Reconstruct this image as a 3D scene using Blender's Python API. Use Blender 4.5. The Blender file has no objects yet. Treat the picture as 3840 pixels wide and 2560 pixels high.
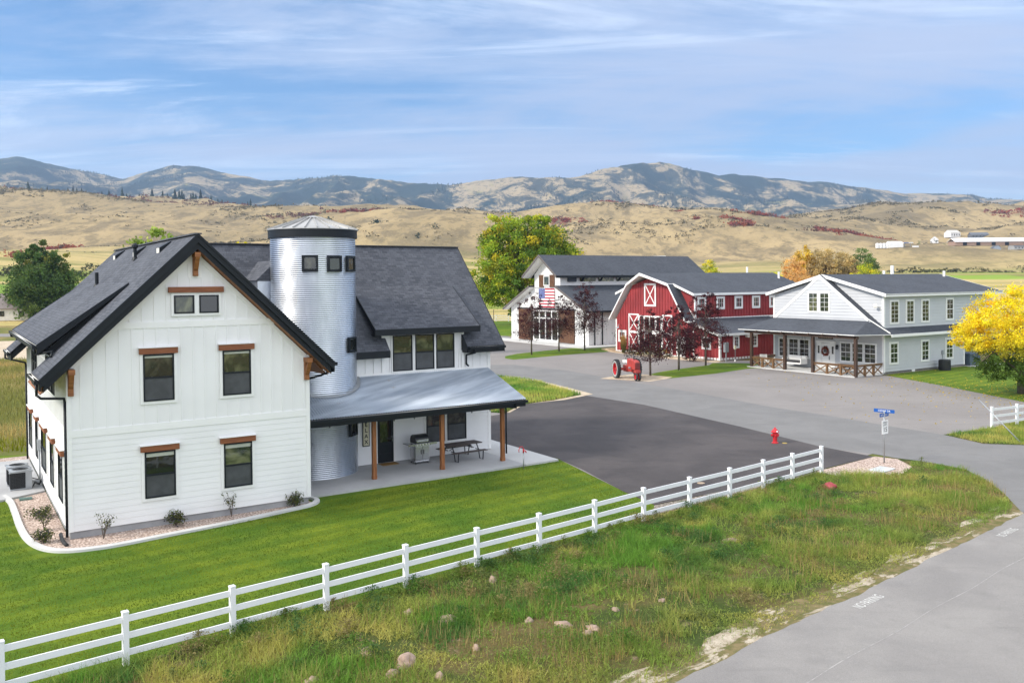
import bpy, bmesh, math, random
import numpy as np
from mathutils import Vector, Matrix, noise as mnoise
from mathutils.geometry import tessellate_polygon
random.seed(7)
RNG = np.random.default_rng(11)
S = bpy.context.scene
COL = S.collection
R = math.radians

# ------------------------------------------------------------------ camera
CAMH = 8.5
cam_d = bpy.data.cameras.new("camera")
cam = bpy.data.objects.new("camera", cam_d)
COL.objects.link(cam)
S.camera = cam
F_PX, CY, PITCH, ROLL = 3262.7263, 1113.1601, 0.0182, -0.0091
cam_d.sensor_width = 36.0
cam_d.sensor_fit = 'HORIZONTAL'
cam_d.lens = F_PX / 3840 * 36
cam_d.shift_y = (CY - 1280) / 3840
cam_d.clip_start = 0.1
cam_d.clip_end = 30000
_f = Vector((0, math.cos(PITCH), -math.sin(PITCH)))
_r = Vector((1, 0, 0)); _u = _r.cross(_f)
r2 = math.cos(ROLL) * _r + math.sin(ROLL) * _u
u2 = -math.sin(ROLL) * _r + math.cos(ROLL) * _u
M = Matrix((r2, u2, -_f)).transposed().to_4x4()
M.translation = Vector((0, 0, CAMH))
cam.matrix_world = M

# ------------------------------------------------------------------ world, sun, exposure
S.render.engine = 'CYCLES'
S.render.resolution_x = 1024; S.render.resolution_y = 682
S.view_settings.view_transform = 'Standard'
S.view_settings.look = 'None'
S.view_settings.exposure = 0.84
S.view_settings.gamma = 1
SUN_EL = R(36)
SUN_DIR = Vector((-0.93, -0.37, 0)).normalized() * math.cos(SUN_EL) + Vector((0, 0, math.sin(SUN_EL)))
sun_d = bpy.data.lights.new("sun", 'SUN'); sun_d.energy = 2.35; sun_d.angle = R(11); sun_d.color = (1, .93, .82)
sun = bpy.data.objects.new("sun", sun_d); COL.objects.link(sun)
sun.rotation_euler = SUN_DIR.to_track_quat('Z', 'Y').to_euler()

W = bpy.data.worlds.new("World"); S.world = W; W.use_nodes = True
nt = W.node_tree; N = nt.nodes; Lk = nt.links; N.clear()
def wn(t, **k):
    n = N.new(t)
    for a, b in k.items():
        if a.startswith('i_'): n.inputs[a[2:]].default_value = b
        else: setattr(n, a, b)
    return n
out = wn('ShaderNodeOutputWorld'); bg = wn('ShaderNodeBackground')
bg.inputs['Strength'].default_value = 0.125
sky = wn('ShaderNodeTexSky', sky_type='NISHITA', sun_disc=False, sun_elevation=SUN_EL,
         sun_rotation=math.atan2(SUN_DIR.x, SUN_DIR.y), altitude=1800, air_density=1.0, dust_density=0.6, ozone_density=2.2)
tc = wn('ShaderNodeTexCoord')
sep = wn('ShaderNodeSeparateXYZ'); Lk.new(tc.outputs['Generated'], sep.inputs[0])
def wmath(op, a, b=None, clamp=False):
    n = wn('ShaderNodeMath', operation=op, use_clamp=clamp)
    for i, v in enumerate((a, b)):
        if v is None: continue
        if isinstance(v, (int, float)): n.inputs[i].default_value = v
        else: Lk.new(v, n.inputs[i])
    return n.outputs[0]
zz = wmath('ADD', wmath('MAXIMUM', sep.outputs['Z'], 0.0), 0.10)
px = wmath('DIVIDE', sep.outputs['X'], zz); py = wmath('DIVIDE', sep.outputs['Y'], zz)
cmb = wn('ShaderNodeCombineXYZ'); Lk.new(px, cmb.inputs[0]); Lk.new(py, cmb.inputs[1])
def cloud(rot, scl, nscale, detail, lo, hi, off=(0, 0, 0), dist=0.6, rough=.6):
    mp = wn('ShaderNodeMapping'); mp.inputs['Rotation'].default_value = (0, 0, rot)
    mp.inputs['Scale'].default_value = scl; mp.inputs['Location'].default_value = off
    Lk.new(cmb.outputs[0], mp.inputs[0])
    nz = wn('ShaderNodeTexNoise'); nz.inputs['Scale'].default_value = nscale; nz.inputs['Detail'].default_value = detail
    nz.inputs['Roughness'].default_value = rough; nz.inputs['Distortion'].default_value = dist
    Lk.new(mp.outputs[0], nz.inputs['Vector'])
    mr = wn('ShaderNodeMapRange', interpolation_type='SMOOTHSTEP'); mr.inputs['From Min'].default_value = lo; mr.inputs['From Max'].default_value = hi
    Lk.new(nz.outputs['Fac'], mr.inputs['Value'])
    return mr.outputs[0]
veil = cloud(R(20), (.5, 1, 1), 0.5, 11, .40, .61, (3.1, 1.7, 0), 1.3, .64)
wisp = cloud(R(24), (.34, 1.3, 1), 0.75, 12, .50, .66, (7.3, 2.2, 0), 1.5, .68)
hs = wn('ShaderNodeHueSaturation'); hs.inputs['Saturation'].default_value = 1.3; hs.inputs['Value'].default_value = .76
Lk.new(sky.outputs[0], hs.inputs['Color'])
def wmix(f, a, b):
    m = wn('ShaderNodeMix', data_type='RGBA')
    if isinstance(f, float): m.inputs[0].default_value = f
    else: Lk.new(f, m.inputs[0])
    for v, s in ((a, m.inputs[6]), (b, m.inputs[7])):
        if isinstance(v, tuple): s.default_value = (*v, 1)
        else: Lk.new(v, s)
    return m.outputs[2]
base = wmix(wmath('MULTIPLY', veil, 0.72), hs.outputs[0], (3.15, 3.55, 4.5))
base = wmix(wmath('MULTIPLY', wisp, 0.75), base, (4.35, 4.95, 5.9))
# cooler, dimmer patches of cloud over the right-hand part of the sky
shade = cloud(R(8), (.45, 1, 1), 0.55, 9, .43, .60, (11, 5, 0), .9)
base = wmix(wmath('MULTIPLY', shade, 0.72), base, (2.75, 3.1, 4.1))
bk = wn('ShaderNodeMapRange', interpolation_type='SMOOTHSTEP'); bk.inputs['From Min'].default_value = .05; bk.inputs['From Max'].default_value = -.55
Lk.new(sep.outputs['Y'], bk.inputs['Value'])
base = wmix(wmath('MULTIPLY', bk.outputs[0], 0.8), base, (7.4, 7.8, 8.5))   # unseen bright cloud added behind the camera to fill the front walls
# overcast added over the zenith, out of view, to neutralise blue ambient light
hi_ = wn('ShaderNodeMapRange', interpolation_type='SMOOTHSTEP'); hi_.inputs['From Min'].default_value = .30; hi_.inputs['From Max'].default_value = .62
Lk.new(sep.outputs['Z'], hi_.inputs['Value'])
base = wmix(wmath('MULTIPLY', hi_.outputs[0], 0.85), base, (7.3, 7.4, 7.7))
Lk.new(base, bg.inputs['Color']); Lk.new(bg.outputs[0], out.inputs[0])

# ------------------------------------------------------------------ materials
MATS = {}
class NT:
    def __init__(s, m):
        s.t = m.node_tree; s.n = s.t.nodes; s.l = s.t.links
    def new(s, typ, ins=None, **k):
        n = s.n.new(typ)
        for a, b in k.items(): setattr(n, a, b)
        for a, b in (ins or {}).items():
            if hasattr(b, 'links') or isinstance(b, bpy.types.NodeSocket): s.l.new(b, n.inputs[a])
            else: n.inputs[a].default_value = b
        return n
    def mix(s, f, a, b, blend='MIX'):
        n = s.n.new('ShaderNodeMix'); n.data_type = 'RGBA'; n.blend_type = blend
        for v, i in ((f, 0), (a, 6), (b, 7)):
            if isinstance(v, bpy.types.NodeSocket): s.l.new(v, n.inputs[i])
            elif i == 0: n.inputs[0].default_value = v
            else: n.inputs[i].default_value = (*v, 1)
        return n.outputs[2]
    def math(s, op, a, b=None, c=None, clamp=False):
        n = s.n.new('ShaderNodeMath'); n.operation = op; n.use_clamp = clamp
        for i, v in enumerate((a, b, c)):
            if v is None: continue
            if isinstance(v, bpy.types.NodeSocket): s.l.new(v, n.inputs[i])
            else: n.inputs[i].default_value = v
        return n.outputs[0]
    def uv(s): return s.new('ShaderNodeUVMap').outputs[0]
    def obj(s): return s.new('ShaderNodeTexCoord').outputs['Object']
    def mapping(s, v, scale=(1, 1, 1), rot=(0, 0, 0), loc=(0, 0, 0)):
        return s.new('ShaderNodeMapping', {'Vector': v, 'Scale': scale, 'Rotation': rot, 'Location': loc}).outputs[0]
    def noise(s, v, scale, detail=4, rough=.55, dist=0, out='Fac'):
        return s.new('ShaderNodeTexNoise', {'Vector': v, 'Scale': scale, 'Detail': detail, 'Roughness': rough, 'Distortion': dist}).outputs[out]
    def ramp(s, f, lo, hi, smooth=True):
        n = s.new('ShaderNodeMapRange', {'Value': f, 'From Min': lo, 'From Max': hi})
        if smooth: n.interpolation_type = 'SMOOTHSTEP'
        return n.outputs[0]
    def bump(s, h, strength=.3, dist=.02, normal=None):
        n = s.new('ShaderNodeBump', {'Height': h, 'Strength': strength, 'Distance': dist})
        return n.outputs[0]
def mat(name, col=(.5, .5, .5), rough=.6, metal=0, fn=None, spec=.5):
    if name in MATS: return MATS[name]
    m = bpy.data.materials.new(name); m.use_nodes = True
    p = m.node_tree.nodes['Principled BSDF']
    p.inputs['Base Color'].default_value = (*col, 1); p.inputs['Roughness'].default_value = rough
    p.inputs['Metallic'].default_value = metal; p.inputs['Specular IOR Level'].default_value = spec
    if fn: fn(NT(m), p)
    m.diffuse_color = (*col, 1)
    MATS[name] = m
    return m
def link(t, s, p, n): t.l.new(s, p.inputs[n])

def f_vary(col, amt=.12, scale=1.5, bump=0, fine=40):
    def fn(t, p):
        o = t.obj(); n = t.noise(o, scale, 5); n2 = t.noise(o, fine, 2)
        c = t.mix(t.ramp(n, .3, .7), tuple(x * (1 - amt) for x in col), tuple(min(1, x * (1 + amt)) for x in col))
        c = t.mix(t.math('MULTIPLY', t.ramp(n2, .35, .65), .25 * amt * 4), c, tuple(x * (1 - amt * 1.2) for x in col))
        link(t, c, p, 'Base Color')
        if bump: link(t, t.bump(n2, bump, .01), p, 'Normal')
    return fn
def vm(name, col, rough=.6, amt=.1, scale=1.5, bump=0, fine=40, metal=0, spec=.5):
    return mat(name, col, rough, metal, f_vary(col, amt, scale, bump, fine), spec)

def f_shingle(ca, cb, cc, row=.14, wid=.33):
    def fn(t, p):
        uv = t.uv()
        b = t.new('ShaderNodeTexBrick', {'Vector': uv, 'Scale': 1.0, 'Color1': (*ca, 1), 'Color2': (*cb, 1), 'Mortar': (*cc, 1),
            'Mortar Size': .010, 'Mortar Smooth': .3, 'Bias': 0, 'Brick Width': wid, 'Row Height': row}, offset=.5, squash=1)
        b.offset_frequency = 2
        wn_ = t.new('ShaderNodeTexWhiteNoise', noise_dimensions='2D')
        # per-tab tone: cells snapped to course and tab
        sx = t.new('ShaderNodeSeparateXYZ', {0: uv})
        ry = t.math('FLOOR', t.math('DIVIDE', sx.outputs[1], row))
        rx = t.math('FLOOR', t.math('DIVIDE', t.math('ADD', sx.outputs[0], t.math('MULTIPLY', ry, wid * .37)), wid * .8))
        cm = t.new('ShaderNodeCombineXYZ', {0: rx, 1: ry}); t.l.new(cm.outputs[0], wn_.inputs['Vector'])
        c = t.mix(t.math('MULTIPLY_ADD', wn_.outputs['Value'], .7, .15), ca, cb)
        c = t.mix(t.math('MULTIPLY', b.outputs['Fac'], .9), c, cc)
        g = t.noise(t.mapping(uv, (1, 1, 1)), 30, 3)
        c = t.mix(t.math('MULTIPLY', t.ramp(g, .4, .7), .25), c, tuple(min(1, x * 1.9) for x in cb))
        g2 = t.noise(uv, .35, 3)
        c = t.mix(t.math('MULTIPLY', t.ramp(g2, .35, .7), .3), c, tuple(x * 1.25 for x in cb))
        link(t, c, p, 'Base Color')
        fr = t.math('FRACT', t.math('DIVIDE', sx.outputs[1], row))
        link(t, t.bump(t.math('ADD', t.math('MULTIPLY', t.math('SUBTRACT', 1, fr), 1.0), t.math('MULTIPLY', wn_.outputs['Value'], .5)), .55, .012), p, 'Normal')
    return fn
M_SH1 = mat('charcoal_shingles', (.035, .038, .048), .9, 0, f_shingle((.028, .032, .042), (.100, .107, .126), (.018, .020, .026)), spec=.3)
M_SH2 = mat('dark_shingles_far', (.035, .038, .048), .92, 0, f_shingle((.038, .043, .054), (.070, .078, .094), (.028, .031, .039), .16, .4), spec=.3)
M_BLACK = vm('black_painted_trim', (.007, .0105, .015), .5, .1, spec=.3)
M_WHITE = vm('white_siding_paint', (.80, .80, .80), .55, .035, .5, .05)
M_WTRIM = vm('white_trim_paint', (.82, .82, .81), .5, .02)
M_VINYL = vm('white_vinyl', (.80, .81, .83), .35, .02, 2)
M_GREY = vm('pale_grey_siding', (.50, .515, .54), .6, .03, .8, .05)
M_RED = mat('barn_red_paint', (.30, .035, .035), .6, 0, f_vary((.28, .032, .036), .18, .6, .1))
M_CONC = mat('grey_concrete', (.4, .4, .4), .85, 0, f_vary((.40, .405, .41), .10, .5, .15, 30))
M_CONCL = mat('pale_concrete', (.5, .5, .5), .85, 0, f_vary((.52, .52, .51), .06, .7, .1, 30))
M_FOUND = mat('block_foundation', (.3, .31, .32), .9, 0, f_vary((.33, .335, .345), .15, 1.2, .2, 20))
def f_wood(c1, c2, ax=0, sc=1.0):
    def fn(t, p):
        s = [14 * sc] * 3; s[ax] = 1.2 * sc
        n = t.noise(t.mapping(t.obj(), tuple(s)), 1.5, 6, .6, .4)
        link(t, t.mix(t.ramp(n, .3, .7), c1, c2), p, 'Base Color'); link(t, t.bump(n, .2, .01), p, 'Normal')
    return fn
M_WOODZ = mat('cedar_stained_wood_upright', (.25, .1, .03), .6, 0, f_wood((.20, .070, .018), (.34, .135, .042), 2))
M_WOODX = mat('cedar_stained_wood', (.25, .1, .03), .6, 0, f_wood((.19, .066, .018), (.33, .13, .04), 0))
M_HEAD = mat('brown_header_wood', (.2, .07, .03), .6, 0, f_wood((.17, .052, .018), (.26, .088, .032), 0))
M_WOODD = mat('dark_brown_timber', (.06, .035, .02), .6, 0, f_wood((.030, .016, .010), (.075, .038, .022), 2))
M_WOODM = mat('mid_brown_timber', (.12, .07, .04), .6, 0, f_wood((.085, .042, .016), (.24, .13, .055), 0))
M_SHUT = mat('rustic_brown_doors', (.12, .06, .03), .7, 0, f_wood((.055, .022, .012), (.17, .080, .036), 2))
def f_glass(tint=(.012, .014, .016), lit=(.10, .10, .07)):
    def fn(t, p):
        n = t.noise(t.obj(), .9, 3, .5, 1.5)
        link(t, t.mix(t.ramp(n, .45, .75), tint, lit), p, 'Base Color')  # paler patches painted into the opaque pane to vary its reflections
        w = t.noise(t.obj(), 1.3, 2)
        link(t, t.bump(w, .12, .05), p, 'Normal')
    return fn
M_GLASS = mat('dark_window_glass', (.02, .02, .02), .04, 0, f_glass(), spec=.9)
M_GLASSG = mat('greenish_window_glass', (.05, .06, .04), .05, 0, f_glass((.02, .03, .018), (.16, .17, .09)), spec=.9)
M_GLASSC = mat('painted_view_clerestory_glass', (.3, .3, .12), .1, 0, f_glass((.10, .11, .06), (.42, .42, .20)), spec=.6)  # opaque pane, bright field behind the glass painted into its colour
M_SCREEN = vm('grey_insect_screen', (.055, .060, .066), .45, .25, 2.5)
M_BLIND = vm('pale_blind', (.42, .44, .38), .6, .1, 3)
def f_galv(t, p):
    n = t.noise(t.mapping(t.obj(), (1, 1, .25)), 1.6, 5)
    link(t, t.mix(t.ramp(n, .3, .7), (.50, .54, .60), (.66, .70, .76)), p, 'Base Color')
    link(t, t.math('MULTIPLY_ADD', n, .14, .30), p, 'Roughness')
M_GALV = mat('galvanised_corrugated_steel', (.8, .84, .88), .28, 1, f_galv)
def f_proof(t, p):
    uv = t.uv()
    n = t.noise(t.mapping(uv, (1.1, .16, 1)), 1.6, 5, .6, .5)
    n2 = t.noise(uv, 2.5, 4)
    c = t.mix(t.ramp(n, .35, .7), (.31, .36, .43), (.58, .64, .71))
    c = t.mix(t.math('MULTIPLY', t.ramp(n2, .66, .74), .5), c, (.40, .30, .22))
    link(t, c, p, 'Base Color'); link(t, t.math('MULTIPLY_ADD', n, .2, .38), p, 'Roughness')
M_PROOF = mat('weathered_galvanised_roofing', (.55, .6, .66), .42, .25, f_proof)
M_CONE = vm('grey_silo_roof_steel', (.42, .42, .41), .45, .12, 1.5, metal=.5)
M_STEEL = vm('brushed_stainless_steel', (.55, .56, .58), .25, .1, 2, metal=1)
M_DSTEEL = vm('dark_steel', (.035, .037, .042), .4, .1, 2, metal=.3)
M_ZINC = vm('zinc_grey_metal', (.36, .38, .40), .5, .1, 2, metal=.6)
M_GUTTER = vm('white_gutter_lining', (.75, .73, .68), .5, .08, 6)
M_RUBBER = vm('black_rubber', (.022, .024, .026), .75, .2, 5)
M_REDP = mat('glossy_red_paint', (.5, .02, .02), .3, 0, f_vary((.50, .022, .03), .1, 3))
M_TRACT = mat('faded_tractor_red', (.4, .05, .03), .45, 0, f_vary((.40, .048, .040), .25, 3, .1, 14))
M_BLUE = vm('blue_sign_face', (.006, .085, .36), .4, .06)
M_LETW = vm('white_lettering', (.8, .8, .8), .5, .02)
M_LETB = vm('black_lettering', (.01, .01, .012), .5, .02)
M_CREAM = vm('cream_sign_board', (.62, .58, .42), .6, .05)
M_TAN = vm('tan_coir', (.30, .17, .05), .9, .15, 20, .3)
M_BARK = mat('grey_brown_bark', (.11, .085, .065), .9, 0, f_vary((.13, .105, .085), .3, 4, .5, 16))
M_STONE = mat('pinkish_boulder', (.4, .28, .22), .9, 0, f_vary((.36, .26, .20), .35, 5, .9, 18))
M_SANDST = mat('sandstone_slab', (.45, .33, .2), .85, 0, f_vary((.50, .37, .23), .15, 2, .4, 12))
M_PAINT = mat('worn_road_paint', (.6, .6, .58), .8, 0, f_vary((.58, .58, .56), .15, 6))

# ------------------------------------------------------------------ mesh builder
class MB:
    def __init__(s, mats=None):
        s.v = []; s.f = []; s.mi = []; s.mats = mats or []; s.cur = 0
    def use(s, m):
        if m not in s.mats: s.mats.append(m)
        s.cur = s.mats.index(m); return s
    def add(s, vs, fs):
        b = len(s.v); s.v += [tuple(v) for v in vs]
        for f in fs: s.f.append(tuple(b + i for i in f)); s.mi.append(s.cur)
    def hexa(s, p): s.add(p, [(3, 2, 1, 0), (4, 5, 6, 7), (0, 1, 5, 4), (1, 2, 6, 5), (2, 3, 7, 6), (3, 0, 4, 7)])
    def box(s, x0, x1, y0, y1, z0, z1):
        s.hexa([(x0, y0, z0), (x1, y0, z0), (x1, y1, z0), (x0, y1, z0), (x0, y0, z1), (x1, y0, z1), (x1, y1, z1), (x0, y1, z1)])
    def face(s, pts): s.add(pts, [tuple(range(len(pts)))])
    def prism(s, pts, vec):
        n = len(pts); vec = Vector(vec); P = [Vector(p) for p in pts]; Q = [p + vec for p in P]
        s.add(P + Q, [tuple(range(n))[::-1], tuple(range(n, 2 * n))] + [(i, (i + 1) % n, n + (i + 1) % n, n + i) for i in range(n)])
    def beam(s, a, b, w, h, up=(0, 0, 1)):
        a, b = Vector(a), Vector(b); d = (b - a).normalized(); up = Vector(up)
        if abs(d.dot(up)) > .98: up = Vector((0, 1, 0))
        x = d.cross(up).normalized(); y = x.cross(d).normalized()
        c = lambda p, i, j: p + x * (w / 2 * i) + y * (h / 2 * j)
        s.hexa([c(a, -1, -1), c(a, 1, -1), c(b, 1, -1), c(b, -1, -1), c(a, -1, 1), c(a, 1, 1), c(b, 1, 1), c(b, -1, 1)])
    def tube(s, pts, r, n=10, caps=True):
        P = [Vector(p) for p in pts]; rs = r if isinstance(r, (list, tuple)) else [r] * len(P)
        base = len(s.v); px_ = None
        for i, p in enumerate(P):
            d = ((P[min(i + 1, len(P) - 1)] - P[max(i - 1, 0)])).normalized()
            if px_ is None: px_ = d.cross(Vector((0, 0, 1)) if abs(d.z) < .9 else Vector((1, 0, 0))).normalized()
            x = (px_ - d * px_.dot(d)).normalized(); y = d.cross(x); px_ = x
            for k in range(n):
                a = 2 * math.pi * k / n; s.v.append(tuple(p + (x * math.cos(a) + y * math.sin(a)) * rs[i]))
        for i in range(len(P) - 1):
            for k in range(n):
                a = base + i * n + k; b = base + i * n + (k + 1) % n
                s.f.append((a, b, b + n, a + n)); s.mi.append(s.cur)
        if caps:
            s.f.append(tuple(base + k for k in range(n))[::-1]); s.mi.append(s.cur)
            e = base + (len(P) - 1) * n; s.f.append(tuple(e + k for k in range(n))); s.mi.append(s.cur)
    def lathe(s, prof, c=(0, 0, 0), n=32, axis='z', a0=0, a1=2 * math.pi):
        base = len(s.v); c = Vector(c); full = abs(a1 - a0 - 2 * math.pi) < 1e-6; m = n if full else n + 1
        for (r, h) in prof:
            for k in range(m):
                a = a0 + (a1 - a0) * k / n; q = (r * math.cos(a), r * math.sin(a), h)
                if axis == 'x': q = (q[2], q[0], q[1])
                elif axis == 'y': q = (q[0], q[2], q[1])
                s.v.append(tuple(c + Vector(q)))
        for i in range(len(prof) - 1):
            for k in range(n):
                a = base + i * m + k; b = base + i * m + (k + 1) % m
                s.f.append((a, b, b + m, a + m)); s.mi.append(s.cur)
    def sphere(s, c, r, n=12, sq=(1, 1, 1)):
        prof = [(math.sin(math.pi * i / n) * r, -math.cos(math.pi * i / n) * r) for i in range(n + 1)]
        b = len(s.v); s.lathe(prof, (0, 0, 0), n * 2)
        for i in range(b, len(s.v)):
            v = s.v[i]; s.v[i] = (c[0] + v[0] * sq[0], c[1] + v[1] * sq[1], c[2] + v[2] * sq[2])
    def build(s, name, m=None, parent=None, smooth=False, bevel=0, recalc=True):
        me = bpy.data.meshes.new(name); me.from_pydata(s.v, [], s.f)
        if recalc:
            bm = bmesh.new(); bm.from_mesh(me); bmesh.ops.recalc_face_normals(bm, faces=bm.faces); bm.to_mesh(me); bm.free()
        ms = s.mats or [m]
        for q in ms: me.materials.append(q)
        if len(ms) > 1: me.polygons.foreach_set('material_index', s.mi)
        uvl = me.uv_layers.new(name='UVMap'); me.update()
        Z = Vector((0, 0, 1))
        data = [0.0] * (2 * len(me.loops))
        for p in me.polygons:
            n = p.normal
            if abs(n.z) > .995: t = Vector((1, 0, 0)); u = Vector((0, 1, 0))
            else: t = Z.cross(n).normalized(); u = n.cross(t)
            for li in p.loop_indices:
                c = me.vertices[me.loops[li].vertex_index].co; data[2 * li] = c.dot(t); data[2 * li + 1] = c.dot(u)
        uvl.data.foreach_set('uv', data)
        if smooth: me.polygons.foreach_set('use_smooth', [True] * len(me.polygons))
        o = bpy.data.objects.new(name, me); COL.objects.link(o)
        if parent: o.parent = parent
        if bevel:
            b = o.modifiers.new('bevel', 'BEVEL'); b.width = bevel; b.segments = 2; b.limit_method = 'ANGLE'
        return o
def thing(name, label, cat, loc=(0, 0, 0), rot=0, group=None):
    o = bpy.data.objects.new(name, None); COL.objects.link(o); o.location = loc; o.rotation_euler = (0, 0, rot)
    o.empty_display_size = .3
    return tag(o, label, cat, group)
def tag(o, label=None, cat=None, group=None, kind=None):
    if label: o['label'] = label
    if cat: o['category'] = cat
    if group: o['group'] = group
    if kind: o['kind'] = kind
    return o
def dup(o, parent=None, loc=None, rot=None, label=None, scale=None):
    c = o.copy(); COL.objects.link(c)
    if parent: c.parent = parent
    if loc is not None: c.location = loc
    if rot is not None: c.rotation_euler = (0, 0, rot)
    if scale: c.scale = scale if isinstance(scale, tuple) else (scale,) * 3
    if label: c['label'] = label
    for ch in list(o.children): dup(ch, c)
    return c
def text_mb(mb, txt, size, P, align='CENTER', depth=.004, sx=1.0, bold=0.0):
    """letters as mesh; P(s, z, d) maps the sign plane to space"""
    cu = bpy.data.curves.new('t', 'FONT'); cu.body = txt; cu.size = size; cu.align_x = align; cu.align_y = 'CENTER'; cu.offset = bold
    o = bpy.data.objects.new('t', cu); COL.objects.link(o); dg = bpy.context.evaluated_depsgraph_get(); dg.update()
    me = bpy.data.meshes.new_from_object(o.evaluated_get(dg))
    mb.add([P(v.co.x * sx, v.co.y, depth) for v in me.vertices], [tuple(p.vertices) for p in me.polygons])
    bpy.data.objects.remove(o); bpy.data.meshes.remove(me); bpy.data.curves.remove(cu)

class Wall:
    """a wall plane: s along the wall, z up, d outward"""
    def __init__(s, o, sd, nd): s.o = Vector(o); s.s = Vector(sd); s.n = Vector(nd)
    def P(s, a, z, d=0): return s.o + s.s * a + s.n * d + Vector((0, 0, z))
    def box(s, mb, a0, a1, z0, z1, d0, d1):
        mb.hexa([s.P(a0, z0, d0), s.P(a1, z0, d0), s.P(a1, z0, d1), s.P(a0, z0, d1), s.P(a0, z1, d0), s.P(a1, z1, d0), s.P(a1, z1, d1), s.P(a0, z1, d1)])
def clip(poly, ax, val, keep_ge):
    out_ = []
    for i in range(len(poly)):
        a, b = poly[i], poly[(i + 1) % len(poly)]
        ia = (a[ax] >= val) if keep_ge else (a[ax] <= val); ib = (b[ax] >= val) if keep_ge else (b[ax] <= val)
        if ia: out_.append(a)
        if ia != ib:
            t = (val - a[ax]) / (b[ax] - a[ax]); out_.append(tuple(a[k] + t * (b[k] - a[k]) for k in (0, 1)))
    return out_
def laps(mb, w, poly, ex=.18, depth=.024, z0=None):
    """overlapping boards: each course leans out at its bottom edge"""
    zs = [p[1] for p in poly]; z = min(zs) if z0 is None else z0
    while z < max(zs) - 1e-4:
        q = clip(clip(poly, 1, z, True), 1, min(z + ex, max(zs)), False)
        if len(q) >= 3:
            mb.face([w.P(a, b, .002 + depth * (1 - (b - z) / ex)) for a, b in q])
            xs = [a for a, b in q if abs(b - z) < 1e-5]
            if len(xs) >= 2: mb.face([w.P(min(xs), z, .002 + depth), w.P(max(xs), z, .002 + depth), w.P(max(xs), z, 0), w.P(min(xs), z, 0)])
        z += ex
def battens(mb, w, poly, step=.41, wid=.06, d=.024, off=0.0, mn=.05):
    xs = [p[0] for p in poly]; a = min(xs) + step + off
    while a < max(xs) - wid:
        q = clip(clip(poly, 0, a - wid / 2, True), 0, a + wid / 2, False)
        if len(q) >= 3 and max(b for _, b in q) - min(b for _, b in q) > mn:
            mb.prism([w.P(x, z, -.005) for x, z in q], w.n * (d + .005))
        a += step
def plate(mb, w, poly, d0=-.1, d1=0): mb.prism([w.P(x, z, d0) for x, z in poly], w.n * (d1 - d0))

def window(parent, w, a0, a1, z0, z1, frame=M_BLACK, trim=M_WTRIM, glass=M_GLASS, header=None, sash='hung', grid=None,
           tw=.10, blind=False, fw=.05, base=.0, name='window', hx=.13, hh=.2):
    """black or white framed window on a wall; returns the frame object with its pane, trim and header below it"""
    mb = MB(); d = base
    w.box(mb, a0, a1, z1 - fw, z1, d, d + .07); w.box(mb, a0, a1, z0, z0 + fw, d, d + .07)
    w.box(mb, a0, a0 + fw, z0 + fw, z1 - fw, d, d + .07); w.box(mb, a1 - fw, a1, z0 + fw, z1 - fw, d, d + .07)
    zm = (z0 + z1) / 2
    if sash == 'hung': w.box(mb, a0 + fw, a1 - fw, zm - .03, zm + .03, d, d + .062)
    if grid:
        nx, nz = grid
        def bars(zb, zt, n_):
            for i in range(1, nx):
                x = a0 + (a1 - a0) * i / nx; w.box(mb, x - .012, x + .012, zb, zt, d + .031, d + .045)
            for j in range(1, n_):
                z = zb + (zt - zb) * j / n_; w.box(mb, a0 + fw, a1 - fw, z - .012, z + .012, d + .031, d + .047)
        if sash == 'hung': bars(z0 + fw, zm - .03, nz); bars(zm + .03, z1 - fw, nz)
        else: bars(z0 + fw, z1 - fw, nz)
    fo = mb.build(name, frame, parent)
    g = MB(); w.box(g, a0 + fw * .9, a1 - fw * .9, z0 + fw * .9, z1 - fw * .9, d + .005, d + .03); g.build('pane', glass, fo)
    if sash == 'hung' and not grid:
        g = MB(); w.box(g, a0 + fw, a1 - fw, z0 + fw, zm - .03, d + .03, d + .034); g.build('insect_screen', M_SCREEN, fo)
    if blind:
        g = MB(); w.box(g, a0 + fw, a1 - fw, z1 - fw - .16 * (z1 - z0) * (blind if isinstance(blind, float) else 1), z1 - fw - .004, d + .03, d + .036); g.build('blind', M_BLIND, fo)
    if trim:
        g = MB(); k = .045
        w.box(g, a0 - tw, a0 - .002, z0 - tw, z1 + (0 if header else tw), d - .01, d + k); w.box(g, a1 + .002, a1 + tw, z0 - tw, z1 + (0 if header else tw), d - .01, d + k)
        w.box(g, a0 - .002, a1 + .002, z0 - tw, z0 - .002, d - .01, d + k)
        if not header: w.box(g, a0 - .002, a1 + .002, z1 + .002, z1 + tw, d - .01, d + k)
        g.build('trim', trim, fo)
    if header:
        g = MB(); w.box(g, a0 - hx, a1 + hx, z1 + .015, z1 + .015 + hh, d, d + .12); g.build('header', header, fo, bevel=.006)
        g = MB(); w.box(g, a0 - hx - .02, a1 + hx + .02, z1 + .017 + hh, z1 + .035 + hh, d, d + .15); g.build('cap_trim', M_WTRIM, fo)
    return fo
def roof_slab(mb, q, t=.12, m_top=None, m_side=None):
    """q = four corners of the upper face; the slab hangs t below it"""
    q = [Vector(p) for p in q]; dn = Vector((0, 0, -t)); b = [p + dn for p in q]; n = len(q)
    mb.use(m_top); mb.face(q); mb.use(m_side); mb.face(b[::-1])
    for i in range(n): mb.face([q[i], q[(i + 1) % n], b[(i + 1) % n], b[i]])
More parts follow.
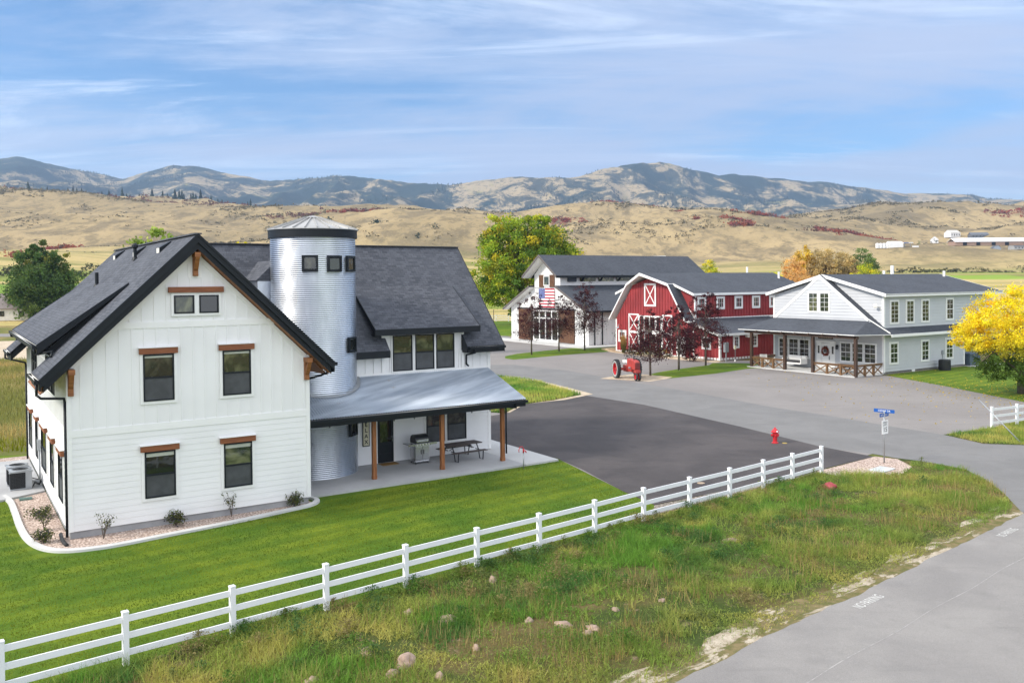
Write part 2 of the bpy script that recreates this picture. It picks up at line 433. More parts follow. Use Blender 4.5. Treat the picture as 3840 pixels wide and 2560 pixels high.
def gutter(parent, a, b, outv, black=M_BLACK, wdt=.13):
    """box gutter from a to b, opening upward, outward along outv"""
    a, b, o = Vector(a), Vector(b), Vector(outv).normalized()
    g = MB(); g.use(black); d = (b - a).normalized()
    z = Vector((0, 0, 1))
    g.hexa([a, b, b + o * .012, a + o * .012, a + z * .11, b + z * .11, b + o * .012 + z * .11, a + o * .012 + z * .11])
    A, B = a + o * wdt, b + o * wdt
    g.hexa([A, B, B + o * .015, A + o * .015, A + z * .112, B + z * .112, B + o * .015 + z * .112, A + o * .015 + z * .112])
    g.hexa([a - z * .01, b - z * .01, B - z * .01, A - z * .01, a, b, B, A])
    for e in (a, b): g.hexa([e, e + d * .01, e + d * .01 + o * wdt, e + o * wdt, e + z * .1, e + d * .01 + z * .1, e + d * .01 + o * wdt + z * .1, e + o * wdt + z * .1])
    g.use(M_GUTTER); i0, i1, j0, j1 = a + o * .014 + z * .108, b + o * .014 + z * .108, B - o * .002 + z * .108, A - o * .002 + z * .108
    g.face([i0, i1, j1, j0]); g.face([a + o * .014 + z * .118, b + o * .014 + z * .118, b + o * .03 + z * .118, a + o * .03 + z * .118])
    return g.build('gutter', None, parent)
def downspout(parent, pts, w=.085, m=M_BLACK):
    mb = MB()
    for p, q in zip(pts, pts[1:]): mb.tube([p, q], w / 2, 8)
    for p in pts[1:-1]: mb.sphere(p, w / 2 * 1.04, 6)
    return mb.build('downspout', m, parent, smooth=True)

TH = 0.58
def frame_pt(o, th, u, v, z=0): return Vector((o[0] + u * math.cos(th) - v * math.sin(th), o[1] + u * math.sin(th) + v * math.cos(th), z))
H1 = (-14.7879, 28.801)

# ================================================================== GROUND
def sheet(name, pts, z, m, kind='structure', label=None, sub=0):
    b = bmesh.new(); vs = [b.verts.new((x, y, z)) for x, y in pts]; b.faces.new(vs)
    bmesh.ops.triangulate(b, faces=b.faces)
    bmesh.ops.recalc_face_normals(b, faces=b.faces)
    for f in b.faces:
        if f.normal.z < 0: f.normal_flip()
    me = bpy.data.meshes.new(name); b.to_mesh(me); b.free(); me.materials.append(m)
    o = bpy.data.objects.new(name, me); COL.objects.link(o); o['kind'] = kind
    if label: o['label'] = label
    return o
def f_field(t, p):
    o = t.obj()
    n = t.noise(o, .035, 6, .6, .6); n2 = t.noise(o, .5, 5, .6); n3 = t.noise(o, 5, 4, .7)
    c = t.mix(t.ramp(n, .42, .58), (.12, .145, .035), (.30, .225, .095))
    c = t.mix(t.math('MULTIPLY', t.ramp(n2, .45, .7), .6), c, (.16, .145, .05))
    c = t.mix(t.math('MULTIPLY', t.ramp(n3, .4, .7), .45), c, (.09, .075, .035))
    link(t, c, p, 'Base Color'); link(t, t.bump(n3, .6, .1), p, 'Normal')
M_FIELD = mat('dry_field_grass', (.2, .17, .07), .95, 0, f_field, spec=.1)
def f_lawn(t, p):
    o = t.obj()
    n = t.noise(o, .28, 4, .6, .8); n2 = t.noise(o, 1.6, 5, .65, .4); n3 = t.noise(o, 22, 4, .75)
    c = t.mix(t.ramp(n, .3, .7), (.080, .155, .012), (.185, .240, .018))
    c = t.mix(t.math('MULTIPLY', t.ramp(n2, .48, .72), .5), c, (.045, .115, .012))
    c = t.mix(t.math('MULTIPLY', t.ramp(n3, .35, .7), .5), c, (.045, .09, .006))
    w_ = t.new('ShaderNodeTexWave', {'Vector': t.mapping(o, (1, 1, 1), (0, 0, -.70)), 'Scale': .30, 'Distortion': 1.2, 'Detail': 2}, wave_type='BANDS', bands_direction='Y')
    c = t.mix(t.math('MULTIPLY', t.ramp(w_.outputs['Fac'], .35, .65), .34), c, (.035, .095, .010))
    n4 = t.noise(o, .9, 3); c = t.mix(t.math('MULTIPLY', t.ramp(n4, .66, .8), .45), c, (.17, .19, .05))
    link(t, c, p, 'Base Color'); link(t, t.bump(n3, .7, .05), p, 'Normal')
M_LAWN = mat('mown_lawn', (.07, .14, .01), .9, 0, f_lawn, spec=.15)
def f_asph(c1, c2, c3, big=.12, seam=None):
    def fn(t, p):
        o = t.obj()
        n = t.noise(o, big, 6, .6, .5); n2 = t.noise(o, 1.1, 5, .6); n3 = t.noise(o, 55, 3, .8); n5 = t.noise(o, 9, 4, .7)
        c = t.mix(t.ramp(n, .3, .7), c1, c2); c = t.mix(t.math('MULTIPLY', t.ramp(n2, .5, .75), .4), c, c3)
        c = t.mix(t.math('MULTIPLY', t.ramp(n3, .35, .7), .5), c, tuple(x * .5 for x in c1))
        c = t.mix(t.math('MULTIPLY', t.ramp(n5, .6, .75), .3), c, tuple(min(1, x * 1.35) for x in c2))
        # drag marks along the paving direction
        s = t.noise(t.mapping(o, (.25, 2.2, 1), (0, 0, -(seam if seam is not None else .2))), 1.0, 4, .6)
        c = t.mix(t.math('MULTIPLY', t.ramp(s, .55, .7), .28), c, tuple(x * .72 for x in c1))
        cr = t.new('ShaderNodeTexVoronoi', {'Vector': t.mapping(t.new('ShaderNodeVectorMath', {0: o, 1: t.new('ShaderNodeVectorMath', {0: t.noise(o, .6, 4, out='Color'), 3: 2.5}, operation='SCALE').outputs[0]}, operation='ADD').outputs[0], (.16, .16, .16)), 'Scale': 1.0}, feature='DISTANCE_TO_EDGE')
        c = t.mix(t.math('MULTIPLY', t.ramp(cr.outputs['Distance'], .004, .001), .10), c, tuple(x * .4 for x in c1))
        link(t, c, p, 'Base Color'); link(t, t.bump(n3, .35, .02), p, 'Normal')
    return fn
M_ASPO = mat('old_grey_asphalt', (.2, .195, .19), .9, 0, f_asph((.225, .210, .203), (.28, .262, .252), (.20, .188, .182), seam=2.0), spec=.2)
M_ASPR = mat('drive_grey_asphalt', (.2, .195, .19), .9, 0, f_asph((.185, .183, .182), (.225, .222, .22), (.165, .163, .162), .3, seam=2.0), spec=.2)
M_ASPN = mat('new_black_asphalt', (.06, .055, .055), .8, 0, f_asph((.058, .052, .053), (.098, .086, .085), (.042, .038, .040), .28, seam=2.0), spec=.3)
M_ROAD = mat('worn_road_asphalt', (.28, .27, .26), .9, 0, f_asph((.240, .230, .223), (.305, .292, .278), (.205, .198, .192), .35, seam=.72), spec=.2)
def f_gravel(c1, c2, c3, sc=14):
    def fn(t, p):
        o = t.obj(); v = t.new('ShaderNodeTexVoronoi', {'Vector': o, 'Scale': sc}, feature='F1')
        n = t.noise(o, 1.2, 4)
        c = t.mix(t.new('ShaderNodeSeparateColor', {0: v.outputs['Color']}).outputs[0], c1, c2)
        c = t.mix(t.ramp(v.outputs['Distance'], .35, .62), c, c3); c = t.mix(t.math('MULTIPLY', t.ramp(n, .4, .7), .3), c, c3)
        link(t, c, p, 'Base Color'); link(t, t.bump(v.outputs['Distance'], .9, -.03), p, 'Normal')
    return fn
M_PINK = mat('pink_rock_mulch', (.45, .3, .24), .9, 0, f_gravel((.50, .38, .31), (.76, .64, .56), (.30, .22, .18), 13))
M_GRAV = mat('grey_gravel', (.35, .3, .26), .9, 0, f_gravel((.27, .235, .20), (.48, .42, .35), (.14, .12, .10), 16))
def f_verge(t, p):
    o = t.obj()
    n = t.noise(o, .35, 5, .6, .5); n2 = t.noise(o, 2.5, 5, .7); n3 = t.noise(o, 14, 4, .75)
    c = t.mix(t.ramp(n, .4, .6), (.055, .085, .020), (.150, .120, .048))
    c = t.mix(t.ramp(n2, .56, .70), c, (.27, .20, .13))
    c = t.mix(t.math('MULTIPLY', t.ramp(n3, .4, .65), .5), c, (.05, .045, .02))
    link(t, c, p, 'Base Color'); link(t, t.bump(n3, .8, .06), p, 'Normal')
M_VERGE = mat('rough_verge_soil', (.1, .1, .04), .95, 0, f_verge, spec=.1)
def f_dirt(t, p):
    o = t.obj(); n = t.noise(o, 1.0, 6, .7, .4); n3 = t.noise(o, 18, 4, .7)
    c = t.mix(t.ramp(n, .35, .65), (.44, .35, .25), (.58, .50, .39)); c = t.mix(t.math('MULTIPLY', t.ramp(n3, .4, .7), .4), c, (.30, .23, .16))
    link(t, c, p, 'Base Color'); link(t, t.bump(n3, .6, .04), p, 'Normal')
M_DIRT = mat('pale_sandy_dirt', (.5, .4, .3), .95, 0, f_dirt, spec=.1)

sheet('ground', [(-330, -60), (330, -60), (330, 190), (-330, 190)], 0, M_FIELD)
# rough verge between the rail fence and the road
def fence_line(x, off=0):  # y on the fence line; off = metres toward the road
    return 19.31 + (x + 8.71) * .834 - off * 1.30
VERGE = [(-40, fence_line(-40, -.05)), (13.5, fence_line(13.5, -.05)), (14.2, 38.7), (17.3, 41.3), (18.6, 40.3), (19.97, 38.29), (19.6, 35.4), (19.2, 33.9), (18.3, 31.3), (18.3, 28), (-40, -24)]
sheet('verge_soil', VERGE, .004, M_VERGE)
LAWN = [(-60, fence_line(-60)), (4.9, fence_line(4.9)), (5.3, 32.7), (4.38, 34.9), (3.13, 38.8), (2.09, 41.45), (-1, 44), (-6, 51), (-18, 46), (-22.1, 44.2), (-23.9, 43.6), (-30, 43), (-60, 42)]
sheet('lawn', LAWN, .008, M_LAWN)
rd = Vector((.757, .653, 0)); rp = Vector((.653, -.757, 0))
def road_pt(t, off): p = Vector((3.35, 18.2, 0)) + rd * t + rp * off; return (p.x, p.y)
seam_pts = None
rough_edge = []
for i in range(-130, 64):
    t_ = i * .35; rough_edge.append(road_pt(t_, .16 * (mnoise.noise(Vector((t_ * .45, 3.3, 0))) + .5 * mnoise.noise(Vector((t_ * 2.1, 1.3, 0))))))
sheet('road', rough_edge + [road_pt(23, 0), road_pt(120, 0), road_pt(120, 9), road_pt(-45, 9)], .012, M_ROAD)
sheet('old_asphalt', [(13.98, 38.93), (17.33, 41.85), (17.96, 40.87), (18.61, 40.3), (19.36, 39.38), (19.97, 38.29), (19.57, 35.39), (19.19, 33.89), (18.3, 31.2),
    (18.9, 30.9), (30.5, 41.2), (28.6, 42.9), (25.69, 43.63), (23.9, 44.1), (23.48, 45.67), (23.16, 46.8), (26.87, 48.73), (30.24, 51.35), (34.6, 54.6), (34.55, 58.67), (33.66, 67.87),
    (32.75, 73.6), (32.2, 76.0), (25, 90), (16, 97), (12.6, 104), (11.6, 107.5), (4.37, 119.4), (-.8, 134.3), (-6, 143), (-14, 147), (-60, 150), (-140, 160), (-140, 153), (-60, 141), (-16, 136), (-8, 118), (-6, 100), (-3.6, 80), (-4.4, 60), (-4, 52), (.2, 45.2), (2.1, 41.45), (4.4, 34.9), (8, 34)], .016, M_ASPO)
DRIVE = [(.11, 88.1), (5.06, 82.2), (9.57, 72.9), (11.84, 68.8), (14.88, 62.6), (17.0, 57.6), (19.75, 53.2), (21.73, 49.3), (23.17, 46.85), (23.48, 45.67), (23.9, 44.1), (25.69, 43.63), (28.6, 42.9), (30.5, 41.2), (18.9, 30.9), (18.3, 31.2), (19.19, 33.89), (19.57, 35.39), (19.97, 38.29), (19.36, 39.38), (18.61, 40.3), (17.96, 40.87), (17.33, 41.85), (15.3, 43.7), (12.9, 49.7), (8.7, 58.9), (5.0, 64.4), (4.39, 66.29), (1.93, 73.73), (-1.46, 77.37), (-3.5, 79), (-3.2, 88.3)]
sheet('drive', DRIVE, .019, M_ASPR)
sheet('new_asphalt', [(-.5, 55.7), (.5, 59.5), (2.84, 61.6), (5.07, 64.5), (8.93, 59), (13.06, 49.93), (15.44, 43.88), (16.83, 41.61), (17.12, 41.2), (14.04, 38.81), (12.14, 37.15), (8.6, 34.9), (5.3, 32.7), (4.38, 34.9), (3.13, 38.82), (2.09, 41.45), (-.5, 45), (-5, 51)], .022, M_ASPN)
sheet('gravel_strip', [(4.9, 31.2), (13.6, 38.2), (14.0, 38.78), (12.14, 37.13), (8.6, 34.88), (5.3, 32.66)], .010, M_GRAV)
sheet('gravel_corner', [(13.3, 38.1), (17.2, 41.25), (18.0, 40.6), (17.9, 38.9), (16.6, 37.2), (14.2, 36.9)], .013, M_PINK)
mb = MB()   # pale paving joint along the road and two darker patched strips
for i in range(220):
    a_, b_ = road_pt(-40 + i * .5, 1.85 + .03 * math.sin(i * .7)), road_pt(-40 + (i + 1) * .5, 1.85 + .03 * math.sin((i + 1) * .7)); w_ = .010 + .014 * abs(mnoise.noise(Vector((i * .4, 1, 1))))
    mb.face([(a_[0] - rp.x * w_, a_[1] - rp.y * w_, .0155), (b_[0] - rp.x * w_, b_[1] - rp.y * w_, .0155), (b_[0] + rp.x * w_, b_[1] + rp.y * w_, .0155), (a_[0] + rp.x * w_, a_[1] + rp.y * w_, .0155)])
o = mb.build('road_joint', vm('pale_joint_filler', (.305, .295, .283), .9, .2, 6), recalc=False); o['kind'] = 'structure'
# sandy shoulder: dirt showing through verge soil in streaks along the road edge
def f_shoulder(t, p):
    o = t.obj(); r = t.mapping(o, (1, 1, 1), (0, 0, -.712))
    n = t.noise(t.mapping(r, (.55, 1.7, 1)), 1.0, 7, .68, .5); n3 = t.noise(o, 18, 4, .7); n2 = t.noise(o, 3, 5, .7)
    d = t.mix(t.ramp(n2, .35, .65), (.32, .27, .20), (.52, .46, .37)); d = t.mix(t.math('MULTIPLY', t.ramp(n3, .4, .7), .4), d, (.30, .24, .17))
    g = t.mix(t.ramp(n2, .4, .65), (.12, .12, .045), (.22, .17, .09))
    link(t, t.mix(t.ramp(n, .52, .57), g, d), p, 'Base Color'); link(t, t.bump(n3, .6, .04), p, 'Normal')
M_SHO = mat('sandy_verge_edge', (.4, .35, .25), .95, 0, f_shoulder, spec=.1)
se = [road_pt(-45 + i * .52, -.80 - .4 * mnoise.noise(Vector((i * .23, 7.7, 0))) - .3 * mnoise.noise(Vector((i * .6, 2.7, 0)))) for i in range(129)]
mb = MB()
for i in range(128):
    a, b = road_pt(-45 + i * .52, .3), road_pt(-45 + (i + 1) * .52, .3); mb.face([(*a, .0065), (*b, .0065), (*se[i + 1], .0065), (*se[i], .0065)])
o = mb.build('shoulder', M_SHO, recalc=False); o['kind'] = 'structure'
GW = [(-3.5, 79), (-1.46, 77.37), (1.93, 73.73), (4.39, 66.29), (5.07, 64.47), (2.84, 61.56), (.5, 59.54), (-.52, 55.68), (-4.5, 58)]
sheet('dirt_wedge', [(x + (.9 if x > 2 else .3), y + .3) for x, y in GW], .026, M_DIRT)
sheet('wedge_grass_soil', GW, .031, M_VERGE)
sheet('island_lawn', [(-.85, 98.2), (.6, 101.5), (3.84, 105.4), (7.5, 109.2), (10.84, 111.2), (12.2, 107.2), (11.26, 103.1), (8.5, 101.2), (6.12, 99.43), (2.5, 96.1), (.13, 93.9), (-.8, 95.5)], .024, M_LAWN)
sheet('strip_lawn', [(10.9, 75.6), (13.3, 79.6), (15.63, 82.3), (19.4, 85.9), (20.3, 88.0), (23.0, 87.6), (26.5, 85.5), (29.0, 83.4), (29.2, 80.6), (25.5, 81.8), (22.64, 82.5), (18.14, 78.1), (13.58, 74.76), (12.2, 73.6)], .024, M_LAWN)
sheet('tractor_dirt', [(7.5, 74.95), (8.9, 76.6), (10.92, 78.4), (12.4, 77.4), (13.9, 75.6), (13.1, 74.2), (11.33, 72.35), (9.7, 73.6), (8.3, 74.4)], .028, M_DIRT)
sheet('grey_house_lawn', [(32.75, 73.6), (33.66, 67.87), (34.55, 58.67), (36, 52), (75, 62), (75, 100), (33, 78)], .020, M_LAWN)
sheet('corner_verge_soil', [(23.16, 46.8), (26.87, 48.73), (30.24, 51.35), (36, 55.5), (60, 72), (60, 66), (30.5, 41.6), (28.6, 42.95), (25.69, 43.63), (23.72, 44.23), (23.48, 45.67)], .018, M_VERGE)
sheet('clubhouse_lawn', [(-8, 142), (-.8, 134.3), (2, 136), (5, 150), (9, 190), (-60, 190), (-60, 152), (-14, 148.5)], .018, M_LAWN)
sheet('barn_dirt', [(11.2, 103.0), (12.5, 103.9), (22.0, 89.9), (20.6, 88.2), (17.4, 92.0), (14.2, 96.8)], .027, M_DIRT)
sheet('back_dirt', [(-60, 100), (-95, 130), (-75, 134), (-40, 120), (-30, 100)], .012, M_DIRT)

# ================================================================== HILLS AND MOUNTAINS
def ip(tab, x): return float(np.interp(x, [a for a, _ in tab], [b for _, b in tab]))
HZ = lambda xv: 656.3 - .0091 * xv
CR1 = [(-900, 430), (-300, 430), (0, 431), (150, 441), (320, 461), (450, 468), (600, 473), (675, 471), (750, 470), (820, 473), (975, 484), (1060, 487), (1125, 494), (1176, 495), (1276, 478), (1401, 471), (1546, 475), (1626, 477), (1776, 497), (1826, 492), (1926, 486), (2026, 473), (2176, 471), (2352, 471), (2800, 470), (3300, 480)]
CR2 = [(-900, 380), (-400, 390), (-150, 385), (-60, 372), (0, 363), (45, 357), (100, 371), (200, 393), (280, 408), (325, 396), (400, 377), (450, 380), (525, 398), (620, 413), (700, 407), (770, 402), (850, 405), (915, 413), (1040, 421), (1100, 411), (1176, 403), (1311, 408), (1391, 383), (1476, 368), (1516, 366), (1576, 381), (1651, 401), (1686, 398), (1776, 408), (1901, 418), (2076, 442), (2151, 443), (2236, 446), (2276, 456), (2352, 457), (2500, 462), (3300, 470)]
LAY = [(185, [(-900, 88), (3300, 88)]), (250, [(-900, 50), (1100, 48), (1700, 52), (3300, 52)]), (340, [(-900, 14), (0, 12), (900, 8), (1100, 10), (1700, 19), (3300, 19)]),
       (460, [(-900, -18), (0, -22), (900, -22), (1200, -12), (1700, -2), (3300, -2)]), (620, [(-900, -50), (0, -52), (1000, -46), (1300, -28), (1700, -22), (3300, -22)]),
       (820, [(-900, -80), (0, -85), (1000, -75), (1300, -52), (1700, -42), (3300, -44)]), (1050, [(-900, -125), (0, -120), (1000, -110), (1300, -78), (1700, -62), (1900, -60), (3300, -66)])]
def crest_depth(xv): return ip([(-900, 1500), (0, 1500), (700, 1450), (1000, 1500), (1500, 1700), (2000, 1900), (3300, 2000)], xv)
def hill_z(t, y, rough=True):
    xv = 1176 + 2004 * t; hz = HZ(xv); cd = crest_depth(xv)
    ks = [(d, ip(tb, xv)) for d, tb in LAY] + [(cd, ip(CR1, xv) - hz), (cd * 1.35, ip(CR1, xv) - hz + 16), (3000, ip(CR1, xv) - hz + 2)]
    c2 = ip(CR2, xv) - hz
    dm = 5200 + 500 * math.sin(xv * .004)
    ks += [(3700, (ip(CR1, xv) - hz) * .72 + c2 * .28 - 3), (dm, c2), (dm * 1.15, c2 + 14), (9000, -20)]
    for (d0, v0), (d1, v1) in zip(ks, ks[1:]):
        if d0 <= y <= d1:
            f = (y - d0) / (d1 - d0)
            if d0 >= 1000: f = f * f * (3 - 2 * f) if d1 != cd else math.sin(f * math.pi / 2)
            e = -(v0 + (v1 - v0) * f) / 2004; break
    else: e = -ks[0][1] / 2004 if y < ks[0][0] else -ks[-1][1] / 2004
    z = CAMH + y * e
    if rough:
        x = t * y
        if y < cd * 1.3:
            a = max(0, min(1, (y - 420) / 700)) * (1 - .75 * max(0, 1 - abs(y - cd) / 260))
            for gx, gy, sx_, sy_, am in ((-52, 1050, 105, 130, 22), (158, 1120, 165, 140, 30), (620, 1250, 250, 130, 24), (-455, 1000, 210, 150, 12), (-250, 1180, 120, 120, 18)):
                z += am * math.exp(-((x - gx) / sx_) ** 2 - ((y - gy) / sy_) ** 2)
            z += a * (36 * mnoise.noise(Vector((x * .0042, y * .0042, 1.2))) + 9 * mnoise.noise(Vector((x * .013, y * .010, 4.2))) + 3.2 * mnoise.noise(Vector((x * .04, y * .03, 7))))
        elif y > 2600:
            a = min(1, (y - 2600) / 700) * (1 - .93 * max(0, 1 - abs(y - dm) / 620))
            q = mnoise.noise(Vector((x * .0012, y * .0007, 2.2))); q2 = mnoise.noise(Vector((x * .003, y * .0016, 5.2))); q3 = mnoise.noise(Vector((x * .009, y * .005, 9)))
            q4 = mnoise.noise(Vector((x * .0042, y * .0009, 7.2))); z -= a * (190 * abs(q) + 130 * abs(q4) + 70 * abs(q2) + 16 * abs(q3))
            z += (4 * q3 + 3 * mnoise.noise(Vector((x * .03, y * .02, 3))))
    return z
ys = [185, 195, 210, 230] + list(np.geomspace(250, 2600, 78)) + list(np.linspace(2700, 6300, 88)) + [6800, 7600, 9000]
ts = np.linspace(-1.05, 1.05, 560)
vs = []; 
for y in ys:
    for t in ts:
        z = hill_z(t, y) if y > 190 else 0
        vs.append((t * y, y, z))
nT = len(ts); fs = [(i * nT + j, i * nT + j + 1, (i + 1) * nT + j + 1, (i + 1) * nT + j) for i in range(len(ys) - 1) for j in range(nT - 1)]
def f_hill(t, p):
    o = t.obj(); s = t.new('ShaderNodeSeparateXYZ', {0: o}); y = s.outputs[1]; x = s.outputs[0]
    geo = t.new('ShaderNodeNewGeometry')
    st = t.mapping(o, (1, .55, 1))
    n = t.noise(st, .0035, 6, .6, .6); n1 = t.noise(st, .014, 6, .65, .5); n2 = t.noise(t.mapping(o, (1, .35, 1)), .07, 6, .75, .3); n3 = t.noise(o, .30, 5, .8)
    tan = t.mix(t.ramp(n, .35, .65), (.42, .315, .165), (.265, .205, .110))
    tan = t.mix(t.math('MULTIPLY', t.ramp(n1, .49, .60), .72), tan, (.155, .125, .078))
    tan = t.mix(t.math('MULTIPLY', t.ramp(n2, .49, .58), .62), tan, (.15, .12, .07))
    tan = t.mix(t.math('MULTIPLY', t.ramp(n3, .52, .68), .35), tan, (.18, .145, .085))
    tan = t.mix(t.math('MULTIPLY', t.ramp(n3, .50, .32), .4), tan, (.48, .37, .20))
    # valley fields: stripes of straw and green running across
    fy = t.noise(t.mapping(o, (.12, 1, 1)), .018, 3, .5, .3)
    fld = t.mix(t.ramp(fy, .40, .52), (.21, .25, .055), (.50, .39, .17)); fld = t.mix(t.ramp(fy, .53, .62), fld, (.22, .22, .07))
    fld = t.mix(t.math('MULTIPLY', t.ramp(n3, .45, .7), .3), fld, (.18, .14, .06))
    wob = t.math('MULTIPLY', t.math('SUBTRACT', t.noise(o, .02, 3), .5), 40)
    xx = t.math('ADD', x, wob); yy = t.math('ADD', y, wob)
    gl_ = t.math('MULTIPLY', t.math('MULTIPLY', t.ramp(xx, -50, -75), t.ramp(yy, 236, 250)), t.ramp(yy, 400, 385))
    gr_ = t.math('MULTIPLY', t.math('MULTIPLY', t.ramp(xx, 205, 222), t.ramp(xx, 262, 250)), t.math('MULTIPLY', t.ramp(yy, 405, 415), t.ramp(yy, 462, 452)))
    grn = t.mix(t.ramp(n3, .35, .7), (.14, .24, .035), (.20, .28, .05))
    fld = t.mix(gl_, fld, grn); fld = t.mix(t.math('MULTIPLY', gr_, .8), fld, (.24, .36, .05))
    c = t.mix(t.ramp(y, 560, 900), fld, tan)
    # mountain slopes: dark scrub and conifers with straw and aspen openings
    m0 = t.noise(t.mapping(o, (1, .5, 1.6)), .0018, 10, .74, .8); m1 = t.noise(t.mapping(o, (1, .5, 1.4)), .006, 10, .78, .6); m2 = t.noise(t.mapping(o, (1, .5, 1)), .04, 5, .8)
    mt = t.mix(t.ramp(m0, .47, .54), (.026, .042, .040), (.37, .29, .175))
    mt = t.mix(t.math('MULTIPLY', t.ramp(m1, .48, .54), .88), mt, (.020, .036, .034))
    mt = t.mix(t.math('MULTIPLY', t.ramp(m1, .42, .34), .75), mt, (.30, .27, .11))
    mt = t.mix(t.math('MULTIPLY', t.ramp(m2, .5, .64), .6), mt, (.030, .045, .036))
    rd_ = t.noise(t.mapping(o, (1, .5, 1)), .012, 5, .7, .4)
    mt = t.mix(t.math('MULTIPLY', t.math('MULTIPLY', t.ramp(rd_, .56, .66), t.ramp(y, 4300, 3300)), .75), mt, (.19, .055, .03))
    c = t.mix(t.ramp(y, 2000, 2700), c, mt)
    link(t, c, p, 'Base Color'); link(t, t.bump(t.math('ADD', n3, n2), .5, 1.5), p, 'Normal')
M_HILL = mat('autumn_hillside', (.3, .24, .12), .95, 0, f_hill, spec=.05)
me = bpy.data.meshes.new('hills'); me.from_pydata(vs, [], fs); me.materials.append(M_HILL)
me.polygons.foreach_set('use_smooth', [True] * len(me.polygons))
o = bpy.data.objects.new('hills', me); COL.objects.link(o); o['kind'] = 'structure'

# ================================================================== WHITE FARMHOUSE
fh = thing('farmhouse', 'large white two-storey farmhouse with charcoal shingle roof and round steel silo tower', 'house', (H1[0], H1[1], 0), TH)
GW_, GD, SL, RZ, GE = 8.3, 16.0, .96, 10.27, 5.0     # gable width, depth, slope, ridge height, half-span with eaves
UC = 4.15
WV, WR, WB, WRZ, WSL, WU1 = 4.87, 8.95, 13.03, 10.36, 1.077, 19.48  # wing: front wall, ridge v, back wall, ridge z, slope, right end
ZF = .28; Z1a, Z1b = 3.42, 3.66; Z2a, Z2b = 6.98, 7.2
wf = Wall((0, 0, 0), (1, 0, 0), (0, -1, 0)); wl = Wall((0, 0, 0), (0, 1, 0), (-1, 0, 0))
wB = Wall((0, WV, 0), (1, 0, 0), (0, -1, 0)); wR = Wall((WU1, 0, 0), (0, 1, 0), (1, 0, 0))
# solid core
mb = MB(); mb.use(M_WHITE)
gz = lambda u: RZ - .58 - SL * abs(u - UC)
mb.prism([(0.02, .02, ZF), (GW_ - .02, .02, ZF), (GW_ - .02, .02, gz(GW_) - .04), (UC, .02, gz(UC) - .04), (.02, .02, gz(0) - .04)], (0, GD - .04, 0))
mb.box(0.02, 1.6, 2.3, 13.6, 5, 6.15)
wz = lambda v: WRZ - .4 - WSL * abs(v - WR)
mb.prism([(GW_ - 3, WV + .02, ZF), (GW_ - 3, WB - .02, ZF), (GW_ - 3, WB - .02, wz(WB)), (GW_ - 3, WR, wz(WR)), (GW_ - 3, WV + .02, wz(WV))], (WU1 - GW_ + 3 - .02, 0, 0))
# front gable cladding
laps(mb, wf, [(.1, ZF), (GW_ - .1, ZF), (GW_ - .1, Z1a), (.1, Z1a)], .21, .012)
mid = [(0, Z1b), (GW_, Z1b), (GW_, gz(GW_)), (GW_ - (Z2a - gz(0)) / SL, Z2a), ((Z2a - gz(0)) / SL, Z2a), (0, gz(0))]
battens(mb, wf, mid, .405); top = [((Z2b - gz(0)) / SL, Z2b), (GW_ - (Z2b - gz(0)) / SL, Z2b), (UC, gz(UC))]; battens(mb, wf, top, .405, off=.0)
plate(mb, wf, mid, -.02, .002); plate(mb, wf, top, -.02, .0025)
# side wall
laps(mb, wl, [(.0, ZF), (GD, ZF), (GD, Z1a), (0, Z1a)], .21); battens(mb, wl, [(0, Z1b), (GD, Z1b), (GD, 5.5), (0, 5.5)], .41)
# wing front
laps(mb, wB, [(8.3, .12), (WU1 - .1, .12), (WU1 - .1, 3.6), (8.3, 3.6)], .21); battens(mb, wB, [(8.3, 4.3), (WU1 - .1, 4.3), (WU1 - .1, 5.2), (8.3, 5.2)], .41)
battens(mb, Wall((0, WV - .0, 0), (1, 0, 0), (0, -1, 0)), [(13.7, 5.2), (17.95, 5.2), (17.95, 6.2), (13.7, 6.2)], .41)
mb.box(13.72, 17.93, WV + .001, WV + 1.5, 5.0, 6.25)
laps(mb, wR, [(WV, .12), (WB, .12), (WB, 3.5), (WV, 3.5)], .21)
mb.build('siding', None, fh)
mb = MB(); wf.box(mb, -.02, GW_ + .02, Z1a, Z1b, 0, .03); wf.box(mb, (Z2a - gz(0)) / SL - .1, GW_ - (Z2a - gz(0)) / SL + .1, Z2a, Z2b, 0, .032)
wf.box(mb, -.03, .12, ZF, gz(0) + .05, 0, .035); wf.box(mb, GW_ - .12, GW_ + .03, ZF, gz(0) + .05, 0, .035)
wl.box(mb, -.03, .12, ZF, 5.5, .0, .03); wl.box(mb, .12, GD, Z1a, Z1b, 0, .028); wl.box(mb, GD - .12, GD + .02, ZF, 5.5, 0, .03)
wB.box(mb, WU1 - .13, WU1 + .03, .12, 5.2, 0, .035); wR.box(mb, WV - .03, WV + .12, .12, 5.2, 0, .035); wB.box(mb, 8.3, WU1, 4.02, 4.3, 0, .04)
wB.box(mb, 13.6, 13.78, 4.3, 6.2, .02, .05); wB.box(mb, 17.87, 18.0, 4.3, 6.2, .02, .05)
wf.box(mb, UC - .24, UC + .24, 8.72, 9.5, .0, .03)
for s in (-1, 1):   # sloped frieze boards under the rakes
    a = Vector((UC + s * .0, -.02, gz(UC) - .12)); b = Vector((UC + s * 4.2, -.02, gz(UC + 4.2) - .12)); mb.beam(a, b, .03, .16, (0, 0, 1))
mb.build('trim_boards', M_WTRIM, fh)
mb = MB(); mb.box(-.02 + .05, GW_ - .05, .05, GD - .05, 0, ZF); mb.box(GW_ - 3, WU1 - .04, WV + .04, WB - .05, 0, .14)
mb.build('foundation', M_FOUND, fh)
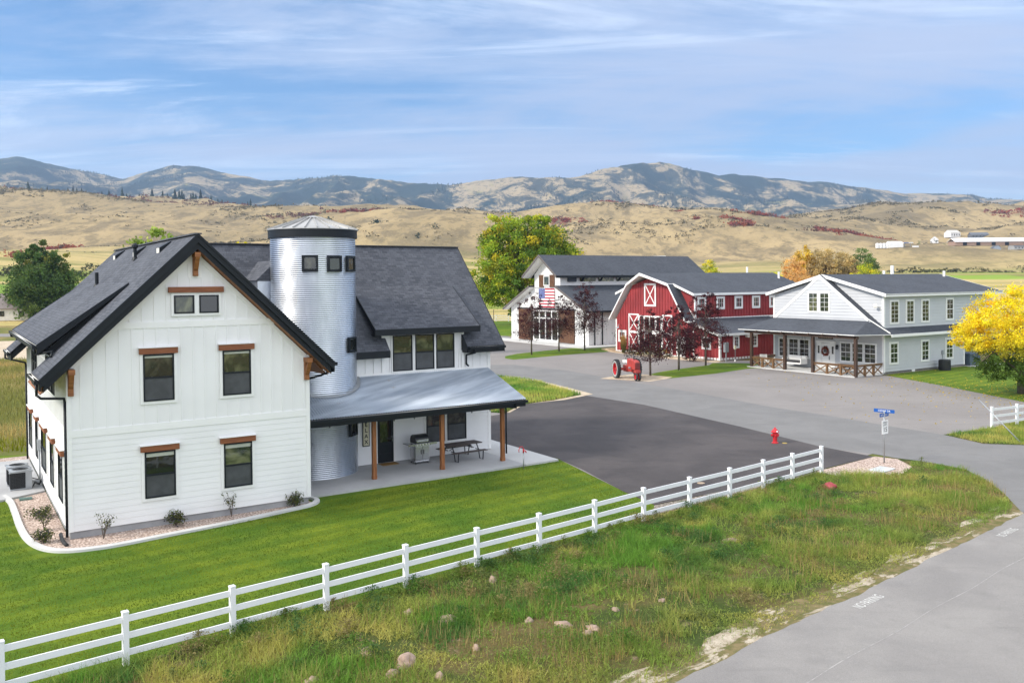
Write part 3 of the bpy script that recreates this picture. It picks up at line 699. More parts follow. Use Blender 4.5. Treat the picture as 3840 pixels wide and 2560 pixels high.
# roof: main ridge runs back, wing ridge runs right
mb = MB(); V0, V1 = -.55, 16.4; E = GE
ez = RZ - SL * E
VD = (WRZ - RZ) / WSL
def wing_meet(z): return WR - (WRZ - z) / WSL     # v on the wing's front slope at height z
zl = RZ - SL * (UC - .1)
roof_slab(mb, [(UC - E, V0, ez), (UC, V0, RZ), (UC, V1, RZ), (UC - E, V1, ez), (UC - E, 13.4, ez), (.1, 13.4, zl), (.1, 2.4, zl), (UC - E, 2.4, ez)], .16, M_SH1, M_BLACK)
roof_slab(mb, [(UC + E, V0, ez), (UC + E, 5.4, ez), (UC, 9.2, RZ), (UC, V0, RZ)][::-1], .16, M_SH1, M_BLACK)
roof_slab(mb, [(UC, 8.4, RZ), (UC + E, 13, ez), (UC + E, V1, ez), (UC, V1, RZ)], .16, M_SH1, M_BLACK)
wez = 5.35; wev = WR - (WRZ - wez) / WSL
roof_slab(mb, [(UC + .6, WR, WRZ), (20.0, WR, WRZ), (20.0, wev, wez), (17.9, wev, wez), (17.9, 6.2, WRZ - WSL * (WR - 6.2)), (13.75, 6.2, WRZ - WSL * (WR - 6.2)), (13.75, wev, wez), (UC + E - .2, wev, wez)], .16, M_SH1, M_BLACK)
roof_slab(mb, [(UC, WR, WRZ), (20.0, WR, WRZ), (20.0, 2 * WR - wev, wez), (UC + 3, 2 * WR - wev, wez)], .16, M_SH1, M_BLACK)
# ridge caps
mb.use(M_SH1); mb.beam((UC, V0 - .01, RZ + .0), (UC, V1, RZ + .0), .26, .05); mb.beam((UC + .3, WR, WRZ), (20.02, WR, WRZ), .26, .05)
# left shed dormer and wing shed dormer
LDZ = 6.45; lsl = .71; lt = 2.29
roof_slab(mb, [(-.68, 2.02, LDZ), (lt, 2.02, LDZ + lsl * (lt + .68)), (lt, 14.6, LDZ + lsl * (lt + .68)), (-.68, 14.6, LDZ)], .12, M_SH1, M_BLACK)
DZ = 6.34; dv0 = 4.25; dvt = 7.0; dzt = WRZ - WSL * (WR - dvt) + .02
roof_slab(mb, [(13.02, dvt, dzt), (18.6, dvt, dzt), (18.55, dv0, DZ), (13.02, dv0, DZ)], .14, M_SH1, M_BLACK)
mb.build('roof', None, fh)
# fascia, rake boards
mb = MB()
for s in (-1, 1):
    a = Vector((UC, V0 - .02, RZ - .18)); b = Vector((UC + s * (E + .0), V0 - .02, ez - .18))
    mb.prism([a + Vector((0, 0, .19)), b + Vector((0, 0, .19)), b + Vector((0, 0, -.13)), a + Vector((0, 0, -.13))], (0, .05, 0))
    a2 = Vector((UC, V0 + .06, RZ - .3)); b2 = Vector((UC + s * (E - .12), V0 + .06, ez - .3 + SL * .12))
    mb.prism([a2, b2, b2 + Vector((0, 0, -.24)), a2 + Vector((0, 0, -.24))], (0, .05, 0))
    a3 = Vector((UC, V0 - .05, RZ + .01)); b3 = Vector((UC + s * E, V0 - .05, ez + .01))
    mb.prism([a3, b3, b3 + Vector((0, 0, -.1)), a3 + Vector((0, 0, -.1))], (0, .03, 0))
    mb.prism([Vector((UC, V1, RZ)), Vector((UC + s * E, V1, ez)), Vector((UC + s * E, V1, ez - .35)), Vector((UC, V1, RZ - .35))], (0, .04, 0))
mb.box(UC - E, UC - E + .04, V0, 2.45, ez - .38, ez - .02); mb.box(UC - E, UC - E + .04, 13.3, V1, ez - .38, ez - .02); mb.box(UC + E - .04, UC + E, V0, 5.2, ez - .38, ez - .02)
for vv in (2.37, 13.4): mb.prism([(UC - E, vv, ez), (.1, vv, zl), (.1, vv, zl - .4), (UC - E, vv, ez - .38)], (0, .03, 0))
# dormer rakes (left)
for v in (2.0, 14.6):
    mb.prism([(-.7, v - .02, LDZ + .01), (lt, v - .02, LDZ + lsl * (lt + .7)), (lt, v - .02, LDZ + lsl * (lt + .7) - .1), (-.7, v - .02, LDZ - .36)], (0, .05, 0))
mb.prism([(-.5, 2.32, LDZ - .3), (lt, 2.32, LDZ + lsl * (lt + .5)), (lt - .6, 2.32, 7.4), (-.1, 2.32, 5.9)], (0, .04, 0))
mb.box(-.7, -.66, 2.0, 14.6, LDZ - .3, LDZ + .0); mb.box(-.66, .0, 2.1, 14.5, LDZ - .30, LDZ - .26)
# wing fascias
mb.box(UC + E - .2, 13.77, wev - .03, wev + .02, wez - .32, wez - .01); mb.box(17.9, 20.0, wev - .03, wev + .02, wez - .32, wez - .01)
mb.box(13.75, 13.79, wev, WV, wez - .3, wez - .05); mb.box(17.88, 17.92, wev, WV, wez - .3, wez - .05)
mb.prism([(13.75, wev, wez - .02), (13.75, wev, wez - .3), (13.75, WV + .6, wez - .1), (13.75, 6.2, WRZ - WSL * (WR - 6.2))], (.03, 0, 0)); mb.prism([(17.9, wev, wez - .02), (17.9, wev, wez - .3), (17.9, WV + .6, wez - .1), (17.9, 6.2, WRZ - WSL * (WR - 6.2))], (-.03, 0, 0))
mb.box(UC + E, 13.7, wev, WV, wez - .32, wez - .28); mb.box(17.9, 20.0, wev, WV, wez - .32, wez - .28)
mb.prism([(20.0, wev, wez), (20.0, WR, WRZ), (20.0, WR, WRZ - .4), (20.0, wev, wez - .34)], (.04, 0, 0)); mb.prism([(20.0, 2 * WR - wev, wez), (20.0, WR, WRZ), (20.0, WR, WRZ - .4), (20.0, 2 * WR - wev, wez - .34)], (.04, 0, 0))
mb.box(13.0, 18.57, dv0 - .04, dv0, DZ - .28, DZ - .0); mb.box(13.1, 18.5, dv0, WV, DZ - .29, DZ - .25)
for x in (13.02, 18.56): mb.prism([(x, dv0, DZ + .01), (x, dvt, dzt), (x, dvt, dzt - .12), (x, dv0, DZ - .3)], (.04, 0, 0))
mb.prism([(13.72, WV, 6.2), (13.72, WV, 5.2), (13.72, dvt - .2, dzt - .2)], (.04, 0, 0)); mb.prism([(17.93, WV, 6.2), (17.93, WV, 5.2), (17.93, dvt - .2, dzt - .2)], (.04, 0, 0))
mb.build('fascia', M_BLACK, fh)
mb = MB()
for s in (-1, 1):
    a = Vector((UC, V0 + .1, RZ - .6)); b = Vector((UC + s * (E - .1), V0 + .1, ez - .6 + SL * .1))
    mb.prism([a + Vector((0, 0, .1)), b + Vector((0, 0, .1)), b + Vector((0, 0, .05)), a + Vector((0, 0, .05))], (0, .48, 0))
    mb.prism([Vector((UC + s * 4.15, .02, gz(0) + .02)), Vector((UC + s * (E - .06), .02, gz(UC + E) + .06)), Vector((UC + s * (E - .06), .02, gz(UC + E) + .02)), Vector((UC + s * 4.15, .02, gz(0) - .02))], (0, 4.7, 0))
mb.build('soffit', M_WOODX, fh)
# carved gable brackets
for (u, zt, hgt) in ((UC, 9.62, .84), (.1, 5.72, .9), (8.2, 5.66, .86)):
    mb = MB(); mb.box(u - .085, u + .085, -.16, .0, zt - hgt, zt); mb.box(u - .1, u + .1, -.5, -.0, zt - .17, zt)
    mb.prism([(u - .075, -.16, zt - .66), (u - .075, -.16, zt - .5), (u - .075, -.25, zt - .34), (u - .075, -.40, zt - .17), (u - .075, -.48, zt - .17), (u - .075, -.36, zt - .38), (u - .075, -.24, zt - .58)], (.15, 0, 0))
    mb.build('bracket', M_WOODX, fh, bevel=.008)
# windows: ground floor, upper floor, attic
for (a0, a1, z0, z1, gl, bl) in ((2.36, 3.38, 1.07, 2.68, M_GLASS, .5), (5.06, 6.08, 1.07, 2.68, M_GLASSG, .5), (2.36, 3.38, 4.44, 6.07, M_GLASS, .3), (5.06, 6.08, 4.44, 6.07, M_GLASSG, .3)):
    window(fh, wf, a0, a1, z0, z1, header=M_HEAD, glass=gl, blind=bl, base=.02, hh=.21)
pl = window(fh, wf, 3.41, 4.10, 7.46, 8.10, header=None, sash=None, glass=M_GLASSG, base=.03, tw=.09); window(fh, wf, 4.27, 4.95, 7.46, 8.10, header=None, sash=None, glass=M_GLASS, base=.03, tw=.085)
mb = MB(); wf.box(mb, 3.22, 5.12, 8.2, 8.40, .03, .16); mb.build('header', M_HEAD, fh, bevel=.006)
for (v0, v1) in ((1.1, 2.35), (3.95, 5.15), (6.75, 8.65), (10.3, 11.35), (13.15, 14.75)):
    window(fh, wl, v0, v1, 1.02, 2.64, header=M_HEAD, base=.02, tw=.08)
for (v0, v1) in ((3.3, 4.2), (4.3, 5.2), (5.3, 6.3), (10.1, 10.9), (11.0, 11.8), (11.9, 12.7)):
    window(fh, wl, v0, v1, 4.5, 5.8, base=.01, tw=.06)
for (a0, a1) in ((14.14, 15.16), (15.31, 16.32), (16.43, 17.43)):
    window(fh, wB, a0, a1, 4.33, 6.0, base=.03, tw=.06, glass=M_GLASSG)
for (a0, a1) in ((15.86, 16.86), (17.0, 18.06)):
    window(fh, wB, a0, a1, .80, 2.35, base=.02, tw=.09)
# front door
mb = MB(); mb.use(M_BLACK); wB.box(mb, 13.32, 14.14, .13, 2.2, .02, .05); wB.box(mb, 13.40, 14.06, .22, .55, .05, .065); wB.box(mb, 13.40, 14.06, .62, .98, .05, .065)
dr = mb.build('door', None, fh)
g = MB(); wB.box(g, 13.45, 14.01, 1.08, 2.05, .05, .06); g.build('pane', M_GLASS, dr)
g = MB(); g.tube([wB.P(14.05, 1.08, .09), wB.P(14.05, 1.22, .09)], .014, 8); g.sphere(wB.P(14.05, 1.3, .07), .03, 6); g.build('handle', M_STEEL, dr)
mb = MB(); wB.box(mb, 13.2, 13.32, .12, 2.3, .02, .06); wB.box(mb, 14.14, 14.26, .12, 2.3, .02, .06); wB.box(mb, 13.32, 14.14, 2.2, 2.3, .02, .06); mb.build('door_frame', M_WTRIM, fh)
# porch: metal roof, beam, posts
PT, PTV, PE, PEV = 4.2, WV, 3.0, 1.42
mb = MB(); mb.use(M_PROOF); nu = 96
pts0 = []; pts1 = []
for i in range(nu * 2 + 1):
    u = 8.32 + (19.33 - 8.32) * i / (nu * 2); dz = .03 * math.cos(math.pi * i)
    pts0.append((u, PEV, PE + dz)); pts1.append((u, PTV - .02, PT + dz))
b0 = len(mb.v); mb.v += pts0 + pts1; n_ = len(pts0)
for i in range(n_ - 1): mb.f.append((i, i + 1, n_ + i + 1, n_ + i)); mb.mi.append(mb.cur)
mb.use(M_BLACK); mb.box(8.32, 19.33, PTV - .03, PTV + .0, PT - .02, PT + .07)
pr = mb.build('porch_roof', None, fh)
mb = MB(); mb.box(8.32, 19.30, PEV + .02, PEV + .06, PE - .34, PE - .03); mb.prism([(19.3, PEV + .02, PE - .02), (19.3, PTV, PT - .02), (19.3, PTV, PT - .3), (19.3, PEV + .02, PE - .34)], (.03, 0, 0))
mb.prism([(8.33, PEV + .06, PE - .06), (8.33, PTV, PT - .08), (8.33, PTV, PT - .11), (8.33, PEV + .06, PE - .09)], (10.9, 0, 0)); mb.build('porch_fascia', M_BLACK, fh)
gutter(fh, (8.34, PEV - .0, PE - .16), (19.36, PEV - .0, PE - .16), (0, -1, 0))
mb = MB(); mb.box(8.32, 18.75, 1.98, 2.13, 2.62, 2.84); mb.box(18.4, 18.55, 2.13, WV, 2.62, 2.84); mb.build('porch_beam', M_WOODX, fh)
for u in (8.6, 11.91, 15.21, 18.42):
    mb = MB(); mb.box(u - .085, u + .085, 1.97, 2.14, .1, 2.62); mb.box(u - .095, u + .095, 1.96, 2.15, .1, .26); mb.build('porch_post', M_WOODZ, fh, bevel=.008)
# gutters and downspouts
gutter(fh, (UC - E, V0 + .05, ez - .14), (UC - E, 2.35, ez - .14), (-1, 0, 0)); gutter(fh, (UC - E, 13.4, ez - .14), (UC - E, V1, ez - .14), (-1, 0, 0))
gutter(fh, (-.7, 2.05, LDZ - .15), (-.7, 14.6, LDZ - .15), (-1, 0, 0)); gutter(fh, (UC + E, V0 + .05, ez - .14), (UC + E, 5.0, ez - .14), (1, 0, 0))
gutter(fh, (17.95, wev - .03, wez - .14), (20.0, wev - .03, wez - .14), (0, -1, 0))
downspout(fh, [(UC - E - .07, V0 + .2, ez - .14), (UC - E - .07, V0 + .2, ez - .52), (UC - E + .05, -.42, ez - .62), (-.1, -.02, ez - .72), (-.07, .05, ez - .85), (-.07, .05, .12)])
downspout(fh, [(UC - E - .07, V1 - .2, ez - .14), (UC - E - .07, V1 - .2, ez - .45), (-.1, V1 - .42, ez - .7), (-.07, V1 - .42, ez - .8), (-.07, V1 - .42, .1)])
downspout(fh, [(-.77, 2.2, LDZ - .16), (-.74, 2.2, LDZ - .35), (-.25, 1.75, 6.2), (-.32, 1.45, 6.05)]); downspout(fh, [(-.77, 14.5, LDZ - .16), (-.74, 14.5, LDZ - .3), (-.4, 14.75, 6.1), (-.5, 15, 5.95)])
downspout(fh, [(UC + E + .07, V0 + .25, ez - .14), (UC + E + .05, V0 + .3, ez - .36), (UC + E - .3, .1, ez - .55), (GW_ + .06, .35, ez - .7)])
downspout(fh, [(18.25, wev - .1, wez - .14), (18.25, wev - .1, wez - .32), (18.1, WV - .1, wez - .45), (18.1, WV - .08, wez - .6), (18.1, WV - .08, 4.45), (18.12, WV - .25, 4.37)])
downspout(fh, [(18.75, PEV - .06, PE - .18), (18.75, PEV - .04, PE - .36), (18.55, 1.96, 2.62), (18.55, 1.93, 2.5), (18.55, 1.93, .45)])
# roof vents and pipes on the left slope
rz = lambda u: RZ - SL * (UC - u)
for v in (3.1, 8.05, 13.2):
    mb = MB(); mb.use(M_BLACK); mb.prism([(3.55, v - .2, rz(3.55) + .02), (3.55, v - .2, rz(3.55) + .20), (3.98, v - .2, rz(3.98) + .05), (3.98, v - .2, rz(3.98))], (0, .42, 0))
    mb.use(M_GUTTER); mb.box(3.52, 3.545, v - .2, v + .22, rz(3.55), rz(3.55) + .19)
    mb.build('roof_vent', None, fh)
mb = MB(); mb.tube([(3.39, 7.0, rz(3.39) - .05), (3.39, 7.0, rz(3.39) + .5)], .07, 12); mb.lathe([(.10, 0), (.13, .04), (.13, .12), (.04, .22), (0, .22)], (3.39, 7.0, rz(3.39) + .48), 12); mb.lathe([(.16, 0), (.09, .12)], (3.39, 7.0, rz(3.39) - .02), 12); mb.build('vent_pipe', M_BLACK, fh)
mb = MB(); mb.tube([(2.22, 9.28, rz(2.22) - .05), (2.22, 9.28, rz(2.22) + .62)], .075, 12); mb.lathe([(.17, 0), (.09, .14)], (2.22, 9.28, rz(2.22) - .02), 12); mb.build('vent_pipe', M_BLACK, fh)
# box bay between the silo and the roof
mb = MB(); mb.use(M_GALV); mb.box(8.1, 9.2, 5.6, 8.4, 6.4, 8.6); mb.use(M_SH1); mb.prism([(8.0, 5.5, 8.62), (9.3, 5.5, 8.62), (9.3, 5.5, 9.5), (8.9, 5.5, 9.5)], (0, 3.0, 0)); mb.build('silo_link', None, fh)
# electric meter on the side wall
mb = MB(); wl.box(mb, 9.55, 9.85, 1.5, 1.95, .02, .14); mb.tube([wl.P(9.7, 1.5, .07), wl.P(9.7, .3, .07)], .022, 8); mb.tube([wl.P(9.62, 1.5, .05), wl.P(9.62, .25, .05)], .014, 8); mb.build('meter_box', M_ZINC, fh)
mb = MB()
for (p0, p1, k) in (((-.42, 8.9, .12), (-.03, 9.5, .3), 0), ((-.40, 9.1, .10), (-.03, 9.4, .25), 1), ((-.42, 10.9, .12), (-.03, 9.7, .35), 2)):
    mb.tube([Vector(p0), Vector(p0).lerp(Vector(p1), .3) + Vector((0, 0, .12 - .05 * k)), Vector(p0).lerp(Vector(p1), .7) + Vector((.02, -.12, -.06)), Vector(p1)], .022, 8)
mb.build('refrigerant_lines', M_RUBBER, fh, smooth=True)
# silo tower
SC, SR = (10.43, 5.05), 1.85
prof = []; z = .1; pit = .082
while z < 10.52:
    for k in range(6):
        ph = k / 6; prof.append((SR + .0115 * math.cos(2 * math.pi * ph), z + pit * ph))
    z += pit
mb = MB(); mb.lathe(prof, (SC[0], SC[1], 0), 120); silo = mb.build('silo', M_GALV, fh, smooth=True, recalc=False)
mb = MB(); mb.use(M_BLACK); mb.lathe([(SR + .03, 10.46), (SR + .085, 10.46), (SR + .085, 10.80), (SR + .03, 10.82)], (SC[0], SC[1], 0), 96); mb.build('silo_band', None, silo, smooth=False)
mb = MB(); mb.use(M_CONE); n_s = 24
mb.lathe([(SR + .12, 10.80), (SR + .12, 10.83), (.36, 11.36), (.36, 11.40)], (SC[0], SC[1], 0), 96)
mb.lathe([(.42, 11.36), (.42, 11.39), (.12, 11.47), (0, 11.49)], (SC[0], SC[1], 0), 32)
for k in range(n_s):
    a = 2 * math.pi * k / n_s; c, s_ = math.cos(a), math.sin(a)
    mb.beam((SC[0] + c * (SR + .12), SC[1] + s_ * (SR + .12), 10.86), (SC[0] + c * .38, SC[1] + s_ * .38, 11.39), .03, .06)
mb.build('silo_roof', None, silo)
for (a, zc, w_, h_) in ((-114.5, 9.33, .34, .34), (-82, 9.31, .34, .34), (-51.8, 9.31, .34, .34), (-50.5, 5.77, .34, .34), (-50, 2.1, .34, .34)):
    a = R(a); nd = Vector((math.cos(a), math.sin(a), 0)); sd = Vector((-math.sin(a), math.cos(a), 0))
    w = Wall((SC[0] + nd.x * SR, SC[1] + nd.y * SR, 0), sd, nd); mb = MB(); mb.use(M_BLACK)
    for (x0, x1, z0, z1) in ((-w_, w_, zc - h_, zc - h_ + .09), (-w_, w_, zc + h_ - .09, zc + h_), (-w_, -w_ + .09, zc - h_ + .09, zc + h_ - .09), (w_ - .09, w_, zc - h_ + .09, zc + h_ - .09)): w.box(mb, x0, x1, z0, z1, -.12, .075)
    w.box(mb, -w_ + .09, w_ - .09, zc - h_ + .09, zc + h_ - .09, -.1, -.02)
    mb.use(M_GLASSG if a < -1.2 and a > -1.6 else M_GLASS); w.box(mb, -w_ + .11, w_ - .11, zc - h_ + .11, zc + h_ - .11, -.02, .04)
    mb.build('silo_window', None, silo)
# flashing ring where the silo meets the porch roof
mb = MB(); pz = lambda v: PT - (PTV - v) * (PT - PE) / (PTV - PEV)
ring = []
for k in range(61):
    a = R(-180 + 180 * k / 60) ; ring.append((math.cos(a), math.sin(a)))
for (c0, s0), (c1, s1) in zip(ring, ring[1:]):
    q = [(SC[0] + SR * c0, SC[1] + SR * s0), (SC[0] + SR * c1, SC[1] + SR * s1), (SC[0] + (SR + .16) * c1, SC[1] + (SR + .16) * s1), (SC[0] + (SR + .16) * c0, SC[1] + (SR + .16) * s0)]
    if min(p[1] for p in q) > WV - .1: continue
    mb.face([(x, y, pz(y) + .035) for x, y in q]); mb.face([(q[0][0], q[0][1], pz(q[0][1])), (q[1][0], q[1][1], pz(q[1][1])), (q[1][0], q[1][1], pz(q[1][1]) + .12), (q[0][0], q[0][1], pz(q[0][1]) + .12)])
mb.build('flashing', M_ZINC, fh)
# concrete
mb = MB(); mb.use(M_CONC); mb.prism([(8.32, .78, 0), (18.85, .78, 0), (18.85, WV + 0.0, 0), (8.32, WV, 0)], (0, 0, .1))
mb.use(M_CONCL); mb.prism([(18.86, .78, 0), (20.75, .82, 0), (20.95, 13.4, 0), (19.5, 13.4, 0), (19.5, WV, 0), (18.86, WV, 0)], (0, 0, .098))
o = mb.build('patio_slab', None); o['kind'] = 'structure'; o.matrix_world = fh.matrix_world if False else Matrix.Translation((H1[0], H1[1], 0)) @ Matrix.Rotation(TH, 4, 'Z')
LOC = Matrix.Translation((H1[0], H1[1], 0)) @ Matrix.Rotation(TH, 4, 'Z')
mb = MB(); mb.use(M_CONC)
for u in (12.4, 15.9): mb.box(u - .01, u + .01, .79, WV, .1, .1005)
def local_obj(mb, name, m=None, kind='structure', mw=LOC, **k):
    o = mb.build(name, m, **k); o.matrix_world = mw
    if kind: o['kind'] = kind
    return o
mb = MB(); mb.prism([(-1.5, 7.35, 0), (-.02, 8.1, 0), (-.02, 15.9, 0), (-6, 16.0, 0), (-6, 7.35, 0)], (0, 0, .09)); local_obj(mb, 'service_pad', M_CONC)
mb = MB(); mb.face([(-1.28, 7.3, .035), (-1.26, 2.9, .035), (-1.12, .3, .035), (-.7, -1.0, .035), (.1, -1.45, .035), (1.1, -1.5, .035), (3.0, -1.25, .035), (5.3, -.95, .035), (7.8, -.4, .035), (8.4, .05, .035), (8.4, .7, .035), (0, .7, .035), (0, 8.1, .035)])
local_obj(mb, 'rock_mulch', M_PINK)
mb = MB(); mb.face([(-6, 16, .03), (0.2, 16, .03), (.2, 17.2, .03), (-6, 17.3, .03)]); local_obj(mb, 'rock_mulch_strip', M_PINK)
# curb as a swept strip
cp = [(-1.5, 8.2), (-1.32, 7.0), (-1.28, 5), (-1.27, 3), (-1.2, 1.2), (-1.0, -.1), (-.65, -.95), (-.15, -1.38), (.5, -1.56), (1.3, -1.58), (3.0, -1.33), (5.3, -1.0), (7.2, -.6), (8.1, -.38), (8.55, -.02), (8.68, .4), (8.6, .78)]
cs = []
for i in range(len(cp) - 1):
    p0 = Vector(cp[max(i - 1, 0)]); p1 = Vector(cp[i]); p2 = Vector(cp[i + 1]); p3 = Vector(cp[min(i + 2, len(cp) - 1)])
    for k in range(5):
        t = k / 5; cs.append(.5 * ((2 * p1) + (p2 - p0) * t + (2 * p0 - 5 * p1 + 4 * p2 - p3) * t * t + (3 * p1 - p0 - 3 * p2 + p3) * t ** 3))
cs.append(Vector(cp[-1])); mb = MB()
for i, p in enumerate(cs):
    d = (cs[min(i + 1, len(cs) - 1)] - cs[max(i - 1, 0)]).normalized(); nn = Vector((-d.y, d.x))
    for w_, h_ in ((-.11, 0), (-.10, .085), (.10, .105), (.11, 0)): mb.v.append((p.x + nn.x * w_, p.y + nn.y * w_, h_))
for i in range(len(cs) - 1):
    for k in range(3): a = i * 4 + k; mb.f.append((a, a + 1, a + 5, a + 4)); mb.mi.append(0)
local_obj(mb, 'garden_curb', M_CONCL)

# -------- things round the farmhouse (local u, v positions)
def hp(u, v, z=0): return tuple(frame_pt(H1, TH, u, v, z))
# wall sign
t = thing('wall_sign', 'tall cream sign with black letters RELAX hanging beside the porch door', 'sign', hp(12.75, WV - .06, 1.0), TH)
mb = MB(); mb.box(-.15, .15, -.02, .02, 0, 1.4); mb.build('board', M_CREAM, t)
mb = MB()
for (x0, x1, z0, z1) in ((-.17, .17, -.02, .02), (-.17, .17, 1.38, 1.42), (-.17, -.14, .02, 1.38), (.14, .17, .02, 1.38)): mb.box(x0, x1, -.03, .02, z0, z1)
mb.build('frame', M_BLACK, t)
mb = MB()
for i, ch in enumerate('RELAX'): text_mb(mb, ch, .26, lambda x, y, d, i=i: (x, -.022 - d, 1.24 - i * .265 + y), bold=.006)
mb.build('lettering', M_LETB, t)
mb = MB(); mb.box(-.42, .42, -.26, .26, 0, .018); dm = mb.build('doormat', M_TAN); dm.location = hp(13.75, WV - .35, .1); dm.rotation_euler = (0, 0, TH); tag(dm, 'tan coir doormat lying before the dark farmhouse door', 'doormat')
# gas grill
t = thing('gas_grill', 'stainless steel gas grill with closed dark lid standing on the porch', 'grill', hp(15.05, 3.95, .1), TH + .02)
mb = MB(); mb.box(-.36, .36, -.26, .26, .13, .86); mb.box(-.38, .38, -.29, .28, .08, .14); cab = mb.build('cabinet', M_STEEL, t, bevel=.01)
mb = MB()
for s in (-1, 1): mb.box(s * .185 - .165, s * .185 + .165, -.285, -.262, .17, .8)
dr = mb.build('door', M_STEEL, t, bevel=.004)
mb = MB()
for s in (-1, 1): mb.tube([(s * .06, -.285, .45), (s * .06, -.32, .47), (s * .06, -.32, .63), (s * .06, -.285, .65)], .013, 8)
mb.build('handle', M_DSTEEL, dr)
mb = MB(); mb.box(-.42, .42, -.34, -.26, .84, .95); mb.build('control_panel', M_STEEL, t, bevel=.006)
mb = MB()
for k in range(5): mb.lathe([(.028, 0), (.026, -.04), (0, -.04)], (-.3 + .15 * k, -.34, .895), 14, 'y')
mb.build('knobs', M_GUTTER, t)
mb = MB(); pf = [(-.27, .95), (-.29, 1.05), (-.24, 1.2), (-.12, 1.3), (.06, 1.33), (.2, 1.26), (.26, 1.1), (.26, .95)]
mb.use(M_DSTEEL); mb.prism([(-.36, y, z) for y, z in pf], (.72, 0, 0)); mb.use(M_STEEL); mb.box(-.31, .31, -.30, -.268, 1.0, 1.13); lid = mb.build('lid', None, t, bevel=.006)
mb = MB(); mb.tube([(-.28, -.35, 1.07), (.28, -.35, 1.07)], .014, 10); mb.tube([(-.26, -.29, 1.07), (-.26, -.35, 1.07)], .011, 6); mb.tube([(.26, -.29, 1.07), (.26, -.35, 1.07)], .011, 6); mb.build('handle', M_STEEL, lid)
for s in (-1, 1):
    mb = MB(); mb.box(min(s * .43, s * .74), max(s * .43, s * .74), -.3, .25, .92, .95); mb.box(min(s * .43, s * .74), max(s * .43, s * .74), -.32, -.3, .86, .95); mb.build('side_shelf', M_STEEL, t)
for sx in (-1, 1):
    for sy in (-1, 1): mb = MB(); mb.lathe([(0, -.02), (.045, -.02), (.045, .02), (0, .02)], (sx * .32, sy * .22, .045), 14, 'x'); mb.build('wheel', M_RUBBER, t)
# picnic table
t = thing('picnic_table', 'dark picnic table with two fixed benches on the porch', 'table', hp(17.12, 3.63, .1), TH + .03)
mb = MB()
for k in range(3): mb.box(-.93, .93, -.37 + k * .25, -.37 + k * .25 + .235, .70, .74)
mb.build('tabletop', vm('weathered_grey_brown_plank', (.085, .068, .062), .7, .2, 6), t, bevel=.006)
for s in (-1, 1):
    mb = MB(); mb.box(-.93, .93, s * .72 - .14, s * .72 + .14, .42, .455); mb.build('bench', MATS['weathered_grey_brown_plank'], t, bevel=.006)
for x in (-.68, .68):
    mb = MB()
    for s in (-1, 1):
        mb.tube([(x, s * .84, .43), (x, s * .80, .03), (x, s * .52, .03), (x, s * .42, .43), (x, s * .22, .70)], .028, 8)
        mb.tube([(x, s * .6, .43), (x, s * .15, .43)], .02, 6)
    mb.tube([(x, -.3, .69), (x, .3, .69)], .026, 8); mb.tube([(x, 0, .45), (x * .3, 0, .69)], .018, 8); mb.build('leg_frame', M_DSTEEL, t)
# string-light bulbs along the porch beam
t = thing('string_lights', 'string of small dark bulbs hanging along the porch beam', 'string lights', hp(8.5, 2.05, 2.6), TH)
mb = MB(); pts = []
for k in range(41): u = k * .245; pts.append((u, .12, .02 - .05 * abs(math.sin(k * math.pi / 4))))
mb.tube(pts, .006, 5); mb.build('cable', M_RUBBER, t)
for k in range(10): mb = MB(); mb.lathe([(0, -.14), (.028, -.11), (.02, -.04), (.015, 0)], (k * .98 + .5, .12, .0), 10); mb.build('bulb', M_RUBBER, t)
# yard hydrant with red head
t = thing('yard_hydrant', 'galvanised standpipe with a red pump handle at the lawn corner', 'hydrant', hp(18.45, .35, 0), TH)
mb = MB(); mb.tube([(0, 0, 0), (0, 0, .78)], .028, 12); mb.build('standpipe', M_ZINC, t, smooth=True)
mb = MB(); mb.tube([(0, 0, .74), (0, 0, .93)], .038, 10); mb.tube([(0, 0, .86), (.09, -.05, .82), (.11, -.06, .74)], .026, 8); mb.build('spout', M_REDP, t, smooth=True)
mb = MB(); mb.tube([(0, 0, .93), (-.05, 0, 1.02), (-.16, .02, 1.03), (-.24, .02, .88), (-.22, .02, .78)], .018, 8); mb.build('handle', M_REDP, t, smooth=True)
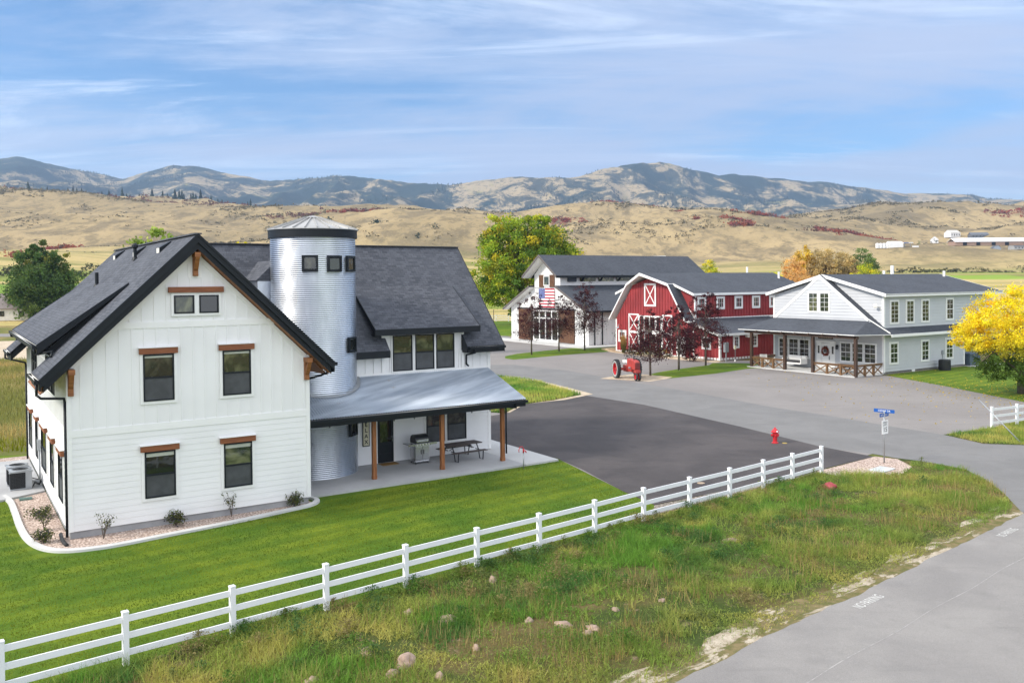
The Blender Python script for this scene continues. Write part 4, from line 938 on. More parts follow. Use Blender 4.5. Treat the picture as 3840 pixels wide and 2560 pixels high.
# air conditioners
def ac_unit(label, u, v, rot):
    t = thing('air_conditioner', label, 'air conditioner', hp(u, v, .09), TH + rot, 'air conditioning units beside the farmhouse')
    mb = MB(); mb.box(-.40, .40, -.40, .40, 0, .06); mb.build('base', M_ZINC, t, bevel=.02)
    mb = MB(); mb.use(M_RUBBER); mb.box(-.385, .385, -.385, .385, .06, .72)
    mb.use(M_DSTEEL)
    for k in range(14): x = -.37 + k * .057; mb.box(x - .004, x + .004, -.395, -.385, .07, .71); mb.box(-.395, -.385, x - .004, x + .004, .07, .71)
    for k in range(11): z = .1 + k * .058; mb.box(-.38, .38, -.397, -.386, z - .004, z + .004); mb.box(-.397, -.386, -.38, .38, z - .004, z + .004)
    mb.build('coil_guard', None, t)
    mb = MB(); mb.box(.16, .405, -.405, .405, .06, .73); mb.build('side_panel', M_ZINC, t, bevel=.015)
    mb = MB(); mb.use(M_ZINC); mb.lathe([(.30, .74), (.30, .80), (.34, .81), (.40, .79), (.41, .72)], (0, 0, 0), 40)
    for i in range(4): mb.tube([(.39 * (1 if i % 3 == 0 else -1), .39 * (1 if i < 2 else -1), .71), (.39 * (1 if i % 3 == 0 else -1), .39 * (1 if i < 2 else -1), .77)], .05, 8)
    mb.box(-.41, .41, -.41, -.3, .71, .765); mb.box(-.41, .41, .3, .41, .71, .765); mb.box(-.41, -.3, -.3, .3, .71, .765); mb.box(.3, .41, -.3, .3, .71, .765)
    mb.build('top_cover', None, t)
    mb = MB()
    for r_ in (.06, .12, .18, .24, .29): mb.lathe([(r_ - .006, .80), (r_ + .006, .80), (r_, .806)], (0, 0, 0), 32)
    mb.lathe([(0, .76), (.29, .76)], (0, 0, 0), 24); mb.lathe([(0, .82), (.07, .815), (.07, .80)], (0, 0, 0), 16)
    mb.build('fan_grille', M_RUBBER, t)
ac_unit('dark grey air conditioner with pale top, nearer the house corner', -.82, 9.2, .0)
ac_unit('dark grey air conditioner half hidden behind the nearer unit', -.86, 10.25, 0)
mb = MB(); mb.tube([(0, .6, .12), (-.02, .15, .1), (.0, -.3, .06), (.05, -.62, .05)], .06, 12); o = mb.build('drain_hose', M_RUBBER, smooth=True); o.location = hp(-.22, -.15, .03); o.rotation_euler = (0, 0, TH); tag(o, 'black corrugated drain hose curving from the corner downspout', 'hose')
mb = MB(); mb.box(-.22, .22, -.15, .15, 0, .1); o = mb.build('valve_box', vm('teal_green_plastic', (.10, .17, .15), .6)); o.location = hp(-.78, 7.1, .0); o.rotation_euler = (0, 0, TH); tag(o, 'small green irrigation valve box lid in the pink rock bed', 'valve box')

# ================================================================== RAIL FENCE
FP = [(-12.45, 16.19), (-10.58, 17.75), (-8.71, 19.31), (-6.82, 20.89), (-4.90, 22.48), (-3.02, 24.06), (-1.11, 25.66), (.79, 27.2), (2.68, 28.8), (4.56, 30.44), (6.5, 32.02), (8.36, 33.53), (10.08, 34.97), (11.66, 36.24), (13.40, 37.72)]
def rail_fence(name, label, pts, h=1.22, rails=(.28, .66, 1.04), group=None):
    p0 = pts[0]; t = thing(name, label, 'fence', (p0[0], p0[1], 0), 0, group)
    for i, (x, y) in enumerate(pts):
        dx, dy = x - p0[0], y - p0[1]; a = pts[min(i + 1, len(pts) - 1)]; b = pts[max(i - 1, 0)]; ang = math.atan2(a[1] - b[1], a[0] - b[0])
        mb = MB(); mb.box(-.064, .064, -.064, .064, 0, h - .03); mb.box(-.072, .072, -.072, .072, h - .04, h - .015); mb.prism([(-.07, -.07, h - .015), (.07, -.07, h - .015), (.07, .07, h - .015), (-.07, .07, h - .015)], (0, 0, .012))
        po = mb.build('post', M_VINYL, t, bevel=.004); po.location = (dx, dy, 0); lean = random.uniform(-.006, .006); po.rotation_euler = (random.uniform(-.006, .006), lean, ang)
    for (xa, ya), (xb, yb) in zip(pts, pts[1:]):
        for z in rails:
            mb = MB(); A = Vector((xa - p0[0], ya - p0[1], z)); B = Vector((xb - p0[0], yb - p0[1], z)); d = (B - A).normalized() * .06
            mb.beam(A + d, B - d, .04, .14); mb.build('rail', M_VINYL, t)
    return t
rail_fence('rail_fence', 'long white three-rail vinyl fence between green lawn and rough verge', FP)
rail_fence('rail_fence', 'short white three-rail fence at the right edge beside the parking lot', [(26.9, 48.75), (28.9, 49.75), (31.0, 50.9), (33.1, 52.0), (35.2, 53.1)])

# ================================================================== GREY HOUSE (front wall u=0 faces left, side wall v=0 faces the camera)
G0, GT = (32.42, 75.86), .57
gh = thing('grey_house', 'pale grey two-storey house with timber porch, white trim and charcoal roof', 'house', (*G0, 0), GT)
gf = Wall((0, 0, 0), (0, 1, 0), (-1, 0, 0)); gs = Wall((0, 0, 0), (1, 0, 0), (0, -1, 0))
GWd = 12.1; gl = 12.45; gu = 17.4; RV = 6.2
mb = MB(); mb.use(M_GREY)
mb.box(.03, gl - .03, .03, GWd, .05, 4.6); zt = lambda v: 8.6 - .285 * abs(v - 6.05)
mb.prism([(.03, .03, 4.4), (.03, GWd, 4.4), (.03, GWd, zt(GWd)), (.03, 6.05, zt(6.05)), (.03, .03, zt(0))], (gu - .03, 0, 0))
laps(mb, gs, [(.1, .25), (gl, .25), (gl, 3.4), (.1, 3.4)], .28, .034); laps(mb, gs, [(.1, 4.1), (gu, 4.1), (gu, 6.85), (.1, 6.85)], .28, .034)
laps(mb, gf, [(.1, .15), (GWd - .1, .15), (GWd - .1, 4.4), (.1, 4.4)], .28, .034); laps(mb, gf, [(.1, 4.3), (GWd - .1, 4.3), (GWd - .1, zt(0)), (6.05, zt(6.05)), (.1, zt(0))], .28, .034, z0=4.3)
mb.build('siding', None, gh)
mb = MB(); gs.box(mb, -.03, .15, .2, 6.9, -.0, .035); gf.box(mb, -.03, .15, .2, 6.9, 0, .035); gf.box(mb, GWd - .15, GWd + .03, .2, 6.9, 0, .035); gs.box(mb, gl - .1, gl + .08, .2, 3.4, -.05, .04)
mb.build('trim_boards', M_WTRIM, gh)
mb = MB(); mb.box(.05, gl - .03, .03, GWd - .03, 0, .25); mb.build('foundation', vm('tan_foundation', (.33, .28, .22), .9, .15, 2), gh)
# low main roof over the dormers, steep front gable strip, skirt roofs
mb = MB(); rz0, es = 8.86, .285
roof_slab(mb, [(-.5, -.55, rz0 - es * 6.6 + .12), (-.5, 6.05, rz0), (gu + 1.0, 6.05, rz0), (gu + 1.0, -.55, rz0 - es * 6.6 + .12)], .14, M_SH2, M_WTRIM)
roof_slab(mb, [(-.5, 12.65, rz0 - es * 6.6 + .12), (-.5, 6.05, rz0), (gu + 1.0, 6.05, rz0), (gu + 1.0, 12.65, rz0 - es * 6.6 + .12)], .14, M_SH2, M_WTRIM)
ss = .758; zc = lambda v: rz0 - .05 - ss * abs(v - 6.05)
roof_slab(mb, [(-.85, 6.05, rz0 - .03), (-.01, 6.05, rz0 - .03), (-.01, -.65, zc(-.65)), (-.85, .95, zc(.95))], .12, M_SH2, M_WTRIM)
roof_slab(mb, [(-.85, 6.05, rz0 - .03), (-.01, 6.05, rz0 - .03), (-.01, 12.75, zc(12.75)), (-.85, 11.2, zc(11.2))], .12, M_SH2, M_WTRIM)
roof_slab(mb, [(-.02, -.72, 3.56), (-.02, -.0, 4.12), (gu, 0, 4.12), (gl + .55, -.72, 3.56)], .10, M_SH2, M_WTRIM)
roof_slab(mb, [(-.02, 12.82, 3.56), (-.02, 12.1, 4.12), (gl, 12.1, 4.12), (gl + .55, 12.82, 3.56)], .10, M_SH2, M_WTRIM)
# porch roof with a hip at both ends
pz_t, pz_e, pu = 4.98, 3.66, -4.15
roof_slab(mb, [(-.0, 1.2, pz_t), (-.0, 10.9, pz_t), (pu, 12.95, pz_e), (pu, -.05, pz_e)], .06, M_SH2, M_WTRIM)
roof_slab(mb, [(-.0, 1.2, pz_t), (pu, -.05, pz_e), (.15, -.72, 3.58)], .06, M_SH2, M_WTRIM)
roof_slab(mb, [(-.0, 10.9, pz_t), (pu, 12.95, pz_e), (.15, 12.9, 3.58)], .06, M_SH2, M_WTRIM)
mb.build('roof', None, gh)
mb = MB()
for s, ve in ((-1, -.55), (1, 12.65)):
    mb.prism([(-.54, 6.05, rz0 + .01), (-.54, ve, rz0 - es * 6.6 + .13), (-.54, ve, rz0 - es * 6.6 - .15), (-.54, 6.05, rz0 - .28)], (.05, 0, 0))
    mb.box(-.5, gu + 1.0, min(ve, ve + s * -.04), max(ve, ve + s * -.04), rz0 - es * 6.6 - .14, rz0 - es * 6.6 + .10)
    mb.prism([(-.9, 6.05, rz0 - .02), (-.9, 6.05 + s * 5.1, zc(.95)), (-.9, 6.05 + s * 5.1, zc(.95) - .3), (-.9, 6.05, rz0 - .36)], (.06, 0, 0))
mb.box(.05, gl + .5, -.76, -.70, 3.32, 3.55)
mb.prism([(gu + 1.0, 6.05, rz0 + .01), (gu + 1.0, -.55, rz0 - es * 6.6 + .13), (gu + 1.0, -.55, rz0 - es * 6.6 - .15), (gu + 1.0, 6.05, rz0 - .28)], (.04, 0, 0))
mb.build('fascia', M_WTRIM, gh)
mb = MB(); mb.prism([(-.85, 6.05, rz0 - .2), (-.85, .8, zc(.8) - .2), (-.85, .8, 4.6), (-.85, 11.3, 4.6), (-.85, 11.3, zc(11.3) - .2)], (.83, 0, 0)); mb.cur = 0
q = Wall((-.85, 0, 0), (0, 1, 0), (-1, 0, 0)); laps(mb, q, [(1.3, 4.9), (10.8, 4.9), (10.8, 5.0), (6.05, rz0 - .35), (1.3, 5.0)], .28, .034)
mb.build('front_gable', M_GREY, gh)
for (a0, a1) in ((.92, 2.05), (3.25, 4.32), (5.58, 6.66)): window(gh, gs, a0, a1, 4.52, 6.42, frame=M_WTRIM, grid=(2, 5), sash=None, glass=M_GLASSG, tw=.12, base=.02)
window(gh, gs, 9.5, 10.55, 4.6, 6.45, frame=M_WTRIM, grid=(2, 2), tw=.13, base=.02)
for (a0, a1) in ((.85, 1.93), (5.56, 6.62), (9.42, 10.48)): window(gh, gs, a0, a1, .98, 2.72, frame=M_WTRIM, grid=(2, 2), tw=.13, base=.02)
for (a0, a1) in ((4.95, 5.95), (6.2, 7.2)): window(gh, q, a0, a1, 5.42, 7.15, frame=M_WTRIM, grid=(2, 4), sash=None, glass=M_GLASSG, tw=.10, base=.02)
for (a0, a1) in ((7.85, 8.95), (9.1, 10.2), (10.35, 11.4)): window(gh, gf, a0, a1, .95, 2.68, frame=M_WTRIM, grid=(2, 2), tw=.09, base=.02)
for (a0, a1) in ((.75, 1.88), (2.02, 3.15), (3.28, 4.35)): window(gh, gf, a0, a1, .95, 2.62, frame=M_WTRIM, grid=(2, 2), tw=.09, base=.02)
mb = MB(); gf.box(mb, 5.5, 6.45, .12, 2.45, .02, .06); dr = mb.build('door', M_WTRIM, gh)
mb = MB(); gf.box(mb, 5.78, 6.18, 1.6, 2.2, .06, .067); mb.build('pane', M_GLASS, dr)
mb = MB(); gf.box(mb, 5.55, 5.6, .95, 1.3, .06, .1); mb.build('handle', M_DSTEEL, dr)
mb = MB(); gf.box(mb, 4.95, 5.48, .12, 2.5, .02, .07); gf.box(mb, 6.47, 7.0, .12, 2.5, .02, .07); gf.box(mb, 4.9, 7.05, 2.5, 2.68, .02, .09); df = mb.build('door_frame', M_WTRIM, gh)
mb = MB(); gf.box(mb, 5.1, 5.3, 1.5, 2.2, .07, .076); gf.box(mb, 6.65, 6.85, 1.5, 2.2, .07, .076); mb.build('sidelight', M_GLASS, df)
# porch timber
mb = MB(); mb.box(-3.95, -.02, .1, 12.0, 0, .10); mb.build('porch_floor', M_CONCL, gh)
for v in (.12, 4.5, 7.62, 11.6): mb = MB(); mb.box(-3.86, -3.62, v - .12, v + .12, .05, 3.5); mb.build('porch_post', M_WOODD, gh)
mb = MB(); mb.box(-3.86, -3.62, -.1, 12.4, 3.3, 3.52)
for k in range(7): v = 1.6 + k * 1.5; mb.prism([(-4.3, v, 3.46), (-4.3, v, 3.58), (-.0, v, 4.85), (-.0, v, 4.6)], (0, .1, 0))
mb.build('porch_rafters', M_WOODD, gh)
def xrail(p, q_, m):
    p, q_ = Vector((*p, 0)), Vector((*q_, 0)); n = max(1, round((q_ - p).length / 1.35)); mb = MB()
    mb.beam(p + Vector((0, 0, 1.02)), q_ + Vector((0, 0, 1.02)), .2, .06); mb.beam(p + Vector((0, 0, .93)), q_ + Vector((0, 0, .93)), .06, .1)
    for i in range(n + 1):
        a = p.lerp(q_, i / n)
        if 0 < i < n: mb.beam(a + Vector((0, 0, .02)), a + Vector((0, 0, .98)), .17, .17)
        if i < n: b = p.lerp(q_, (i + 1) / n); mb.beam(a + Vector((0, 0, .12)), b + Vector((0, 0, .9)), .09, .05, (0, 0, 1)); mb.beam(a + Vector((0, 0, .9)), b + Vector((0, 0, .12)), .05, .09, (0, 0, 1))
    mb.build('railing', m, gh)
xrail((-3.74, .2), (-3.74, 4.42), M_WOODM); xrail((-3.74, 7.7), (-3.74, 11.55), M_WOODM); xrail((-3.7, .12), (-.1, .12), M_WOODM); xrail((-3.7, 11.7), (-.1, 11.9), M_WOODM)
mb = MB(); gf.box(mb, 5.2, 6.8, 2.85, 3.15, .03, .07); mb.build('name_board', M_WOODD, gh)
mb = MB()
for k in range(11): v = 6.62 - k * .125; mb.box(-.078, -.072, v - .03, v + .03, 2.95 + .02 * (k % 2), 3.06 - .015 * (k % 3))   # unreadable strokes
mb.build('name_board_lettering', M_CREAM, gh)
for v in (4.7, 7.25):
    mb = MB(); mb.lathe([(0, 0), (.09, .02), (.12, .28), (.14, .30), (.03, .42), (0, .44)], (-.16, v, 1.95), 10); mb.box(-.1, 0, v - .03, v + .03, 2.3, 2.36); mb.build('porch_lantern', M_DSTEEL, gh)
for (u, v) in ((10.5, 6.2), (9.6, 6.5)): mb = MB(); mb.tube([(u, v, 8.6), (u, v, 9.7 if u > 10 else 9.2)], .16 if u > 10 else .12, 12); mb.build('roof_pipe', M_WTRIM, gh)
mb = MB(); mb.tube([(17.5, 5.0, 8.4), (17.5, 5.0, 9.15)], .12, 12); mb.build('roof_pipe', M_WTRIM, gh)
mb = MB(); mb.lathe([(0, 0), (.12, .02), (.2, .07)], (-.5, .55, 6.05), 18, 'x'); mb.tube([(-.5, .55, 6.05), (-.1, .3, 5.9), (-.03, .3, 5.6)], .03, 6); mb.build('satellite_dish', M_GUTTER, gh)
def gp(u, v, z=0): return tuple(frame_pt(G0, GT, u, v, z))
# wreath
t = thing('wreath', 'round reddish-brown wreath hanging on the white front door', 'wreath', gp(-.13, 5.98, 1.72), GT)
mb = MB(); rr = random.Random(3)
for k in range(220):
    a = rr.uniform(0, 6.283); r_ = .34 + rr.gauss(0, .055); c = Vector((rr.gauss(0, .03), r_ * math.cos(a), r_ * math.sin(a))); d = Vector((rr.uniform(-1, 1), rr.uniform(-1, 1), rr.uniform(-1, 1))).normalized() * .09; e = d.cross(Vector((1, 0, 0))).normalized() * .035
    mb.face([c - d, c + e, c + d, c - e])
mb.build('twigs', vm('dry_red_brown_twigs', (.22, .045, .02), .8, .3, 8), t)
# porch swing
t = thing('porch_swing', 'white porch swing bed with dark cushion hanging on ropes', 'swing', gp(-1.1, 8.7, .45), GT)
mb = MB(); mb.box(-.5, .5, -1.1, 1.1, 0, .12); mb.box(.42, .5, -1.1, 1.1, .12, .75); mb.box(-.45, .5, -1.1, -1.02, .12, .5); mb.box(-.45, .5, 1.02, 1.1, .12, .5); mb.build('frame', M_WTRIM, t)
mb = MB(); mb.box(-.46, .4, -1.0, 1.0, .12, .3); mb.build('cushion', vm('charcoal_cushion', (.05, .05, .055), .9), t, bevel=.04)
for v in (-1.06, 1.06):
    for u in (-.4, .4): mb = MB(); mb.tube([(u, v, .1), (u * .3, v, 3.5)], .014, 5); mb.build('rope', M_WOODD, t)
# porch table set
t = thing('porch_bench_table', 'dark picnic table behind the timber porch railing', 'table', gp(-1.9, 2.4, .1), GT)
mb = MB(); mb.box(-.4, .4, -.9, .9, .7, .75); mb.build('tabletop', M_WOODD, t)
for s in (-1, 1): mb = MB(); mb.box(s * .75 - .13, s * .75 + .13, -.9, .9, .42, .46); mb.build('bench', M_WOODD, t)
for y in (-.6, .6): mb = MB(); mb.beam((-.8, y, 0), (-.2, y, .7), .08, .08); mb.beam((.8, y, 0), (.2, y, .7), .08, .08); mb.box(-.8, .8, y - .04, y + .04, .38, .44); mb.build('leg_frame', M_DSTEEL, t)
t = thing('porch_chair', 'pale armchair at the far end of the timber porch', 'chair', gp(-2.6, 11.0, .1), GT - .6)
mb = MB(); mb.box(-.35, .35, -.35, .35, .35, .42); mb.build('seat', M_GUTTER, t); mb = MB(); mb.prism([(-.35, .3, .4), (-.35, .36, .4), (-.35, .52, 1.1), (-.35, .46, 1.1)], (.7, 0, 0)); mb.build('backrest', M_GUTTER, t)
for x in (-.32, .32):
    for y in (-.3, .3): mb = MB(); mb.box(x - .03, x + .03, y - .03, y + .03, 0, .6 if y < 0 else .4); mb.build('leg', M_GUTTER, t)
# round air conditioner
t = thing('air_conditioner', 'round dark air conditioner standing against the grey side wall', 'air conditioner', gp(7.75, -.9, .02), GT)
mb = MB(); mb.lathe([(0, 0), (.52, 0), (.52, .04)], (0, 0, 0), 28); mb.lathe([(.48, .04), (.5, .06), (.5, .86)], (0, 0, 0), 36)
for k in range(36): a = k * math.pi / 18; mb.beam((.505 * math.cos(a), .505 * math.sin(a), .06), (.505 * math.cos(a), .505 * math.sin(a), .86), .015, .02, (math.cos(a), math.sin(a), 0))
mb.build('coil_guard', M_DSTEEL, t); mb = MB(); mb.lathe([(.52, .86), (.52, .93), (.40, .99), (.12, 1.0), (0, 1.0)], (0, 0, 0), 28); mb.build('top_cover', M_DSTEEL, t)
mb = MB(); gs.box(mb, 8.7, 8.95, 1.35, 1.75, .03, .14); mb.tube([gs.P(8.82, 1.35, .08), gs.P(8.82, .6, .08), gs.P(8.3, .4, .5)], .03, 6); mb.build('disconnect_box', M_ZINC, gh)
mb = MB(); gs.box(mb, 4.1, 4.55, .05, .24, -.05, .03); mb.build('foundation_vent', M_WTRIM, gh)
t = thing('hot_tub', 'dark blue covered hot tub behind the far corner of the grey house', 'hot tub', gp(13.9, .6, .1), GT)  # covered hot tub on the back patio
mb = MB(); mb.box(-.9, .9, -.9, .9, 0, .95); mb.build('shell', vm('slate_blue_cover', (.07, .10, .13), .6), t, bevel=.06); mb = MB(); mb.box(-.95, .95, -.95, .95, .95, 1.12); mb.build('cover', MATS['slate_blue_cover'], t, bevel=.05)
mb = MB(); mb.box(12.5, 17.6, -.9, 2.8, 0, .06); o = mb.build('back_patio', M_CONCL); o['kind'] = 'structure'; o.matrix_world = Matrix.Translation((*G0, 0)) @ Matrix.Rotation(GT, 4, 'Z')

# ================================================================== RED BARN
B0, BT = (21.42, 89.67), .575
bn = thing('red_barn', 'red barn-shaped house with white trim, gambrel front and side annex', 'barn', (*B0, 0), BT)
bf = Wall((0, 0, 0), (0, 1, 0), (-1, 0, 0)); bs = Wall((0, 0, 0), (1, 0, 0), (0, -1, 0)); BC = 10.65
gam = [(16.62, .15), (16.62, 3.9), (13.55, 7.9), (BC, 8.7), (7.75, 7.9), (5.15, 4.3), (5.0, .15)]
mb = MB(); mb.use(M_RED)
mb.prism([(.03, v, z) for v, z in gam], (20, 0, 0)); mb.box(.03, 12.4, .03, 5.2, .1, 2.9); mb.prism([(.03, .03, 2.8), (.03, 5.2, 2.8), (.03, 5.2, 4.25)], (12.4, 0, 0))
bu = Wall((0, 4.5, 0), (1, 0, 0), (0, -1, 0)); bd = Wall((.95, 0, 0), (0, 1, 0), (-1, 0, 0))
mb.box(.97, 19, 4.52, 8, 3.8, 7.05); mb.box(.97, 19, 13.3, 16.8, 3.8, 7.05)
for w, pl_ in ((bf, gam), (bf, [(0, .15), (5, .15), (5, 4.2), (3.6, 3.95), (0, 2.9)])):
    plate(mb, w, pl_, -.03, .003); battens(mb, w, pl_, .45, .07, .055)
plate(mb, bs, [(0, .15), (12.4, .15), (12.4, 2.9), (0, 2.9)], -.03, .003); battens(mb, bs, [(0, .15), (12.4, .15), (12.4, 2.9), (0, 2.9)], .45, .07, .055)
battens(mb, bu, [(.95, 4.3), (18, 4.3), (18, 7.05), (.95, 7.05)], .45, .07, .055); pd = [(4.5, 4.3), (8.2, 8.0), (4.5, 7.0)]; plate(mb, bd, pd, -.03, .003); battens(mb, bd, pd, .41)
bf.box(mb, 6.1, 15.2, 5.78, 5.9, 0, .03)
mb.build('siding', None, bn)
mb = MB(); bs.box(mb, -.04, .16, .1, 2.95, 0, .04); bf.box(mb, -.04, .16, .1, 2.95, 0, .04); bs.box(mb, 0, 12.4, .12, .34, 0, .035); bf.box(mb, 0, 3.6, .12, .34, 0, .035)
bf.box(mb, 16.45, 16.66, .1, 3.9, 0, .04); bf.box(mb, 3.62, 3.86, .1, 4.1, 0, .045); bf.box(mb, 5.0, 16.5, .1, .22, 0, .035)
bu.box(mb, .9, 1.1, 4.2, 7.05, 0, .04); bd.box(mb, 4.46, 4.62, 4.3, 7.05, 0, .04); bu.box(mb, .9, 14, 4.12, 4.32, 0, .05)
mb.beam((.9, 4.55, 4.42), (.9, 8.3, 8.12), .06, .16)
mb.build('trim_boards', M_WTRIM, bn)
mb = MB(); mb.box(.04, 12.3, .04, 16.5, 0, .12); mb.build('foundation', MATS['tan_foundation'], bn)
mb = MB(); kr = lambda v: 9.28 - .35 * abs(v - BC)
HU = -.55
# upper roof with hay hood, steep strips, annex roof
roof_slab(mb, [(-1.55, BC, 9.28), (20.6, BC, 9.28), (20.6, 4.15, kr(4.15)), (.35, 4.15, kr(4.15)), (.35, 7.2, kr(7.2)), (HU, 7.2, kr(7.2))], .12, M_SH2, M_WTRIM)
roof_slab(mb, [(-1.55, BC, 9.28), (20.6, BC, 9.28), (20.6, 17.15, kr(17.15)), (.35, 17.15, kr(17.15)), (.35, 14.1, kr(14.1)), (HU, 14.1, kr(14.1))], .12, M_SH2, M_WTRIM)
roof_slab(mb, [(HU, 7.25, kr(7.2)), (.98, 7.25, kr(7.2)), (.98, 4.6, 4.25), (HU, 4.6, 4.25)], .12, M_SH2, M_WTRIM)
roof_slab(mb, [(HU, 14.05, kr(14.1)), (.98, 14.05, kr(14.1)), (.98, 17.3, 3.95), (HU, 17.3, 3.95)], .12, M_SH2, M_WTRIM)
roof_slab(mb, [(HU, 4.62, 4.27), (12.6, 4.62, 4.27), (12.6, -.35, 2.88), (HU, -.35, 2.88)], .10, M_SH2, M_WTRIM)
mb.build('roof', None, bn)
mb = MB()
def rake(pts, u, dep=.26):
    for (v0, z0), (v1, z1) in zip(pts, pts[1:]): mb.prism([(u, v0, z0), (u, v1, z1), (u, v1, z1 - dep), (u, v0, z0 - dep)], (.06, 0, 0))
rake([(17.3, 3.97), (14.1, kr(14.1))], HU - .04); rake([(7.2, kr(7.2)), (4.6, 4.27), (-.35, 2.9)], HU - .04)
for s in (-1, 1): mb.prism([(HU - .04, BC + s * 3.5, kr(7.15) + .01), (-1.6, BC, 9.29), (-1.6, BC, 9.0), (HU - .04, BC + s * 3.5, kr(7.15) - .27)], (.06, 0, 0))
rake([(7.9, kr(7.9)), (4.15, kr(4.15))], .31); rake([(13.4, kr(13.4)), (17.15, kr(17.15))], .31)
mb.box(.33, 20.6, 4.1, 4.16, kr(4.15) - .25, kr(4.15) + .0); mb.box(HU, 12.6, -.4, -.34, 2.64, 2.87)
mb.build('fascia', M_WTRIM, bn)
def xdoor(name, a0, a1, z0, z1, d, split=None, parent=bn, w=bf, tw=.14):
    mb = MB(); mb.use(M_WTRIM)
    segs = [(z0, z1)] if not split else [(z0, split), (split, z1)]
    for (b0, b1) in segs:
        w.box(mb, a0, a1, b0, b0 + tw, d, d + .05); w.box(mb, a0, a1, b1 - tw, b1, d, d + .05); w.box(mb, a0, a0 + tw, b0 + tw, b1 - tw, d, d + .05); w.box(mb, a1 - tw, a1, b0 + tw, b1 - tw, d, d + .05)
        for (x, y) in (((a0 + tw, b0 + tw), (a1 - tw, b1 - tw)), ((a0 + tw, b1 - tw), (a1 - tw, b0 + tw))): mb.beam(w.P(x[0], x[1], d + .02), w.P(y[0], y[1], d + .02), .05, .12, (0, 0, 1))
    mb.use(M_RED); w.box(mb, a0 + tw, a1 - tw, z0 + tw, z1 - tw, d, d + .012)
    return mb.build(name, None, parent)
xdoor('loft_door', 9.6, 11.55, 5.5, 8.1, .02, tw=.2); xdoor('barn_door', 12.5, 14.28, .2, 4.6, .03, split=2.5); xdoor('barn_door', 6.98, 8.6, .2, 4.6, .03, split=2.5)
for a in (8.75, 9.75, 10.7, 11.6): window(bn, bf, a, a + .8, 2.7, 4.35, frame=M_WTRIM, sash=None, tw=.08, base=.02)
mb = MB(); bf.box(mb, 8.6, 12.5, .15, 2.35, .02, .03); eg = mb.build('entry_glazing', M_GLASS, bn)
mb = MB()
for a in (8.6, 9.55, 10.5, 11.45, 12.38): bf.box(mb, a, a + .12, .15, 2.45, .03, .08)
bf.box(mb, 8.6, 12.5, 2.35, 2.6, .02, .08); mb.build('glazing_frame', M_WTRIM, eg)
window(bn, bf, 14.92, 15.96, 1.42, 2.42, frame=M_WTRIM, grid=(3, 2), sash=None, tw=.2, base=.02)
mb = MB(); bf.box(mb, 4.95, 6.35, .15, 2.3, .03, .07); mb.build('door', M_WTRIM, bn)
for a in (1.45, 4.32, 7.2, 10.05, 12.9): window(bn, bu, a, a + .92, 5.38, 6.42, frame=M_WTRIM, grid=(3, 2), sash=None, tw=.2, base=.02)
for a in (2.05, 4.85): window(bn, bs, a, a + .6, 1.42, 2.48, frame=M_WTRIM, grid=(2, 3), sash=None, tw=.16, base=.02)
window(bn, bf, 1.4, 2.4, 1.3, 2.3, frame=M_WTRIM, grid=(2, 2), sash=None, tw=.16, base=.02)
def barn_lamp(w, a, z):
    mb = MB(); p = w.P(a, z, 0); n = w.n
    mb.tube([p, p + n * .25 + Vector((0, 0, .28)), p + n * .5 + Vector((0, 0, .1)), p + n * .5], .03, 8); mb.lathe([(.06, 0), (.12, -.12), (.30, -.26)], p + n * .5, 18); mb.build('wall_lamp', M_STEEL, bn, smooth=True)
barn_lamp(bf, 15.63, 3.1)
mb = MB(); bs.box(mb, 3.75, 4.3, 2.35, 2.75, .02, .35); mb.build('wall_light_box', M_GUTTER, bn)
for (u, v) in ((19.3, 8.6), (17.0, 11.6)): mb = MB(); mb.tube([(u, v, 8.4), (u, v, 9.35 if v < 10 else 10.0)], .13, 12); mb.build('roof_pipe', M_WTRIM, bn)
def bp(u, v, z=0): return tuple(frame_pt(B0, BT, u, v, z))
t = thing('utility_cabinet', 'grey electric meter cabinet on a post at the red annex corner', 'meter cabinet', bp(.3, -.55, 0), BT)
mb = MB(); mb.box(-.05, .05, -.05, .05, 0, 1.1); mb.build('post', M_ZINC, t); mb = MB(); mb.box(-.26, .26, -.14, .14, 1.0, 2.0); mb.build('cabinet', M_ZINC, t, bevel=.02)
t = thing('gas_riser', 'slim grey pipe riser with small tan box beside the red wall', 'pipe', bp(1.25, -.9, 0), BT)
mb = MB(); mb.tube([(0, 0, 0), (0, 0, 1.3)], .03, 8); mb.build('pipe', M_ZINC, t); mb = MB(); mb.box(-.11, .11, -.06, .06, 1.25, 1.65); mb.build('box', M_CREAM, t); mb = MB(); mb.tube([(0, 0, 0), (0, 0, .2)], .09, 10); mb.build('collar', M_WTRIM, t)

# ================================================================== CLUBHOUSE
C0, CT = (9.73, 111.12), .575
ch = thing('clubhouse', 'long white clubhouse with raised clerestory roof and brown barn doors', 'clubhouse', (*C0, 0), CT)
cf = Wall((0, 0, 0), (0, 1, 0), (-1, 0, 0)); cs_ = Wall((0, 0, 0), (1, 0, 0), (0, -1, 0)); cu = Wall((0, 6.05, 0), (1, 0, 0), (0, -1, 0)); CV = 9.07
fp_ = [(0, .15), (18.14, .15), (18.14, 4.9), (12.15, 7.6), (12.15, 9.35), (CV, 11.75), (6.02, 9.35), (6.02, 7.6), (0, 4.9)]
mb = MB(); mb.use(M_WHITE); mb.prism([(.02, v, z) for v, z in [(0, .15), (18.14, .15), (18.14, 4.9), (12.15, 7.6), (6.02, 7.6), (0, 4.9)]], (24.5, 0, 0)); mb.prism([(.02, v, z) for v, z in [(6.05, 7.4), (12.12, 7.4), (12.12, 9.35), (CV, 11.75), (6.05, 9.35)]], (24.5, 0, 0))
